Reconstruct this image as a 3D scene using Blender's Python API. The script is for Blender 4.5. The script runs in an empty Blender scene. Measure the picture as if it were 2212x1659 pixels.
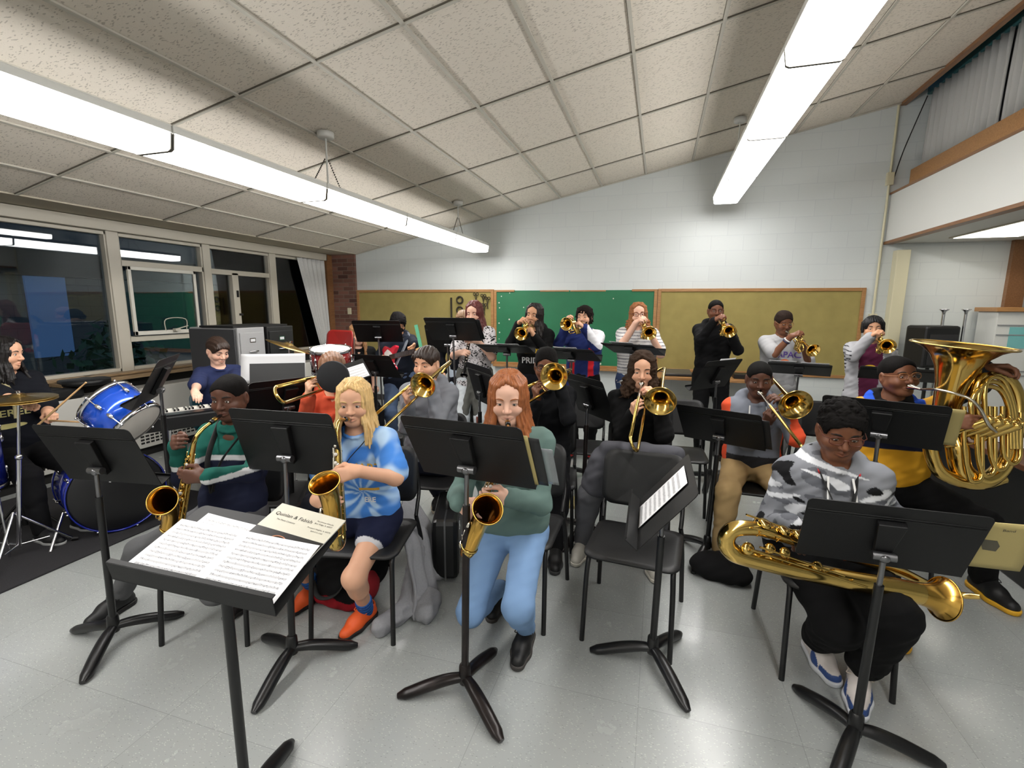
import bpy, bmesh, math, random
import numpy as np
from mathutils import Vector, Matrix, Quaternion
from mathutils.bvhtree import BVHTree

SC = bpy.context.scene
COL = SC.collection
random.seed(7)

# ------------------------------------------------------------------ camera
IMG_W, IMG_H, FPX = 2212, 1659, 1029.4
YAW, PITCH, ROLL, EYE = -0.2962, 0.1614, 0.0054, 1.65
_F = np.array([math.sin(YAW)*math.cos(PITCH), math.cos(YAW)*math.cos(PITCH), -math.sin(PITCH)])
_R0 = np.array([math.cos(YAW), -math.sin(YAW), 0.0]); _U0 = np.cross(_R0, _F)
_R = math.cos(ROLL)*_R0 + math.sin(ROLL)*_U0; _U = -math.sin(ROLL)*_R0 + math.cos(ROLL)*_U0
_C = np.array([0, 0, EYE])
cam_data = bpy.data.cameras.new('camera'); cam = bpy.data.objects.new('camera', cam_data); COL.objects.link(cam)
cam_data.sensor_fit = 'HORIZONTAL'; cam_data.sensor_width = 36.0; cam_data.lens = FPX/IMG_W*36.0
cam_data.clip_start = 0.05; cam_data.clip_end = 200
cam.matrix_world = Matrix(((_R[0], _U[0], -_F[0], 0), (_R[1], _U[1], -_F[1], 0), (_R[2], _U[2], -_F[2], EYE), (0, 0, 0, 1)))
SC.camera = cam
# ------------------------------------------------------------------ exposure, sky
SC.view_settings.view_transform = 'Standard'
SC.view_settings.look = 'None'
SC.view_settings.exposure = 1.97
SC.view_settings.gamma = 1.0
SC.view_settings.use_curve_mapping = False
SC.cycles.max_bounces = 6; SC.cycles.diffuse_bounces = 3; SC.cycles.glossy_bounces = 3; SC.cycles.use_adaptive_sampling = True; SC.cycles.adaptive_threshold = 0.05
SC.cycles.transmission_bounces = 4; SC.cycles.transparent_max_bounces = 8
SC.cycles.caustics_reflective = False; SC.cycles.caustics_refractive = False
SC.cycles.sample_clamp_indirect = 6.0
SC.cycles.use_denoising = True
LAMP_STRENGTH = 5.4
world = bpy.data.worlds.new('dusk_sky'); SC.world = world
world.use_nodes = True
world.node_tree.nodes['Background'].inputs[0].default_value = (0.05, 0.09, 0.16, 1)
world.node_tree.nodes['Background'].inputs[1].default_value = 0.30

# ------------------------------------------------------------------ placing: from a view ray to a point of the room
def ray(x, y): return _F + _R*(x-IMG_W/2)/FPX + _U*(IMG_H/2-y)/FPX
def W(x, y, t): return Vector(_C + ray(x, y)*t)                       # at depth t
def AZ(x, y, z=0.0):
    d = ray(x, y); return Vector(_C + d*((z-EYE)/d[2]))               # on the level z
def AX(x, y, X):
    d = ray(x, y); return Vector(_C + d*(X/d[0]))
def AY(x, y, Y):
    d = ray(x, y); return Vector(_C + d*(Y/d[1]))
def AIM(P, x, y, L):
    # the nearer point on the view ray at distance L from P
    d = Vector(ray(x, y)); o = Vector(_C); q = o - P
    a = d.dot(d); b = 2*d.dot(q); c = q.dot(q) - L*L
    disc = b*b - 4*a*c
    if disc < 0: return o + d*(-b/(2*a))
    return o + d*((-b - math.sqrt(disc))/(2*a))

# ------------------------------------------------------------------ materials
MATS = {}
def srgb(r, g, b):
    f = lambda c: (c/255/12.92) if c/255 <= 0.04045 else ((c/255+0.055)/1.055)**2.4
    return (f(r), f(g), f(b))
class NT:
    def __init__(s, m): s.t = m.node_tree; s.n = s.t.nodes; s.l = s.t.links
    def add(s, typ, **kw):
        n = s.n.new(typ)
        for k, v in kw.items():
            if k.startswith('i_'):
                key = k[2:]; key = int(key) if key.isdigit() else key.replace('_', ' ')
                s.setin(n, key, v)
            else: setattr(n, k, v)
        return n
    def setin(s, n, key, v):
        if hasattr(v, 'is_output'): s.l.new(v, n.inputs[key])
        else: n.inputs[key].default_value = v
    def math(s, op, a, b=0.0, c=None):
        n = s.add('ShaderNodeMath', operation=op); s.setin(n, 0, a); s.setin(n, 1, b)
        if c is not None: s.setin(n, 2, c)
        return n.outputs[0]
    def mix(s, f, a, b):
        n = s.add('ShaderNodeMix', data_type='RGBA'); s.setin(n, 0, f); s.setin(n, 6, a); s.setin(n, 7, b); return n.outputs[2]
    def ramp(s, f, a, b):
        n = s.add('ShaderNodeMapRange'); s.setin(n, 0, f); n.inputs[1].default_value = a; n.inputs[2].default_value = b; return n.outputs[0]
def rgba(c): return (c[0], c[1], c[2], 1.0)
def mat(name, color=(0.5, 0.5, 0.5), rough=0.5, metal=0.0, attr=False, noise=0.0, nscale=30.0, bump=0.0, bscale=200.0, coat=0.0, spec=0.5, emit=0.0, sheen=0.0, trans=0.0):
    if name in MATS: return MATS[name]
    m = bpy.data.materials.new(name); m.use_nodes = True; MATS[name] = m
    b = m.node_tree.nodes['Principled BSDF']
    b.inputs['Base Color'].default_value = rgba(color); b.inputs['Roughness'].default_value = rough
    b.inputs['Metallic'].default_value = metal; b.inputs['Specular IOR Level'].default_value = spec
    if coat: b.inputs['Coat Weight'].default_value = coat; b.inputs['Coat Roughness'].default_value = 0.08
    if sheen: b.inputs['Sheen Weight'].default_value = sheen
    if trans: b.inputs['Transmission Weight'].default_value = trans
    if emit: b.inputs['Emission Color'].default_value = rgba(color); b.inputs['Emission Strength'].default_value = emit
    t = NT(m); src = None
    if attr:
        a = t.add('ShaderNodeVertexColor', layer_name='Col'); src = a.outputs[0]
    if noise:
        tc = t.add('ShaderNodeTexCoord'); n = t.add('ShaderNodeTexNoise', i_Scale=nscale, i_Detail=4.0); t.l.new(tc.outputs['Object'], n.inputs['Vector'])
        f = t.ramp(n.outputs[0], 0.3, 0.7)
        base = src if src is not None else rgba(color)
        hs = t.add('ShaderNodeHueSaturation'); t.setin(hs, 'Color', base)
        v = t.math('MULTIPLY_ADD', f, 2*noise, 1-noise); t.l.new(v, hs.inputs['Value']); src = hs.outputs[0]
    if src is not None: t.l.new(src, b.inputs['Base Color'])
    if bump:
        tc = t.add('ShaderNodeTexCoord'); n = t.add('ShaderNodeTexNoise', i_Scale=bscale, i_Detail=3.0); t.l.new(tc.outputs['Object'], n.inputs['Vector'])
        bp = t.add('ShaderNodeBump', i_Strength=bump, i_Distance=0.004); t.l.new(n.outputs[0], bp.inputs['Height']); t.l.new(bp.outputs[0], b.inputs['Normal'])
    return m

# ------------------------------------------------------------------ mesh building
def frame_from(d, up=(0, 0, 1)):
    d = Vector(d).normalized(); up = Vector(up)
    if abs(d.dot(up.normalized())) > 0.985: up = Vector((0, 1, 0)) if abs(d.y) < 0.9 else Vector((1, 0, 0))
    x = up.cross(d).normalized(); y = d.cross(x).normalized()
    return x, y, d
class MB:
    def __init__(s): s.v = []; s.f = []; s.m = []; s.sm = []
    def _add(s, vs, fs, mi=0, smooth=False):
        o = len(s.v); s.v += [tuple(p) for p in vs]
        for f in fs: s.f.append(tuple(i+o for i in f)); s.m.append(mi); s.sm.append(smooth)
        return s
    def box(s, c, size, R=None, mi=0):
        hx, hy, hz = size[0]/2, size[1]/2, size[2]/2
        vs = [Vector((x, y, z)) for x in (-hx, hx) for y in (-hy, hy) for z in (-hz, hz)]
        if R is not None: vs = [R @ p for p in vs]
        c = Vector(c); vs = [p+c for p in vs]
        return s._add(vs, [(0, 1, 3, 2), (4, 6, 7, 5), (0, 4, 5, 1), (2, 3, 7, 6), (0, 2, 6, 4), (1, 5, 7, 3)], mi)
    def box2(s, a, b, mi=0):
        return s.box([(a[i]+b[i])/2 for i in range(3)], [abs(b[i]-a[i]) for i in range(3)], None, mi)
    def quad(s, a, b, c, d, mi=0): return s._add([a, b, c, d], [(0, 1, 2, 3)], mi)
    def sweep(s, pts, rad, n=12, mi=0, caps=True, closed=False, up=None, flat=None):
        P = [Vector(p) for p in pts]; N = len(P)
        rads = rad if hasattr(rad, '__len__') else [rad]*N
        T = []
        for i in range(N):
            if closed: t = P[(i+1) % N]-P[i-1]
            else: t = P[min(i+1, N-1)]-P[max(i-1, 0)]
            if t.length < 1e-9: t = T[-1] if T else Vector((0, 0, 1))
            T.append(t.normalized())
        x, y, _ = frame_from(T[0], up if up is not None else (0, 0, 1))
        vs = []
        for i in range(N):
            if i:
                q = T[i-1].rotation_difference(T[i]); x = q @ x
            x = (x - T[i]*x.dot(T[i])).normalized(); y = T[i].cross(x)
            r = rads[i]
            for k in range(n):
                a = 2*math.pi*k/n
                fy = r*(flat if flat else 1.0)
                vs.append(P[i] + x*(r*math.cos(a)) + y*(fy*math.sin(a)))
        fs = []
        for i in range(N if closed else N-1):
            j = (i+1) % N
            for k in range(n):
                k2 = (k+1) % n; fs.append((i*n+k, i*n+k2, j*n+k2, j*n+k))
        s._add(vs, fs, mi, True)
        if caps and not closed:
            s._add(vs[:n], [tuple(range(n-1, -1, -1))], mi); s._add(vs[-n:], [tuple(range(n))], mi)
        return s
    def cyl(s, a, b, r, r2=None, n=16, mi=0, caps=True): return s.sweep([a, b], [r, r if r2 is None else r2], n, mi, caps)
    def lathe(s, prof, o=(0, 0, 0), axis=(0, 0, 1), n=32, mi=0, smooth=True, caps=False):
        x, y, d = frame_from(axis); o = Vector(o); vs = []
        for (r, h) in prof:
            for k in range(n):
                a = 2*math.pi*k/n; vs.append(o + d*h + x*(r*math.cos(a)) + y*(r*math.sin(a)))
        fs = []
        for i in range(len(prof)-1):
            for k in range(n):
                k2 = (k+1) % n; fs.append((i*n+k, i*n+k2, (i+1)*n+k2, (i+1)*n+k))
        s._add(vs, fs, mi, smooth)
        if caps: s._add(vs[:n], [tuple(range(n-1, -1, -1))], mi); s._add(vs[-n:], [tuple(range(n))], mi)
        return s
    def ball(s, c, r, n=12, mi=0, sq=(1, 1, 1)):
        prof = [(max(1e-4, math.sin(math.pi*i/n)), -math.cos(math.pi*i/n)) for i in range(n+1)]
        b = MB().lathe(prof, n=2*n); c = Vector(c)
        vs = [Vector((p[0]*r*sq[0], p[1]*r*sq[1], p[2]*r*sq[2]))+c for p in b.v]
        return s._add(vs, b.f, mi, True)
    def prism(s, poly, ax, ay, az, o, th, mi=0):
        # polygon in the (ax, ay) plane at o, thickness th along az (centred)
        ax, ay, az, o = Vector(ax), Vector(ay), Vector(az), Vector(o); n = len(poly)
        v1 = [o+ax*p[0]+ay*p[1]-az*(th/2) for p in poly]; v2 = [q+az*th for q in v1]
        fs = [tuple(range(n-1, -1, -1)), tuple(range(n, 2*n))] + [(i, (i+1) % n, n+(i+1) % n, n+i) for i in range(n)]
        return s._add(v1+v2, fs, mi)
    def xform(s, M):
        s.v = [tuple(M @ Vector(p)) for p in s.v]; return s
    def mesh(s, name, mats):
        me = bpy.data.meshes.new(name); me.from_pydata(s.v, [], s.f); me.update()
        for m in (mats if isinstance(mats, (list, tuple)) else [mats]): me.materials.append(m)
        me.polygons.foreach_set('material_index', s.m); me.polygons.foreach_set('use_smooth', s.sm)
        bm = bmesh.new(); bm.from_mesh(me); bmesh.ops.recalc_face_normals(bm, faces=bm.faces[:]); bm.to_mesh(me); bm.free()
        return me
def rrect(w, h, r, n=5):
    p = []
    for cx, cy, a0 in ((w/2-r, h/2-r, 0), (-w/2+r, h/2-r, 90), (-w/2+r, -h/2+r, 180), (w/2-r, -h/2+r, 270)):
        for i in range(n+1):
            a = math.radians(a0+90*i/n); p.append((cx+r*math.cos(a), cy+r*math.sin(a)))
    return p
def bez(pts, n=24):
    # Catmull-Rom through the points
    P = [Vector(p) for p in pts]; out = []
    P = [P[0]*2-P[1]] + P + [P[-1]*2-P[-2]]
    segs = len(P)-3
    for i in range(segs):
        a, b, c, d = P[i:i+4]
        for k in range(n//segs + 1):
            t = k/(n//segs+1)
            out.append(0.5*((2*b)+(c-a)*t+(2*a-5*b+4*c-d)*t*t+(3*b-a-3*c+d)*t**3))
    out.append(P[-2].copy()); return out
def lerp_list(a, b, n): return [a+(b-a)*i/(n-1) for i in range(n)]

# ------------------------------------------------------------------ objects
def thing(name, label, cat, loc=(0, 0, 0), rz=0.0, group=None):
    o = bpy.data.objects.new(name, None); COL.objects.link(o); o.empty_display_size = 0.05
    o.location = loc; o.rotation_euler = (0, 0, rz)
    o['label'] = label; o['category'] = cat
    if group: o['group'] = group
    return o
def tag(o, label, cat, group=None):
    o['label'] = label; o['category'] = cat
    if group: o['group'] = group
    return o
def link(name, me, parent=None, label=None, world_space=False, bevel=0.0, segs=2):
    o = bpy.data.objects.new(name, me); COL.objects.link(o)
    if parent is not None:
        o.parent = parent
        if world_space: o.matrix_parent_inverse = mw(parent).inverted()
    if label: o['label'] = label
    if bevel:
        b = o.modifiers.new('bevel', 'BEVEL'); b.width = bevel; b.segments = segs; b.limit_method = 'ANGLE'; b.angle_limit = math.radians(40)
    return o
def mw(o):
    M = Matrix.LocRotScale(o.location, o.rotation_euler, o.scale)
    if o.parent: M = mw(o.parent) @ o.matrix_parent_inverse @ M
    return M
def obj(name, mb, mats, parent=None, label=None, bevel=0.0, world_space=False, segs=2):
    return link(name, mb.mesh(name, mats), parent, label, world_space, bevel, segs)
def struct(name, mb, mats, parent=None, bevel=0.0):
    o = obj(name, mb, mats, parent, None, bevel)
    if parent is None: o['kind'] = 'structure'
    return o
def copy_tree(o, parent=None):
    c = o.copy(); COL.objects.link(c)
    if parent is not None:
        c.parent = parent; c.matrix_parent_inverse = o.matrix_parent_inverse.copy()
    for ch in list(o.children): copy_tree(ch, c)
    return c

# ------------------------------------------------------------------ lettering
_text_cache = {}
def text_mb(body, size=1.0, shear=0.0, spacing=1.0, bold=0.0, align='CENTER'):
    cu = bpy.data.curves.new('lettering', 'FONT'); cu.body = body; cu.size = size; cu.align_x = align; cu.align_y = 'CENTER'
    cu.shear = shear; cu.space_character = spacing; cu.offset = bold; cu.resolution_u = 3; cu.extrude = 0.0
    o = bpy.data.objects.new('lettering', cu); COL.objects.link(o)
    dg = bpy.context.evaluated_depsgraph_get(); dg.update()
    me = o.evaluated_get(dg).to_mesh()
    bm = bmesh.new(); bm.from_mesh(me); bmesh.ops.triangulate(bm, faces=bm.faces[:])
    for _ in range(2):
        long = [e for e in bm.edges if e.calc_length() > size*0.12]
        if long: bmesh.ops.subdivide_edges(bm, edges=long, cuts=1); bmesh.ops.triangulate(bm, faces=bm.faces[:])
    bm.verts.index_update()
    vs = [v.co.copy() for v in bm.verts]; fs = [[v.index for v in f.verts] for f in bm.faces]; bm.free()
    o.evaluated_get(dg).to_mesh_clear(); bpy.data.objects.remove(o); bpy.data.curves.remove(cu)
    return vs, fs
def flat_text(mb, body, o, ax, ay, size, mi=0, **kw):
    vs, fs = text_mb(body, size, **kw); o, ax, ay = Vector(o), Vector(ax).normalized(), Vector(ay).normalized()
    mb._add([o+ax*v.x+ay*v.y for v in vs], fs, mi); return mb
# =================================================================== THE ROOM
XW, YW = -5.6, 7.29
CX0, CZ0, CS = -0.2786, 3.482, math.tan(0.2003)
def ceil_z(x): return CZ0 + CS*(x-CX0)
# ---- setting materials
def m_floor():
    m = mat('vinyl_floor', srgb(150, 154, 152), rough=0.22, spec=0.5); t = NT(m); b = t.n['Principled BSDF']
    tc = t.add('ShaderNodeTexCoord')
    br = t.add('ShaderNodeTexBrick', offset=0.0, i_Scale=1.0, i_Mortar_Size=0.0012, i_Mortar_Smooth=0.3, i_Brick_Width=0.61, i_Row_Height=0.61)
    br.inputs['Color1'].default_value = rgba(srgb(160, 163, 161)); br.inputs['Color2'].default_value = rgba(srgb(154, 157, 155)); br.inputs['Mortar'].default_value = rgba(srgb(134, 137, 135))
    t.l.new(tc.outputs['Object'], br.inputs['Vector'])
    n1 = t.add('ShaderNodeTexVoronoi', i_Scale=95.0, feature='F1'); mp = t.add('ShaderNodeMapping'); mp.inputs['Scale'].default_value = (1, 2.2, 1); mp.inputs['Rotation'].default_value = (0, 0, 0.6)
    t.l.new(tc.outputs['Object'], mp.inputs[0]); t.l.new(mp.outputs[0], n1.inputs['Vector'])
    sep = t.add('ShaderNodeSeparateColor'); t.l.new(n1.outputs['Color'], sep.inputs[0])
    near = t.math('LESS_THAN', n1.outputs['Distance'], 0.34)
    lightf = t.math('MULTIPLY', t.math('GREATER_THAN', sep.outputs[0], 0.80), near)
    darkf = t.math('MULTIPLY', t.math('LESS_THAN', sep.outputs[0], 0.09), near)
    c = t.mix(t.math('MULTIPLY', lightf, 0.6), br.outputs[0], rgba(srgb(192, 193, 187)))
    c = t.mix(t.math('MULTIPLY', darkf, 0.5), c, rgba(srgb(118, 122, 120)))
    nz = t.add('ShaderNodeTexNoise', i_Scale=1.6, i_Detail=6.0); t.l.new(tc.outputs['Object'], nz.inputs['Vector'])
    hs = t.add('ShaderNodeHueSaturation'); t.l.new(c, hs.inputs['Color']); t.l.new(t.math('MULTIPLY_ADD', nz.outputs[0], 0.16, 0.92), hs.inputs['Value'])
    t.l.new(hs.outputs[0], b.inputs['Base Color'])
    n2 = t.add('ShaderNodeTexNoise', i_Scale=4.0, i_Detail=8.0); t.l.new(tc.outputs['Object'], n2.inputs['Vector'])
    t.l.new(t.math('MULTIPLY_ADD', n2.outputs[0], 0.26, 0.10), b.inputs['Roughness'])
    n3 = t.add('ShaderNodeTexNoise', i_Scale=9.0, i_Detail=2.0); t.l.new(tc.outputs['Object'], n3.inputs['Vector'])
    bp = t.add('ShaderNodeBump', i_Strength=0.12, i_Distance=0.006); t.l.new(n3.outputs[0], bp.inputs['Height']); t.l.new(bp.outputs[0], b.inputs['Normal'])
    return m
def m_block(name, col, mort):
    m = mat(name, col, rough=0.45); t = NT(m); b = t.n['Principled BSDF']
    tc = t.add('ShaderNodeTexCoord'); sx = t.add('ShaderNodeSeparateXYZ'); t.l.new(tc.outputs['Object'], sx.inputs[0])
    cx = t.add('ShaderNodeCombineXYZ'); t.l.new(t.math('ADD', sx.outputs[0], sx.outputs[1]), cx.inputs[0]); t.l.new(t.math('ADD', sx.outputs[2], 0.02), cx.inputs[1])
    br = t.add('ShaderNodeTexBrick', offset=0.5, i_Scale=1.0, i_Mortar_Size=0.004, i_Mortar_Smooth=0.5, i_Brick_Width=0.406, i_Row_Height=0.203, i_Bias=-0.2)
    br.inputs['Color1'].default_value = rgba(col); br.inputs['Color2'].default_value = rgba([c*0.97 for c in col]); br.inputs['Mortar'].default_value = rgba(mort)
    t.l.new(cx.outputs[0], br.inputs['Vector']); t.l.new(br.outputs[0], b.inputs['Base Color'])
    bp = t.add('ShaderNodeBump', i_Strength=0.22, i_Distance=0.004, invert=True); t.l.new(br.outputs[1], bp.inputs['Height'])
    n = t.add('ShaderNodeTexNoise', i_Scale=120.0); t.l.new(tc.outputs['Object'], n.inputs['Vector'])
    b2 = t.add('ShaderNodeBump', i_Strength=0.12, i_Distance=0.002); t.l.new(n.outputs[0], b2.inputs['Height']); t.l.new(bp.outputs[0], b2.inputs['Normal'])
    t.l.new(b2.outputs[0], b.inputs['Normal']); return m
def m_brick():
    m = mat('red_brick', srgb(110, 75, 62), rough=0.8); t = NT(m); b = t.n['Principled BSDF']
    tc = t.add('ShaderNodeTexCoord'); sx = t.add('ShaderNodeSeparateXYZ'); t.l.new(tc.outputs['Object'], sx.inputs[0])
    cx = t.add('ShaderNodeCombineXYZ'); t.l.new(t.math('ADD', sx.outputs[0], sx.outputs[1]), cx.inputs[0]); t.l.new(sx.outputs[2], cx.inputs[1])
    br = t.add('ShaderNodeTexBrick', offset=0.5, i_Scale=1.0, i_Mortar_Size=0.006, i_Mortar_Smooth=0.2, i_Brick_Width=0.205, i_Row_Height=0.068)
    br.inputs['Color1'].default_value = rgba(srgb(132, 92, 78)); br.inputs['Color2'].default_value = rgba(srgb(78, 50, 44)); br.inputs['Mortar'].default_value = rgba(srgb(118, 100, 88))
    t.l.new(cx.outputs[0], br.inputs['Vector']); t.l.new(br.outputs[0], b.inputs['Base Color'])
    bp = t.add('ShaderNodeBump', i_Strength=0.6, i_Distance=0.006, invert=True); t.l.new(br.outputs[1], bp.inputs['Height']); t.l.new(bp.outputs[0], b.inputs['Normal']); return m
def m_tile():
    m = mat('ceiling_tile', srgb(205, 198, 184), rough=0.9, spec=0.1); t = NT(m); b = t.n['Principled BSDF']
    tc = t.add('ShaderNodeTexCoord')
    fs = []
    for rot, seed in ((0.5, 0.0), (2.0, 7.0), (-0.6, 13.0)):
        mp = t.add('ShaderNodeMapping'); mp.inputs['Rotation'].default_value = (0, 0, rot); mp.inputs['Location'].default_value = (seed, seed, 0); mp.inputs['Scale'].default_value = (1, 2.8, 1)
        wv = t.add('ShaderNodeTexNoise', i_Scale=18.0, i_Detail=1.0); t.l.new(tc.outputs['Object'], wv.inputs['Vector'])
        ad = t.add('ShaderNodeVectorMath', operation='MULTIPLY_ADD'); t.l.new(wv.outputs['Color'], ad.inputs[0]); ad.inputs[1].default_value = (0.04, 0.04, 0.0); t.l.new(tc.outputs['Object'], ad.inputs[2])
        t.l.new(ad.outputs[0], mp.inputs[0])
        v = t.add('ShaderNodeTexVoronoi', i_Scale=26.0, feature='F1'); t.l.new(mp.outputs[0], v.inputs['Vector'])
        sp = t.add('ShaderNodeSeparateColor'); t.l.new(v.outputs['Color'], sp.inputs[0])
        fs.append(t.math('MULTIPLY', t.math('LESS_THAN', v.outputs['Distance'], 0.24), t.math('GREATER_THAN', sp.outputs[0], 0.45)))
    f = t.math('MAXIMUM', t.math('MAXIMUM', fs[0], fs[1]), fs[2])
    pin = t.add('ShaderNodeTexNoise', i_Scale=160.0, i_Detail=2.0); t.l.new(tc.outputs['Object'], pin.inputs['Vector'])
    pf = t.ramp(pin.outputs[0], 0.58, 0.72)
    c = t.mix(t.math('MULTIPLY', pf, 0.18), rgba(srgb(226, 218, 205)), rgba(srgb(150, 142, 128)))
    c = t.mix(t.math('MULTIPLY', f, 0.42), c, rgba(srgb(120, 112, 98)))
    t.l.new(c, b.inputs['Base Color'])
    bp = t.add('ShaderNodeBump', i_Strength=0.25, i_Distance=0.003, invert=True); t.l.new(f, bp.inputs['Height']); t.l.new(bp.outputs[0], b.inputs['Normal']); return m
def m_wood(name, c1, c2, scale=8.0, axis=(1, 12, 12), rough=0.4):
    m = mat(name, c1, rough=rough); t = NT(m); b = t.n['Principled BSDF']
    tc = t.add('ShaderNodeTexCoord'); mp = t.add('ShaderNodeMapping'); mp.inputs['Scale'].default_value = axis; t.l.new(tc.outputs['Object'], mp.inputs[0])
    n = t.add('ShaderNodeTexNoise', i_Scale=scale, i_Detail=6.0, i_Distortion=0.6); t.l.new(mp.outputs[0], n.inputs['Vector'])
    t.l.new(t.mix(t.ramp(n.outputs[0], 0.3, 0.7), rgba(c1), rgba(c2)), b.inputs['Base Color']); return m
def m_glass():
    m = bpy.data.materials.new('window_glass'); m.use_nodes = True; t = NT(m); t.n.remove(t.n['Principled BSDF'])
    fr = t.add('ShaderNodeFresnel', i_IOR=1.5); tr = t.add('ShaderNodeBsdfTransparent'); tr.inputs[0].default_value = (0.80, 0.85, 0.86, 1)
    gl = t.add('ShaderNodeBsdfGlossy'); gl.inputs['Roughness'].default_value = 0.0
    mx = t.add('ShaderNodeMixShader'); f2 = t.math('MULTIPLY', fr.outputs[0], 1.0); f2 = t.math('MINIMUM', f2, 1.0)
    t.l.new(f2, mx.inputs[0]); t.l.new(tr.outputs[0], mx.inputs[1]); t.l.new(gl.outputs[0], mx.inputs[2])
    t.l.new(mx.outputs[0], t.n['Material Output'].inputs[0]); return m
M_FLOOR = m_floor(); M_TILE = m_tile(); M_GLASS = m_glass()
M_BLOCK = m_block('painted_block', srgb(208, 213, 212), srgb(198, 203, 204)); M_BRICK = m_brick()
M_WHITE = mat('white_paint', srgb(212, 213, 209), rough=0.5)
M_TBAR = mat('ceiling_bar', srgb(190, 186, 174), rough=0.5); M_BARSHADE = mat('ceiling_bar_shade', srgb(95, 90, 80), rough=0.9)  # last one: shadow beside the bars, put into the colour
M_OAK = m_wood('oak_trim', srgb(176, 132, 84), srgb(150, 106, 62)); M_OAKV = m_wood('oak_trim_upright', srgb(170, 126, 80), srgb(146, 102, 60), axis=(12, 12, 1))
M_BROWN = m_wood('brown_trim', srgb(140, 100, 66), srgb(116, 80, 50), axis=(12, 1, 12))
M_ALU = mat('window_frame_paint', srgb(186, 180, 166), rough=0.4); M_BEIGE = mat('beige_plaster', srgb(186, 178, 160), rough=0.8)
M_CORK = mat('olive_pinboard', srgb(152, 138, 82), rough=0.95, noise=0.07, nscale=7.0, bump=0.15, bscale=400)
M_GREEN = mat('green_chalkboard', srgb(28, 108, 70), rough=0.55, noise=0.10, nscale=2.2)
M_HEAT = mat('heater_enamel', srgb(205, 203, 196), rough=0.35); M_BLACK = mat('black_plastic', srgb(13, 13, 14), rough=0.5)
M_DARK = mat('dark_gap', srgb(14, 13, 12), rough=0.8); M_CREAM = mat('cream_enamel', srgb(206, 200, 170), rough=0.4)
M_TEAL = mat('teal_paint', srgb(48, 92, 96), rough=0.6); M_GREY = mat('grey_paint', srgb(140, 142, 144), rough=0.6)

# ---- floor, ceiling, walls
struct('floor', MB().box2((-5.9, -3.2, -0.1), (6.2, 7.6, 0)), M_FLOOR)
mb = MB()                                                     # ceiling: sloping slab, tile bars
x0, x1 = -5.03, 2.68
def cq(xa, xb, ya, yb, off, mi):
    mb.quad((xa, ya, ceil_z(xa)+off), (xb, ya, ceil_z(xb)+off), (xb, yb, ceil_z(xb)+off), (xa, yb, ceil_z(xa)+off), mi)
cq(x0, x1, -3.2, YW+.05, 0.012, 0); cq(x0, x1, -3.2, YW+.05, 0.14, 0)
RC = Matrix.Rotation(-0.2003, 3, 'Y')
for c in range(-8, 6):
    x = CX0 + 0.6168*math.cos(0.2003)*c
    if not (x0+0.05 < x < x1-0.05): continue
    mb.box((x, (YW-3.2)/2, ceil_z(x)+0.004), (0.024, YW+3.2, 0.012), RC, 1)
    mb.box((x-0.014, (YW-3.2)/2, ceil_z(x)+0.0105), (0.005, YW+3.2, 0.004), RC, 2)  # dark strip on one side only: the bar's painted shadow
L = (x1-x0)/math.cos(0.2003); xm = (x0+x1)/2
for j in range(-4, 4):
    y = 2.702 + 1.219*j
    mb.box((xm, y, ceil_z(xm)+0.004), (L, 0.018, 0.012), RC, 1)
    mb.box((xm, y-0.012, ceil_z(xm)+0.009), (L, 0.009, 0.008), RC, 2)  # painted shadow along the near side of the cross bar
mb.box((xm, YW-0.01, ceil_z(xm)+0.002), (L, 0.02, 0.014), RC, 1)
struct('ceiling', mb, [M_TILE, M_TBAR, M_BARSHADE])
mb = MB(); mb._add([(-5.05, YW, 0), (6.2, YW, 0), (6.2, YW, ceil_z(6.2)+.1), (-5.05, YW, ceil_z(-5.05)+.1), (-5.05, YW+.2, 0), (6.2, YW+.2, 0), (6.2, YW+.2, ceil_z(6.2)+.1), (-5.05, YW+.2, ceil_z(-5.05)+.1)],
    [(0, 1, 2, 3), (7, 6, 5, 4), (0, 4, 5, 1), (1, 5, 6, 2), (2, 6, 7, 3), (3, 7, 4, 0)])
struct('wall_back', mb, M_BLOCK)
struct('wall_back_pier', MB().box2((-5.9, YW-0.05, 0), (-5.05, YW+0.2, 2.56)), M_BRICK)
struct('wall_front', MB().box2((-5.9, -3.4, 0), (6.2, -3.2, 5)), M_WHITE)
struct('wall_right', MB().box2((6.0, -3.2, 0), (6.2, YW, 3)), M_BLOCK)
mb = MB(); mb.box2((XW-0.15, -3.2, 0), (XW+0.02, YW, 0.80)); mb.box2((XW-0.15, -3.2, 2.40), (XW, YW, 2.6)); mb.box2((XW-0.15, -3.2, 0.8), (XW, -0.6, 2.4))
struct('wall_left', mb, M_BEIGE)
struct('trim_1', MB().box2((-5.66, -3.2, ceil_z(-5.03)), (-5.03, YW, ceil_z(-5.03)+0.12)), M_BEIGE)              # plaster strip over the windows
struct('trim_2', MB().box2((-5.60, -3.2, 2.405), (-5.50, 7.12, 2.512)), M_ALU, bevel=0.004)                       # blind box
struct('trim_3', MB().box2((-5.62, 7.10, 0.0), (-5.50, 7.24, 2.51)), M_BROWN)                                    # wooden jamb by the brick pier
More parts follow.
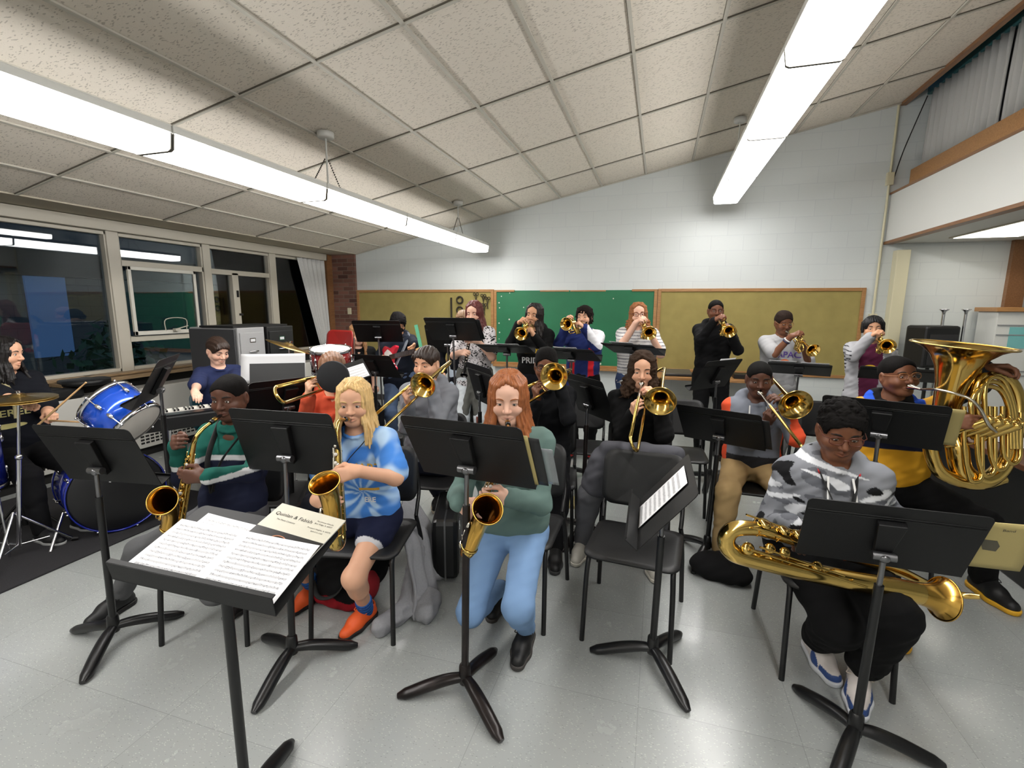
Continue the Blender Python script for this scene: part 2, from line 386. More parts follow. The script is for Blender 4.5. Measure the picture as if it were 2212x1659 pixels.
# right side: white fascia, ledge soffit, clerestory
struct('wall_right_fascia', MB().box2((2.66, -3.2, 2.47), (2.72, YW, 3.04)), M_WHITE)
struct('trim_4', MB().box2((2.645, -3.2, 2.44), (2.74, YW, 2.475)), M_BROWN, bevel=0.004)
struct('trim_5', MB().box2((2.645, -3.2, 3.035), (2.90, YW, 3.06)), M_BROWN, bevel=0.004)
struct('ceiling_soffit', MB().box2((2.72, -3.2, 2.45), (6.1, YW, 2.55)), M_WHITE)
struct('trim_6', MB().box2((2.80, -3.2, 3.06), (2.86, YW-.08, 3.30)), M_OAK, bevel=0.006)
struct('trim_7', MB().box2((2.645, -3.2, 4.055), (2.70, YW, 4.40)), M_BROWN)
struct('trim_8', MB().box2((2.70, -3.2, 4.36), (3.05, YW, 4.42)).box2((2.90, -3.2, 4.15), (2.96, YW, 4.36)), M_TEAL)
struct('wall_right_clerestory', MB().box2((2.97, -3.2, 3.06), (3.05, YW, 4.36)), M_GREY)
struct('trim_9', MB().box2((2.76, YW-0.13, 0.0), (2.90, YW, 2.36)), M_CREAM, bevel=0.006)                          # boxed-in riser
struct('trim_10', MB().box2((3.93, YW-0.06, 1.66), (4.10, YW, 2.45)), M_BROWN)
# ---- windows: frames and panes
def window(n, y0, y1, z0, z1, bars=(), open_sash=None):
    fr = MB(); d0, d1 = XW-0.06, XW+0.035
    w = 0.035
    fr.box2((d0, y0, z0), (d1, y1, z0+w)); fr.box2((d0, y0, z1-w), (d1, y1, z1)); fr.box2((d0, y0, z0), (d1, y0+w, z1)); fr.box2((d0, y1-w, z0), (d1, y1, z1))
    for b in bars:
        if b[0] == 'h': fr.box2((d0, y0, b[1]-b[2]/2), (d1, y1, b[1]+b[2]/2))
        else: fr.box2((d0, b[1]-b[2]/2, b[3]), (d1, b[1]+b[2]/2, b[4]))
    o = struct('window_%d' % n, fr, M_ALU, bevel=0.004)
    p = MB(); p.box2((XW-0.032, y0+0.01, z0+0.01), (XW-0.026, y1-0.01, z1-0.01))
    obj('window_pane', p, M_GLASS, o)
    return o
w1 = window(1, -0.6, 3.70, 0.93, 2.40, [('v', 1.6, 0.1, 0.93, 2.40)])
w2 = window(2, 3.78, 4.80, 0.93, 2.40, [('h', 2.09, 0.065), ('h', 1.27, 0.06)])
w3 = window(3, 4.87, 5.90, 0.93, 2.40, [('h', 2.08, 0.065), ('v', 5.26, 0.10, 0.93, 2.08)])
w4 = window(4, 5.98, 7.12, 0.93, 2.40)
struct('trim_11', MB().box2((XW-0.08, 3.68, 0.90), (XW+0.05, 3.80, 2.41)), M_ALU, bevel=0.006)
struct('trim_12', MB().box2((XW-0.08, 4.785, 0.90), (XW+0.05, 4.89, 2.41)), M_ALU, bevel=0.006)
struct('trim_13', MB().box2((XW-0.08, 5.875, 0.90), (XW+0.05, 6.00, 2.41)), M_ALU, bevel=0.006)
sa = MB()                                                     # projecting sash of window 2, tilted in at the foot
for a, b in (((0, 0, 0), (0.03, 0.80, 0.045)), ((0, 0, 0.71), (0.03, 0.80, 0.75)), ((0, 0, 0), (0.03, 0.035, 0.75)), ((0, 0.765, 0), (0.03, 0.80, 0.75))): sa.box2(a, b)
sa.xform(Matrix.Translation((XW+0.055, 3.83, 1.31)))
s_ = obj('sash', sa, mat('white_sash', srgb(205, 202, 192), rough=0.35), w2, bevel=0.004)
p = MB().box2((XW+0.068, 3.85, 1.34), (XW+0.072, 4.61, 2.03)); obj('sash_pane', p, M_GLASS, s_)
c = MB(); c.sweep(bez([(XW+0.08, 4.18, 1.34), (XW+0.10, 4.18, 1.48), (XW+0.10, 4.42, 1.48), (XW+0.08, 4.44, 1.34)], 12), 0.006, 6)
c.box((XW+0.11, 4.29, 1.355), (0.05, 0.06, 0.03)); c.cyl((XW+0.12, 4.27, 1.36), (XW+0.16, 4.40, 1.40), 0.008, 0.006, 8)
obj('window_crank', c, M_ALU, w2)
c = MB(); c.box((XW+0.045, 5.27, 1.80), (0.02, 0.02, 0.09)); c.box((XW+0.045, 5.30, 1.52), (0.02, 0.05, 0.03)); obj('window_latch', c, M_DARK, w3)
# sill boards and dark recess under them
mb = MB(); mb.box2((XW-0.02, 3.0, 0.865), (-5.36, 4.75, 0.90)); mb.box2((XW-0.02, 3.3, 0.905), (-5.44, 4.9, 0.93)); mb.box2((XW-0.02, -0.6, 0.90), (-5.52, 3.4, 0.93)); mb.box2((XW-0.02, 4.9, 0.90), (-5.42, 7.1, 0.93))
struct('trim_14', mb, m_wood('sill_board', srgb(160, 136, 104), srgb(128, 104, 76), axis=(12, 1, 12)), bevel=0.004)
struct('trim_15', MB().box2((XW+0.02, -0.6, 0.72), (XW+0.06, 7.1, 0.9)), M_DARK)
# baseboard
struct('baseboard_back', MB().box2((-5.05, YW-0.012, 0), (2.7, YW, 0.1)), mat('baseboard_vinyl', srgb(60, 58, 56), rough=0.5))
# ---- heater cabinets along the windows
def heater(y0, y1, lab):
    h = thing('convector_heater', lab, 'heater', (-5.44, (y0+y1)/2, 0.10), 0, 'convector heaters under the windows')
    hw = (y1-y0)/2-0.003
    obj('cabinet_shell', MB().box2((-0.14, -hw, 0.0), (0.14, hw, 0.655)), M_HEAT, h, bevel=0.006)
    obj('plinth', MB().box2((-0.12, -hw, -0.10), (0.09, hw, 0.0)), M_DARK, h)
    gr = MB(); n = max(4, int((hw*2-0.2)/0.052))
    for k in range(n):
        y = -hw+0.12+k*(2*hw-0.24)/(n-1)
        for r in range(3): gr.box((0.1405, y, 0.055+0.036*r), (0.004, 0.038, 0.020))
    obj('outlet_grille', gr, M_DARK, h, 'dark slots of the outlet grille')
    kn = MB().cyl((0.138, hw-0.25, 0.60), (0.152, hw-0.25, 0.60), 0.012, n=10); obj('knob', kn, M_DARK, h)
heater(-0.6, 1.9, 'white convector cabinet below the big window, behind the drummer')
heater(1.9, 3.50, 'white convector cabinet with blue rack tom in front of it')
heater(3.50, 5.6, 'white convector cabinet between blue tom and keyboard player, grille at its foot')
heater(5.6, 7.08, 'white convector cabinet in the far window corner behind the red drum')
# ---- things on the heaters
k = obj('keyboard_case', MB().box((0, 0, 0.055), (0.26, 1.05, 0.11)), mat('black_nylon', srgb(10, 10, 11), rough=0.8, bump=0.3), bevel=0.03); k.location = (-5.42, 2.62, 0.756)
tag(k, 'long black padded case lying on the heater by the big window', 'case')
k = obj('frame_drum', MB().lathe([(0.0, 0.05), (0.19, 0.05), (0.2, 0.045), (0.2, 0.005), (0.19, 0.0), (0.0, 0.0)], n=40), M_BLACK); k.location = (-5.37, 3.20, 0.875)
tag(k, 'round black practice pad lying on top of the black case below the window', 'drum pad')
# ---- curtain gathered at the last window
def pleats(p0, p1, q0, q1, n, amp, m, name, parent=None, nz=14, th=0.006):
    # top edge p0-p1, bottom edge q0-q1
    p0, p1, q0, q1 = map(Vector, (p0, p1, q0, q1)); nx = n*8; vs = []
    d = (p1-p0).normalized(); nrm = Vector((0, 0, 1)).cross(d).normalized()
    for j in range(nz+1):
        v = j/nz
        for i in range(nx+1):
            u = i/nx; a = p0.lerp(p1, u); b = q0.lerp(q1, u); c = a.lerp(b, v)
            vs.append(c + nrm*(amp*(0.8+0.3*math.sin(u*9))*math.sin(u*n*2*math.pi+0.5*math.sin(v*2))))
    fs = [(j*(nx+1)+i, j*(nx+1)+i+1, (j+1)*(nx+1)+i+1, (j+1)*(nx+1)+i) for j in range(nz) for i in range(nx)]
    b = MB()._add(vs, fs, 0, True); me = bpy.data.meshes.new(name); me.from_pydata([tuple(x) for x in b.v], [], b.f); me.materials.append(m)
    me.polygons.foreach_set('use_smooth', [True]*len(me.polygons))
    o = link(name, me, parent); s = o.modifiers.new('thickness', 'SOLIDIFY'); s.thickness = th; return o
M_CURT = mat('curtain_cloth', srgb(196, 196, 194), rough=0.85, noise=0.05, nscale=60)
cu = pleats((-5.53, 6.42, 2.40), (-5.53, 7.06, 2.40), (-5.50, 6.84, 0.94), (-5.50, 7.08, 0.94), 6, 0.022, M_CURT, 'curtain')
tag(cu, 'pale grey curtain pulled to the brick pier at the last window', 'curtain')
for (ya, yb, lab) in ((5.83, 7.20, 'grey pleated curtain panel of the high windows, nearest the back wall'), (3.2, 5.79, 'grey pleated curtain panel of the high windows, cut by the right picture edge')):
    c_ = pleats((2.915, ya, 4.16), (2.915, yb, 4.16), (2.905, ya, 3.34), (2.905, yb, 3.34), int((yb-ya)*9), 0.028, mat('vinyl_curtain', srgb(176, 176, 174), rough=0.6), 'pleated_curtain', nz=4)
    tag(c_, lab, 'curtain', 'pleated curtains of the high windows')
# ---- boards on the back wall
def board(name, lab, cat, xa, xb, za, zb, face, top=True):
    t = thing(name, lab, cat, ((xa+xb)/2, YW, za)); w = (xb-xa)/2; h = zb-za
    obj('board_panel', MB().box2((-w+0.01, -0.022, 0.01), (w-0.01, -0.002, h-0.01)), face, t)
    fr = MB(); fr.box2((-w, -0.035, 0), (w, -0.001, 0.04)); fr.box2((-w, -0.035, 0.04), (-w+0.045, -0.001, h)); fr.box2((w-0.045, -0.035, 0.04), (w, -0.001, h))
    if top: fr.box2((-w+0.045, -0.037, h-0.042), (w-0.045, -0.001, h))
    else:
        fr.box2((-w+0.045, -0.037, h-0.03), (-w+0.34, -0.001, h)); fr.box2((w-0.36, -0.037, h-0.03), (w-0.045, -0.001, h)); fr.box2((-w+0.75, -0.03, h-0.03), (-w+1.2, -0.001, h-0.008)); fr.box2((-w+1.22, -0.03, h-0.03), (-w+1.75, -0.001, h-0.01))
    obj('board_frame', fr, M_OAK, t, bevel=0.003); return t
board('pinboard', 'olive pinboard in oak frame beside the brick pier', 'pinboard', -5.045, -2.53, 0.73, 1.915, M_CORK)
gb = board('chalkboard', 'green chalkboard with broken oak top strip behind the trumpet players', 'chalkboard', -2.525, -0.04, 0.73, 1.905, M_GREEN, top=False)
board('pinboard', 'olive pinboard in oak frame right of the green chalkboard', 'pinboard', -0.035, 2.515, 0.73, 1.91, M_CORK)
mb = MB(); rnd = random.Random(3)
for (px, py) in ((1083, 640), (1078, 654), (1079, 665), (1078, 698), (1079, 718), (1078, 732), (1101, 633), (1100, 690), (1131, 664), (1325, 645), (1297, 786)):
    p = AY(px, py, YW-0.024); mb.cyl((p.x-gb.location.x, -0.024, p.z-gb.location.z), (p.x-gb.location.x, -0.0215, p.z-gb.location.z), 0.008+0.006*rnd.random(), n=7)
obj('tape_scrap', mb, mat('tape_scraps', srgb(205, 205, 190), rough=0.6), gb, 'torn bits of white tape'); gb.children[-1]['kind'] = 'stuff'
obj('chalk_ledge', MB().box2((-1.24, -0.10, -0.03), (1.24, -0.002, 0.0)), M_OAK, gb, bevel=0.004)
# shapes pinned on the left board
M_FELT = mat('black_felt', srgb(42, 36, 26), rough=0.9)
def on_wall(px, py): return AY(px, py, YW-0.05)
for (py, lab) in ((648, 'upper black ring hanging on the olive pinboard'), (670, 'lower black ring hanging on the olive pinboard')):
    p = on_wall(993, py); o = obj('ring', MB().sweep([(0.052*math.cos(a*math.pi/16), 0, 0.052*math.sin(a*math.pi/16)) for a in range(32)], 0.013, 8, closed=True), M_FELT); o.location = p; tag(o, lab, 'ring', 'rings on the pinboard')
p = on_wall(975, 665); o = obj('ruler', MB().box((0, 0, 0), (0.028, 0.012, 0.33)), M_FELT); o.location = p; tag(o, 'dark upright ruler strip hanging beside the two black rings', 'ruler')
for (px, py, lab) in ((1028, 645, 'scissors shape left of the hanging trio behind the clarinet player'), (1044, 648, 'scissors shape hanging highest right of the clarinet player head'), (1053, 654, 'scissors shape hanging nearest the green chalkboard'), (1046, 668, 'scissors shape hanging lowest beside the clarinet player hair')):
    b = MB()
    for s in (-1, 1):
        b.sweep([(s*0.024+0.02*math.cos(a*math.pi/8), 0, 0.07+0.02*math.sin(a*math.pi/8)) for a in range(16)], 0.006, 6, closed=True)
        b.cyl((s*0.016, 0, 0.052), (-s*0.012, 0, -0.10), 0.006, 0.004, 6)
    o = obj('scissors', b, M_FELT); p = on_wall(px, py); o.location = p; tag(o, lab, 'scissors', 'scissors on the pinboard')
# thermostat on brick, conduit, junction box, cable
o = obj('switch_plate', MB().box((0, 0, 0), (0.07, 0.02, 0.11)), M_CREAM, bevel=0.004); o.location = AY(755, 672, YW-0.06); tag(o, 'cream switch plate on the brick pier', 'switch plate')
cd = thing('conduit', 'cream pipe running up the back wall to the ceiling corner', 'pipe', (2.62, YW-0.02, 1.55))
obj('pipe', MB().cyl((0, 0, 0), (0, 0, 2.51), 0.014, n=10), M_CREAM, cd); obj('junction_box', MB().box((0, -0.005, 1.67), (0.075, 0.05, 0.15)), M_CREAM, cd, bevel=0.005)
obj('outlet_box', MB().box((0, -0.005, -0.02), (0.08, 0.06, 0.10)), M_CREAM, cd, bevel=0.005)
o = obj('cable', MB().sweep(bez([(2.65, YW-0.04, 3.20), (2.72, YW-0.05, 3.55), (2.88, YW-0.06, 4.12)], 10), 0.006, 6), M_DARK); tag(o, 'thin black cable slanting up to the high curtains', 'cable')
# soffit lamp
sl = thing('recessed_light', 'recessed ceiling light in the low ceiling at the right edge', 'light', (3.42, 6.2, 2.449))
obj('trim_frame', MB().box2((-0.32, -0.62, -0.012), (0.32, 0.62, 0.0)), M_ALU, sl); obj('diffuser', MB().box2((-0.29, -0.59, -0.016), (0.29, 0.59, -0.0125)), mat('soffit_diffuser', (1, 0.94, 0.82), emit=1.5), sl)
# ---- pendant strip lights
M_LENS = mat('lamp_lens', (1.0, 0.98, 0.955), rough=0.4, emit=LAMP_STRENGTH)
M_LAMPW = mat('lamp_housing', srgb(205, 205, 200), rough=0.4); M_SEAM = mat('lamp_seam', srgb(120, 116, 108), rough=0.6)
def lamp_run(xc, zb, ys, width, stems, where):
    n = len(ys)-1
    for i in range(n):
        ya, yb = ys[i], ys[i+1]
        t = thing('strip_light', '%s' % where[i], 'ceiling light', (xc, (ya+yb)/2, zb), 0, 'fluorescent strip lights')
        h = (yb-ya)/2-0.004; w = width/2
        obj('housing', MB().box2((-w-0.005, -h, 0.085), (w+0.005, h, 0.125)), M_LAMPW, t, bevel=0.006)
        pr = [(-w, 0.085), (-w+0.012, 0.01), (-w+0.03, 0.0), (w-0.03, 0.0), (w-0.012, 0.01), (w, 0.085)]
        obj('diffuser', MB().prism(pr, (1, 0, 0), (0, 0, 1), (0, 1, 0), (0, 0, 0), 2*h-0.016), M_LENS, t)
        pq = [(x*1.015, z*0.98+(-0.004 if z < 0.02 else 0)) for x, z in pr]
        for s in (-1, 1): obj('end_frame', MB().prism(pq, (1, 0, 0), (0, 0, 1), (0, 1, 0), (0, s*(h-0.004), 0), 0.006), M_SEAM if i < n-1 else M_LAMPW, t)
        for (sy) in stems:
            if ya <= sy < yb:
                cz = ceil_z(xc)-zb; y = sy-(ya+yb)/2
                can = MB().lathe([(0.0, cz-0.05), (0.055, cz-0.05), (0.065, cz-0.04), (0.065, cz-0.004), (0.0, cz+0.004)], (0, y, 0), n=24); obj('canopy', can, M_LAMPW, t)
                obj('stem', MB().cyl((0, y, 0.125), (0, y, cz-0.05), 0.007, n=8), M_LAMPW, t)
                ch = MB()
                for s in (-1, 1):
                    a, b = Vector((0, y+s*0.02, 0.6*(cz-0.05)+0.05)), Vector((0, y+s*0.19, 0.125))
                    m_ = 16
                    for q in range(m_): ch.ball(a.lerp(b, (q+.5)/m_), 0.008, 4, sq=(0.7, 0.7, 1))
                obj('chain', ch, mat('dark_steel', srgb(70, 66, 60), rough=0.4, metal=0.8), t)
ysL = [-2.9, -1.68, -0.44, 0.79, 2.02, 3.24, 4.46, 5.68, 6.88]
ordn = ['first', 'second', 'third', 'fourth', 'fifth', 'sixth', 'seventh', 'eighth', 'ninth']
wl = ['strip light of the left row, %s' % q for q in ('farthest behind the camera', 'well behind the camera', 'just behind the camera', 'above the left front of the camera', 'nearest one in the photo, cut by left edge', 'hanging by the nearer stem', 'between the two hanging stems', 'at the far end by the back wall')]
lamp_run(-2.61, 2.445, ysL, 0.28, [0.80, 3.44, 6.07], wl)
wr = ['strip light of the right row, %s' % q for q in ('farthest behind the camera', 'well behind the camera', 'just behind the camera', 'above the camera', 'nearest one in the photo, cut by top edge', 'second one from the top edge', 'third one from the top edge', 'at the far end by the back wall')]
lamp_run(0.73, 2.95, [-2.95, -1.72, -0.49, 0.74, 1.96, 3.17, 4.38, 5.60, 6.85], 0.30, [0.8, 3.44, 6.05], wr)
# ---- outdoors in the dusk
M_YARD = mat('dark_yard', srgb(40, 52, 44), rough=0.9, noise=0.4, nscale=3)
struct('ground_outside', MB().box2((-14, -6, -0.45), (-5.78, 18, -0.40)), M_YARD)
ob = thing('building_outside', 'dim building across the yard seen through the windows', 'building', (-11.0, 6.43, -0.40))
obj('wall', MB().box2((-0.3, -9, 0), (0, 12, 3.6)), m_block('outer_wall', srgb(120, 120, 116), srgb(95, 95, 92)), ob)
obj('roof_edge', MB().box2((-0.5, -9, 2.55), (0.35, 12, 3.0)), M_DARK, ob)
obj('glow_panel', MB().box2((0.0, -0.62, 1.06), (0.05, 0.0, 2.60)), mat('blue_glow', srgb(96, 136, 190), rough=0.5, emit=0.055), ob, 'glowing blue panel added for the blue gleam in the window')  # made-up glowing panel, stands in for the blue gleam in the pane
def bush(c, r, lab, seed):
    rr = random.Random(seed); vs = []; fs = []
    for k in range(420):
        d = Vector((rr.gauss(0, 1), rr.gauss(0, 1), rr.gauss(0, 1))).normalized()*(0.55+0.45*rr.random())
        p = Vector(c)+Vector((d.x*r[0], d.y*r[1], d.z*r[2])); a = Vector((rr.gauss(0, 1), rr.gauss(0, 1), rr.gauss(0, 1))).normalized()*0.10; b = a.cross(d).normalized()*0.05
        i = len(vs); vs += [p-a, p+b, p+a, p-b]; fs.append((i, i+1, i+2, i+3))
    o = obj('shrub', MB()._add(vs, fs), mat('shrub_leaf', srgb(60, 96, 70), rough=0.5)); tag(o, lab, 'shrub', 'shrubs outside the windows')
    return o
bush((-7.2, 4.7, 0.35), (0.7, 1.0, 0.9), 'dark green shrub outside the low pane of the crank window', 1)
bush((-7.6, 7.3, 0.7), (0.8, 0.9, 1.3), 'dark green shrub outside the narrow casement windows', 2)
bush((-9.2, 6.0, 0.5), (0.5, 0.55, 0.95), 'dark shrub outside the big window, right of the glowing blue panel', 3)
# =================================================================== CHAIRS AND MUSIC STANDS
M_SHELL = mat('chair_shell', srgb(20, 20, 21), rough=0.5, bump=0.15, bscale=500); M_TUBE = mat('black_tube', srgb(15, 15, 16), rough=0.4)
def panel_mb(w, h, r, zf, th, rings=7, n=6):
    o = rrect(w, h, r, n); N = len(o); vs = []; fs = []
    for side in (0, 1):
        base = len(vs)
        for k in range(1, rings+1):
            s = k/rings
            for p in o: x, y = p[0]*s, p[1]*s; vs.append((x, y, zf(x, y)-(th if side else 0)))
        vs.append((0, 0, zf(0, 0)-(th if side else 0))); c = len(vs)-1
        for i in range(N):
            j = (i+1) % N; f = (base+i, base+j, c); fs.append(f if not side else f[::-1])
            for k in range(rings-1):
                q = (base+k*N+i, base+(k+1)*N+i, base+(k+1)*N+j, base+k*N+j); fs.append(q if not side else q[::-1])
    b1 = (rings-1)*N; b2 = rings*N+1+(rings-1)*N
    for i in range(N): j = (i+1) % N; fs.append((b1+i, b2+i, b2+j, b1+j))
    return MB()._add(vs, fs, 0, True)
def make_chair(label, x, y, yaw, group='black band chairs'):
    t = thing('chair', label, 'chair', (x, y, 0), yaw, group)
    seat = panel_mb(0.455, 0.43, 0.06, lambda a, b: 0.452-0.016*math.exp(-((a/0.16)**2+((b-0.03)/0.15)**2))-0.10*max(0, -b-0.16)**1.5*3.2, 0.012)
    seat.xform(Matrix.Translation((0, -0.03, 0))); obj('seat', seat, M_SHELL, t)
    bk = panel_mb(0.44, 0.31, 0.065, lambda a, b: -0.9*a*a+0.35*b*b, 0.012)
    bk.xform(Matrix.Translation((0, 0.245, 0.70)) @ Matrix.Rotation(math.radians(80), 4, 'X') @ Matrix.Rotation(math.pi, 4, 'Y')); obj('backrest', bk, M_SHELL, t)
    for s in (-1, 1):
        obj('leg', MB().sweep(bez([(s*0.21, -0.265, 0), (s*0.205, -0.235, 0.30), (s*0.20, -0.21, 0.415), (s*0.20, -0.17, 0.432)], 12), 0.0125, 8), M_TUBE, t)
        obj('leg', MB().sweep(bez([(s*0.235, 0.265, 0), (s*0.225, 0.235, 0.28), (s*0.215, 0.20, 0.42), (s*0.21, 0.185, 0.47)], 12), 0.0125, 8), M_TUBE, t)
        obj('back_upright', MB().sweep(bez([(s*0.21, 0.185, 0.47), (s*0.212, 0.21, 0.52), (s*0.21, 0.262, 0.60), (s*0.195, 0.278, 0.72), (s*0.185, 0.292, 0.80)], 12), 0.0115, 8), M_TUBE, t)
        obj('seat_rail', MB().cyl((s*0.20, -0.17, 0.428), (s*0.21, 0.19, 0.428), 0.011, n=8), M_TUBE, t)
    obj('stretcher', MB().cyl((-0.21, 0.17, 0.422), (0.21, 0.17, 0.422), 0.01, n=8), M_TUBE, t)
    return t
CHAIR0 = make_chair('empty black chair in the front row behind the stand with a loose sheet', -0.055, 2.41, -0.09)
def chair(label, x, y, yaw, sc=1.0):
    c = copy_tree(CHAIR0); c.location = (x, y, 0); c.rotation_euler = (0, 0, yaw); c['label'] = label; c.scale = (sc, sc, sc); return c

M_DESK = mat('stand_desk', srgb(11, 11, 12), rough=0.5, spec=0.35); M_POLE = mat('stand_pole', srgb(16, 16, 17), rough=0.35); M_WORN = mat('stand_worn', srgb(34, 28, 27), rough=0.3, metal=0.4, noise=0.5, nscale=14)
M_CHROME = mat('chrome', srgb(205, 205, 208), rough=0.14, metal=1.0); M_STEEL = mat('pole_steel', srgb(120, 120, 122), rough=0.3, metal=0.9)
STANDS = {}
def desk_mesh():
    b = MB(); w, h, r = 0.254, 0.1625, 0.022
    pr = []
    for cx, cz, a0 in ((w-r, h-r, 0), (-w+r, h-r, 90)):
        for i in range(6): a = math.radians(a0+90*i/5); pr.append((cx+r*math.cos(a), cz+r*math.sin(a)))
    pr += [(-w, -h), (w, -h)]
    b.prism(pr, (1, 0, 0), (0, 0, 1), (0, 1, 0), (0, 0, 0), 0.003)
    for z in (0.098, 0.108): b.sweep([(-w+0.006, -0.0015, z), (w-0.006, -0.0015, z)], 0.0032, 6)
    return b
_dm = None
def stand(key, label, base, leg_yaw, dc, yaw, tilt, roll=0.0, worn=False, chrome=0.16):
    """base: foot of the pole on the floor, dc: centre of the desk, yaw: where the back of the desk looks (0 = -Y), tilt from upright"""
    global _dm
    base = Vector((base[0], base[1], 0)); dc = Vector(dc)
    t = thing('music_stand', label, 'music stand', base, 0, 'black music stands')
    R = Matrix.Rotation(yaw, 3, 'Z') @ Matrix.Rotation(tilt, 3, 'X') @ Matrix.Rotation(-roll, 3, 'Y')
    Md = Matrix.Translation(dc-base) @ R.to_4x4()
    pm = M_WORN if worn else M_POLE
    if _dm is None: _dm = desk_mesh().mesh('desk', M_DESK)
    d = link('desk', _dm, t); d.matrix_basis = Md
    lp = MB(); lp.box((0, 0.03, -0.161), (0.506, 0.062, 0.003)); lp.box((0, 0.0605, -0.154), (0.506, 0.003, 0.014)); l_ = obj('lip', lp, M_DESK, t); l_.matrix_basis = Md
    sp = MB(); sp.prism([(-0.042, 0.092), (0.042, 0.092), (0.022, -0.095), (-0.022, -0.095)], (1, 0, 0), (0, 0, 1), (0, 1, 0), (0, -0.014, 0), 0.026); s_ = obj('back_channel', sp, M_DESK, t, bevel=0.004); s_.matrix_basis = Md
    pv = Md @ Vector((0, -0.04, -0.055))                       # pivot
    kn = MB(); kn.cyl((-0.035, -0.04, -0.055), (0.035, -0.04, -0.055), 0.016, n=14); kn.ball((0, -0.052, -0.055), 0.017, 8, sq=(1, 0.6, 1)); k_ = obj('tilt_knob', kn, M_STEEL, t, 'steel tilt knob'); k_.matrix_basis = Md
    top = Vector(pv); foot = Vector((0, 0, 0.10)); ax = (top-foot)
    mid = foot + ax*(1-chrome)
    obj('upper_tube', MB().cyl(mid-ax*0.05, top, 0.0095, n=12), M_STEEL, t)
    obj('lower_tube', MB().cyl(foot-Vector((0, 0, 0.03)), mid, 0.0155, n=14), pm, t)
    obj('hub', MB().lathe([(0.012, 0.055), (0.024, 0.06), (0.027, 0.08), (0.024, 0.14), (0.017, 0.15)], n=18, caps=True), pm, t)
    for k in range(3):
        a = leg_yaw + k*2*math.pi/3; dx, dy = math.cos(a), math.sin(a)
        pts = bez([(dx*0.012, dy*0.012, 0.085), (dx*0.07, dy*0.07, 0.078), (dx*0.15, dy*0.15, 0.056), (dx*0.23, dy*0.23, 0.028), (dx*0.285, dy*0.285, 0.012)], 18)
        n = len(pts); obj('leg', MB().sweep(pts, [0.022+0.006*math.sin(math.pi*i/(n-1))-0.009*max(0, (i/(n-1)-0.85)/0.15) for i in range(n)], 14, flat=0.85), pm, t)
    STANDS[key] = (t, base, Md); return t
def on_desk(key, u, v, off=0.006):
    t, base, Md = STANDS[key]; return base + Md @ Vector((u, off, v))
def leg_dir(base_px, tip_px):
    a, b = AZ(*base_px, 0.03), AZ(*tip_px, 0.02); return math.atan2(b.y-a.y, b.x-a.x)
stand('S1', 'front music stand at far left, its desk hiding the bass drum', (-2.49, 1.46), leg_dir((240, 1375), (165, 1475)), (-2.411, 1.445, 0.971), 0.136, 0.403)
stand('S2', 'music stand in front of the boy in the green and navy sweater', (-1.545, 1.60), leg_dir((640, 1430), (548, 1555)), (-1.542, 1.659, 1.049), 0.071, 0.30, chrome=0.60)
stand('S4', 'music stand with worn base in front of the red-haired girl', (-0.715, 1.675), leg_dir((1003, 1490), (1085, 1605)), (-0.682, 1.65, 1.093), -0.098, 0.521, worn=True)
stand('S5', 'music stand turned sideways before the empty front chair, holding one sheet', (0.05, 2.10), leg_dir((1408, 1425), (1490, 1540)), (0.063, 2.007, 0.86), 1.585, 0.688)
stand('S6', 'music stand in front of the boy in the camouflage hoodie', (0.79, 1.885), leg_dir((1840, 1600), (1748, 1515)), (0.798, 1.881, 0.857), -0.069, 0.499, 0.03)
stand('S3', 'nearest music stand, lying almost flat under an open score', (-1.178, 0.985), 1.84, (-1.178, 1.027, 0.916), -2.705, 1.294, 0.337, chrome=0.05)
stand('S7', 'music stand in front of the trombone player with orange sleeves', (0.385, 3.23), leg_dir((1525, 1195), (1505, 1225)), (0.405, 3.208, 0.90), -0.404, 0.643)
stand('S8', 'music stand left of the curly-haired trombone player', (-0.455, 3.25), leg_dir((1255, 1155), (1215, 1190)), (-0.446, 3.347, 1.019), -0.883, 0.409, worn=True)
stand('S9', 'music stand beside the red-haired girl, below the clarinet player', (-1.27, 3.34), 1.9, (-1.256, 3.349, 1.06), -0.833, 0.267)
stand('S10', 'tall music stand in front of the guitar player', (-2.92, 4.60), 0.4, (-2.921, 4.561, 1.373), 0.363, 0.731, chrome=0.7)
stand('S11', 'tall music stand in front of the clarinet player', (-1.88, 4.28), 0.2, (-1.894, 4.242, 1.429), 0.099, 0.80, chrome=0.7)
stand('S12', 'music stand hidden behind the clarinet player stand, green ruler at its side', (-2.16, 4.72), 0.2, (-2.16, 4.72, 1.30), 0.05, 0.35, chrome=0.7)
stand('S13', 'flat music stand of the trumpet girl in black, left of the trumpet row', (-1.39, 4.40), 0.2, (-1.392, 4.348, 1.247), -0.011, 1.256, chrome=0.60)
stand('S14', 'music stand of the trumpet boy in the red, white and blue jacket', (-0.775, 4.42), 0.6, (-0.767, 4.353, 1.215), -0.2, 1.157)
stand('S15', 'music stand of the trumpet girl in the striped shirt', (-0.23, 4.59), 0.5, (-0.223, 4.519, 1.267), -0.374, 1.222)
stand('S16', 'tilted music stand of the trumpet boy in the black hoodie', (0.53, 4.66), 0.3, (0.523, 4.635, 1.05), 0.843, 0.54)
stand('S17', 'music stand of the trumpet boy in the grey basketball shirt', (1.285, 5.12), 0.9, (1.277, 5.02, 1.085), -0.269, 1.143)
stand('S18', 'music stand of the trumpet boy in the grey jacket', (1.90, 4.75), 0.9, (1.88, 4.60, 1.12), -0.30, 1.15)
stand('S19', 'music stand with yellow folder in front of the tuba player', (1.115, 2.84), 0.6, tuple(W(1902, 912, 2.44)), -0.36, 0.66)
_q = W(341, 820, 3.0)
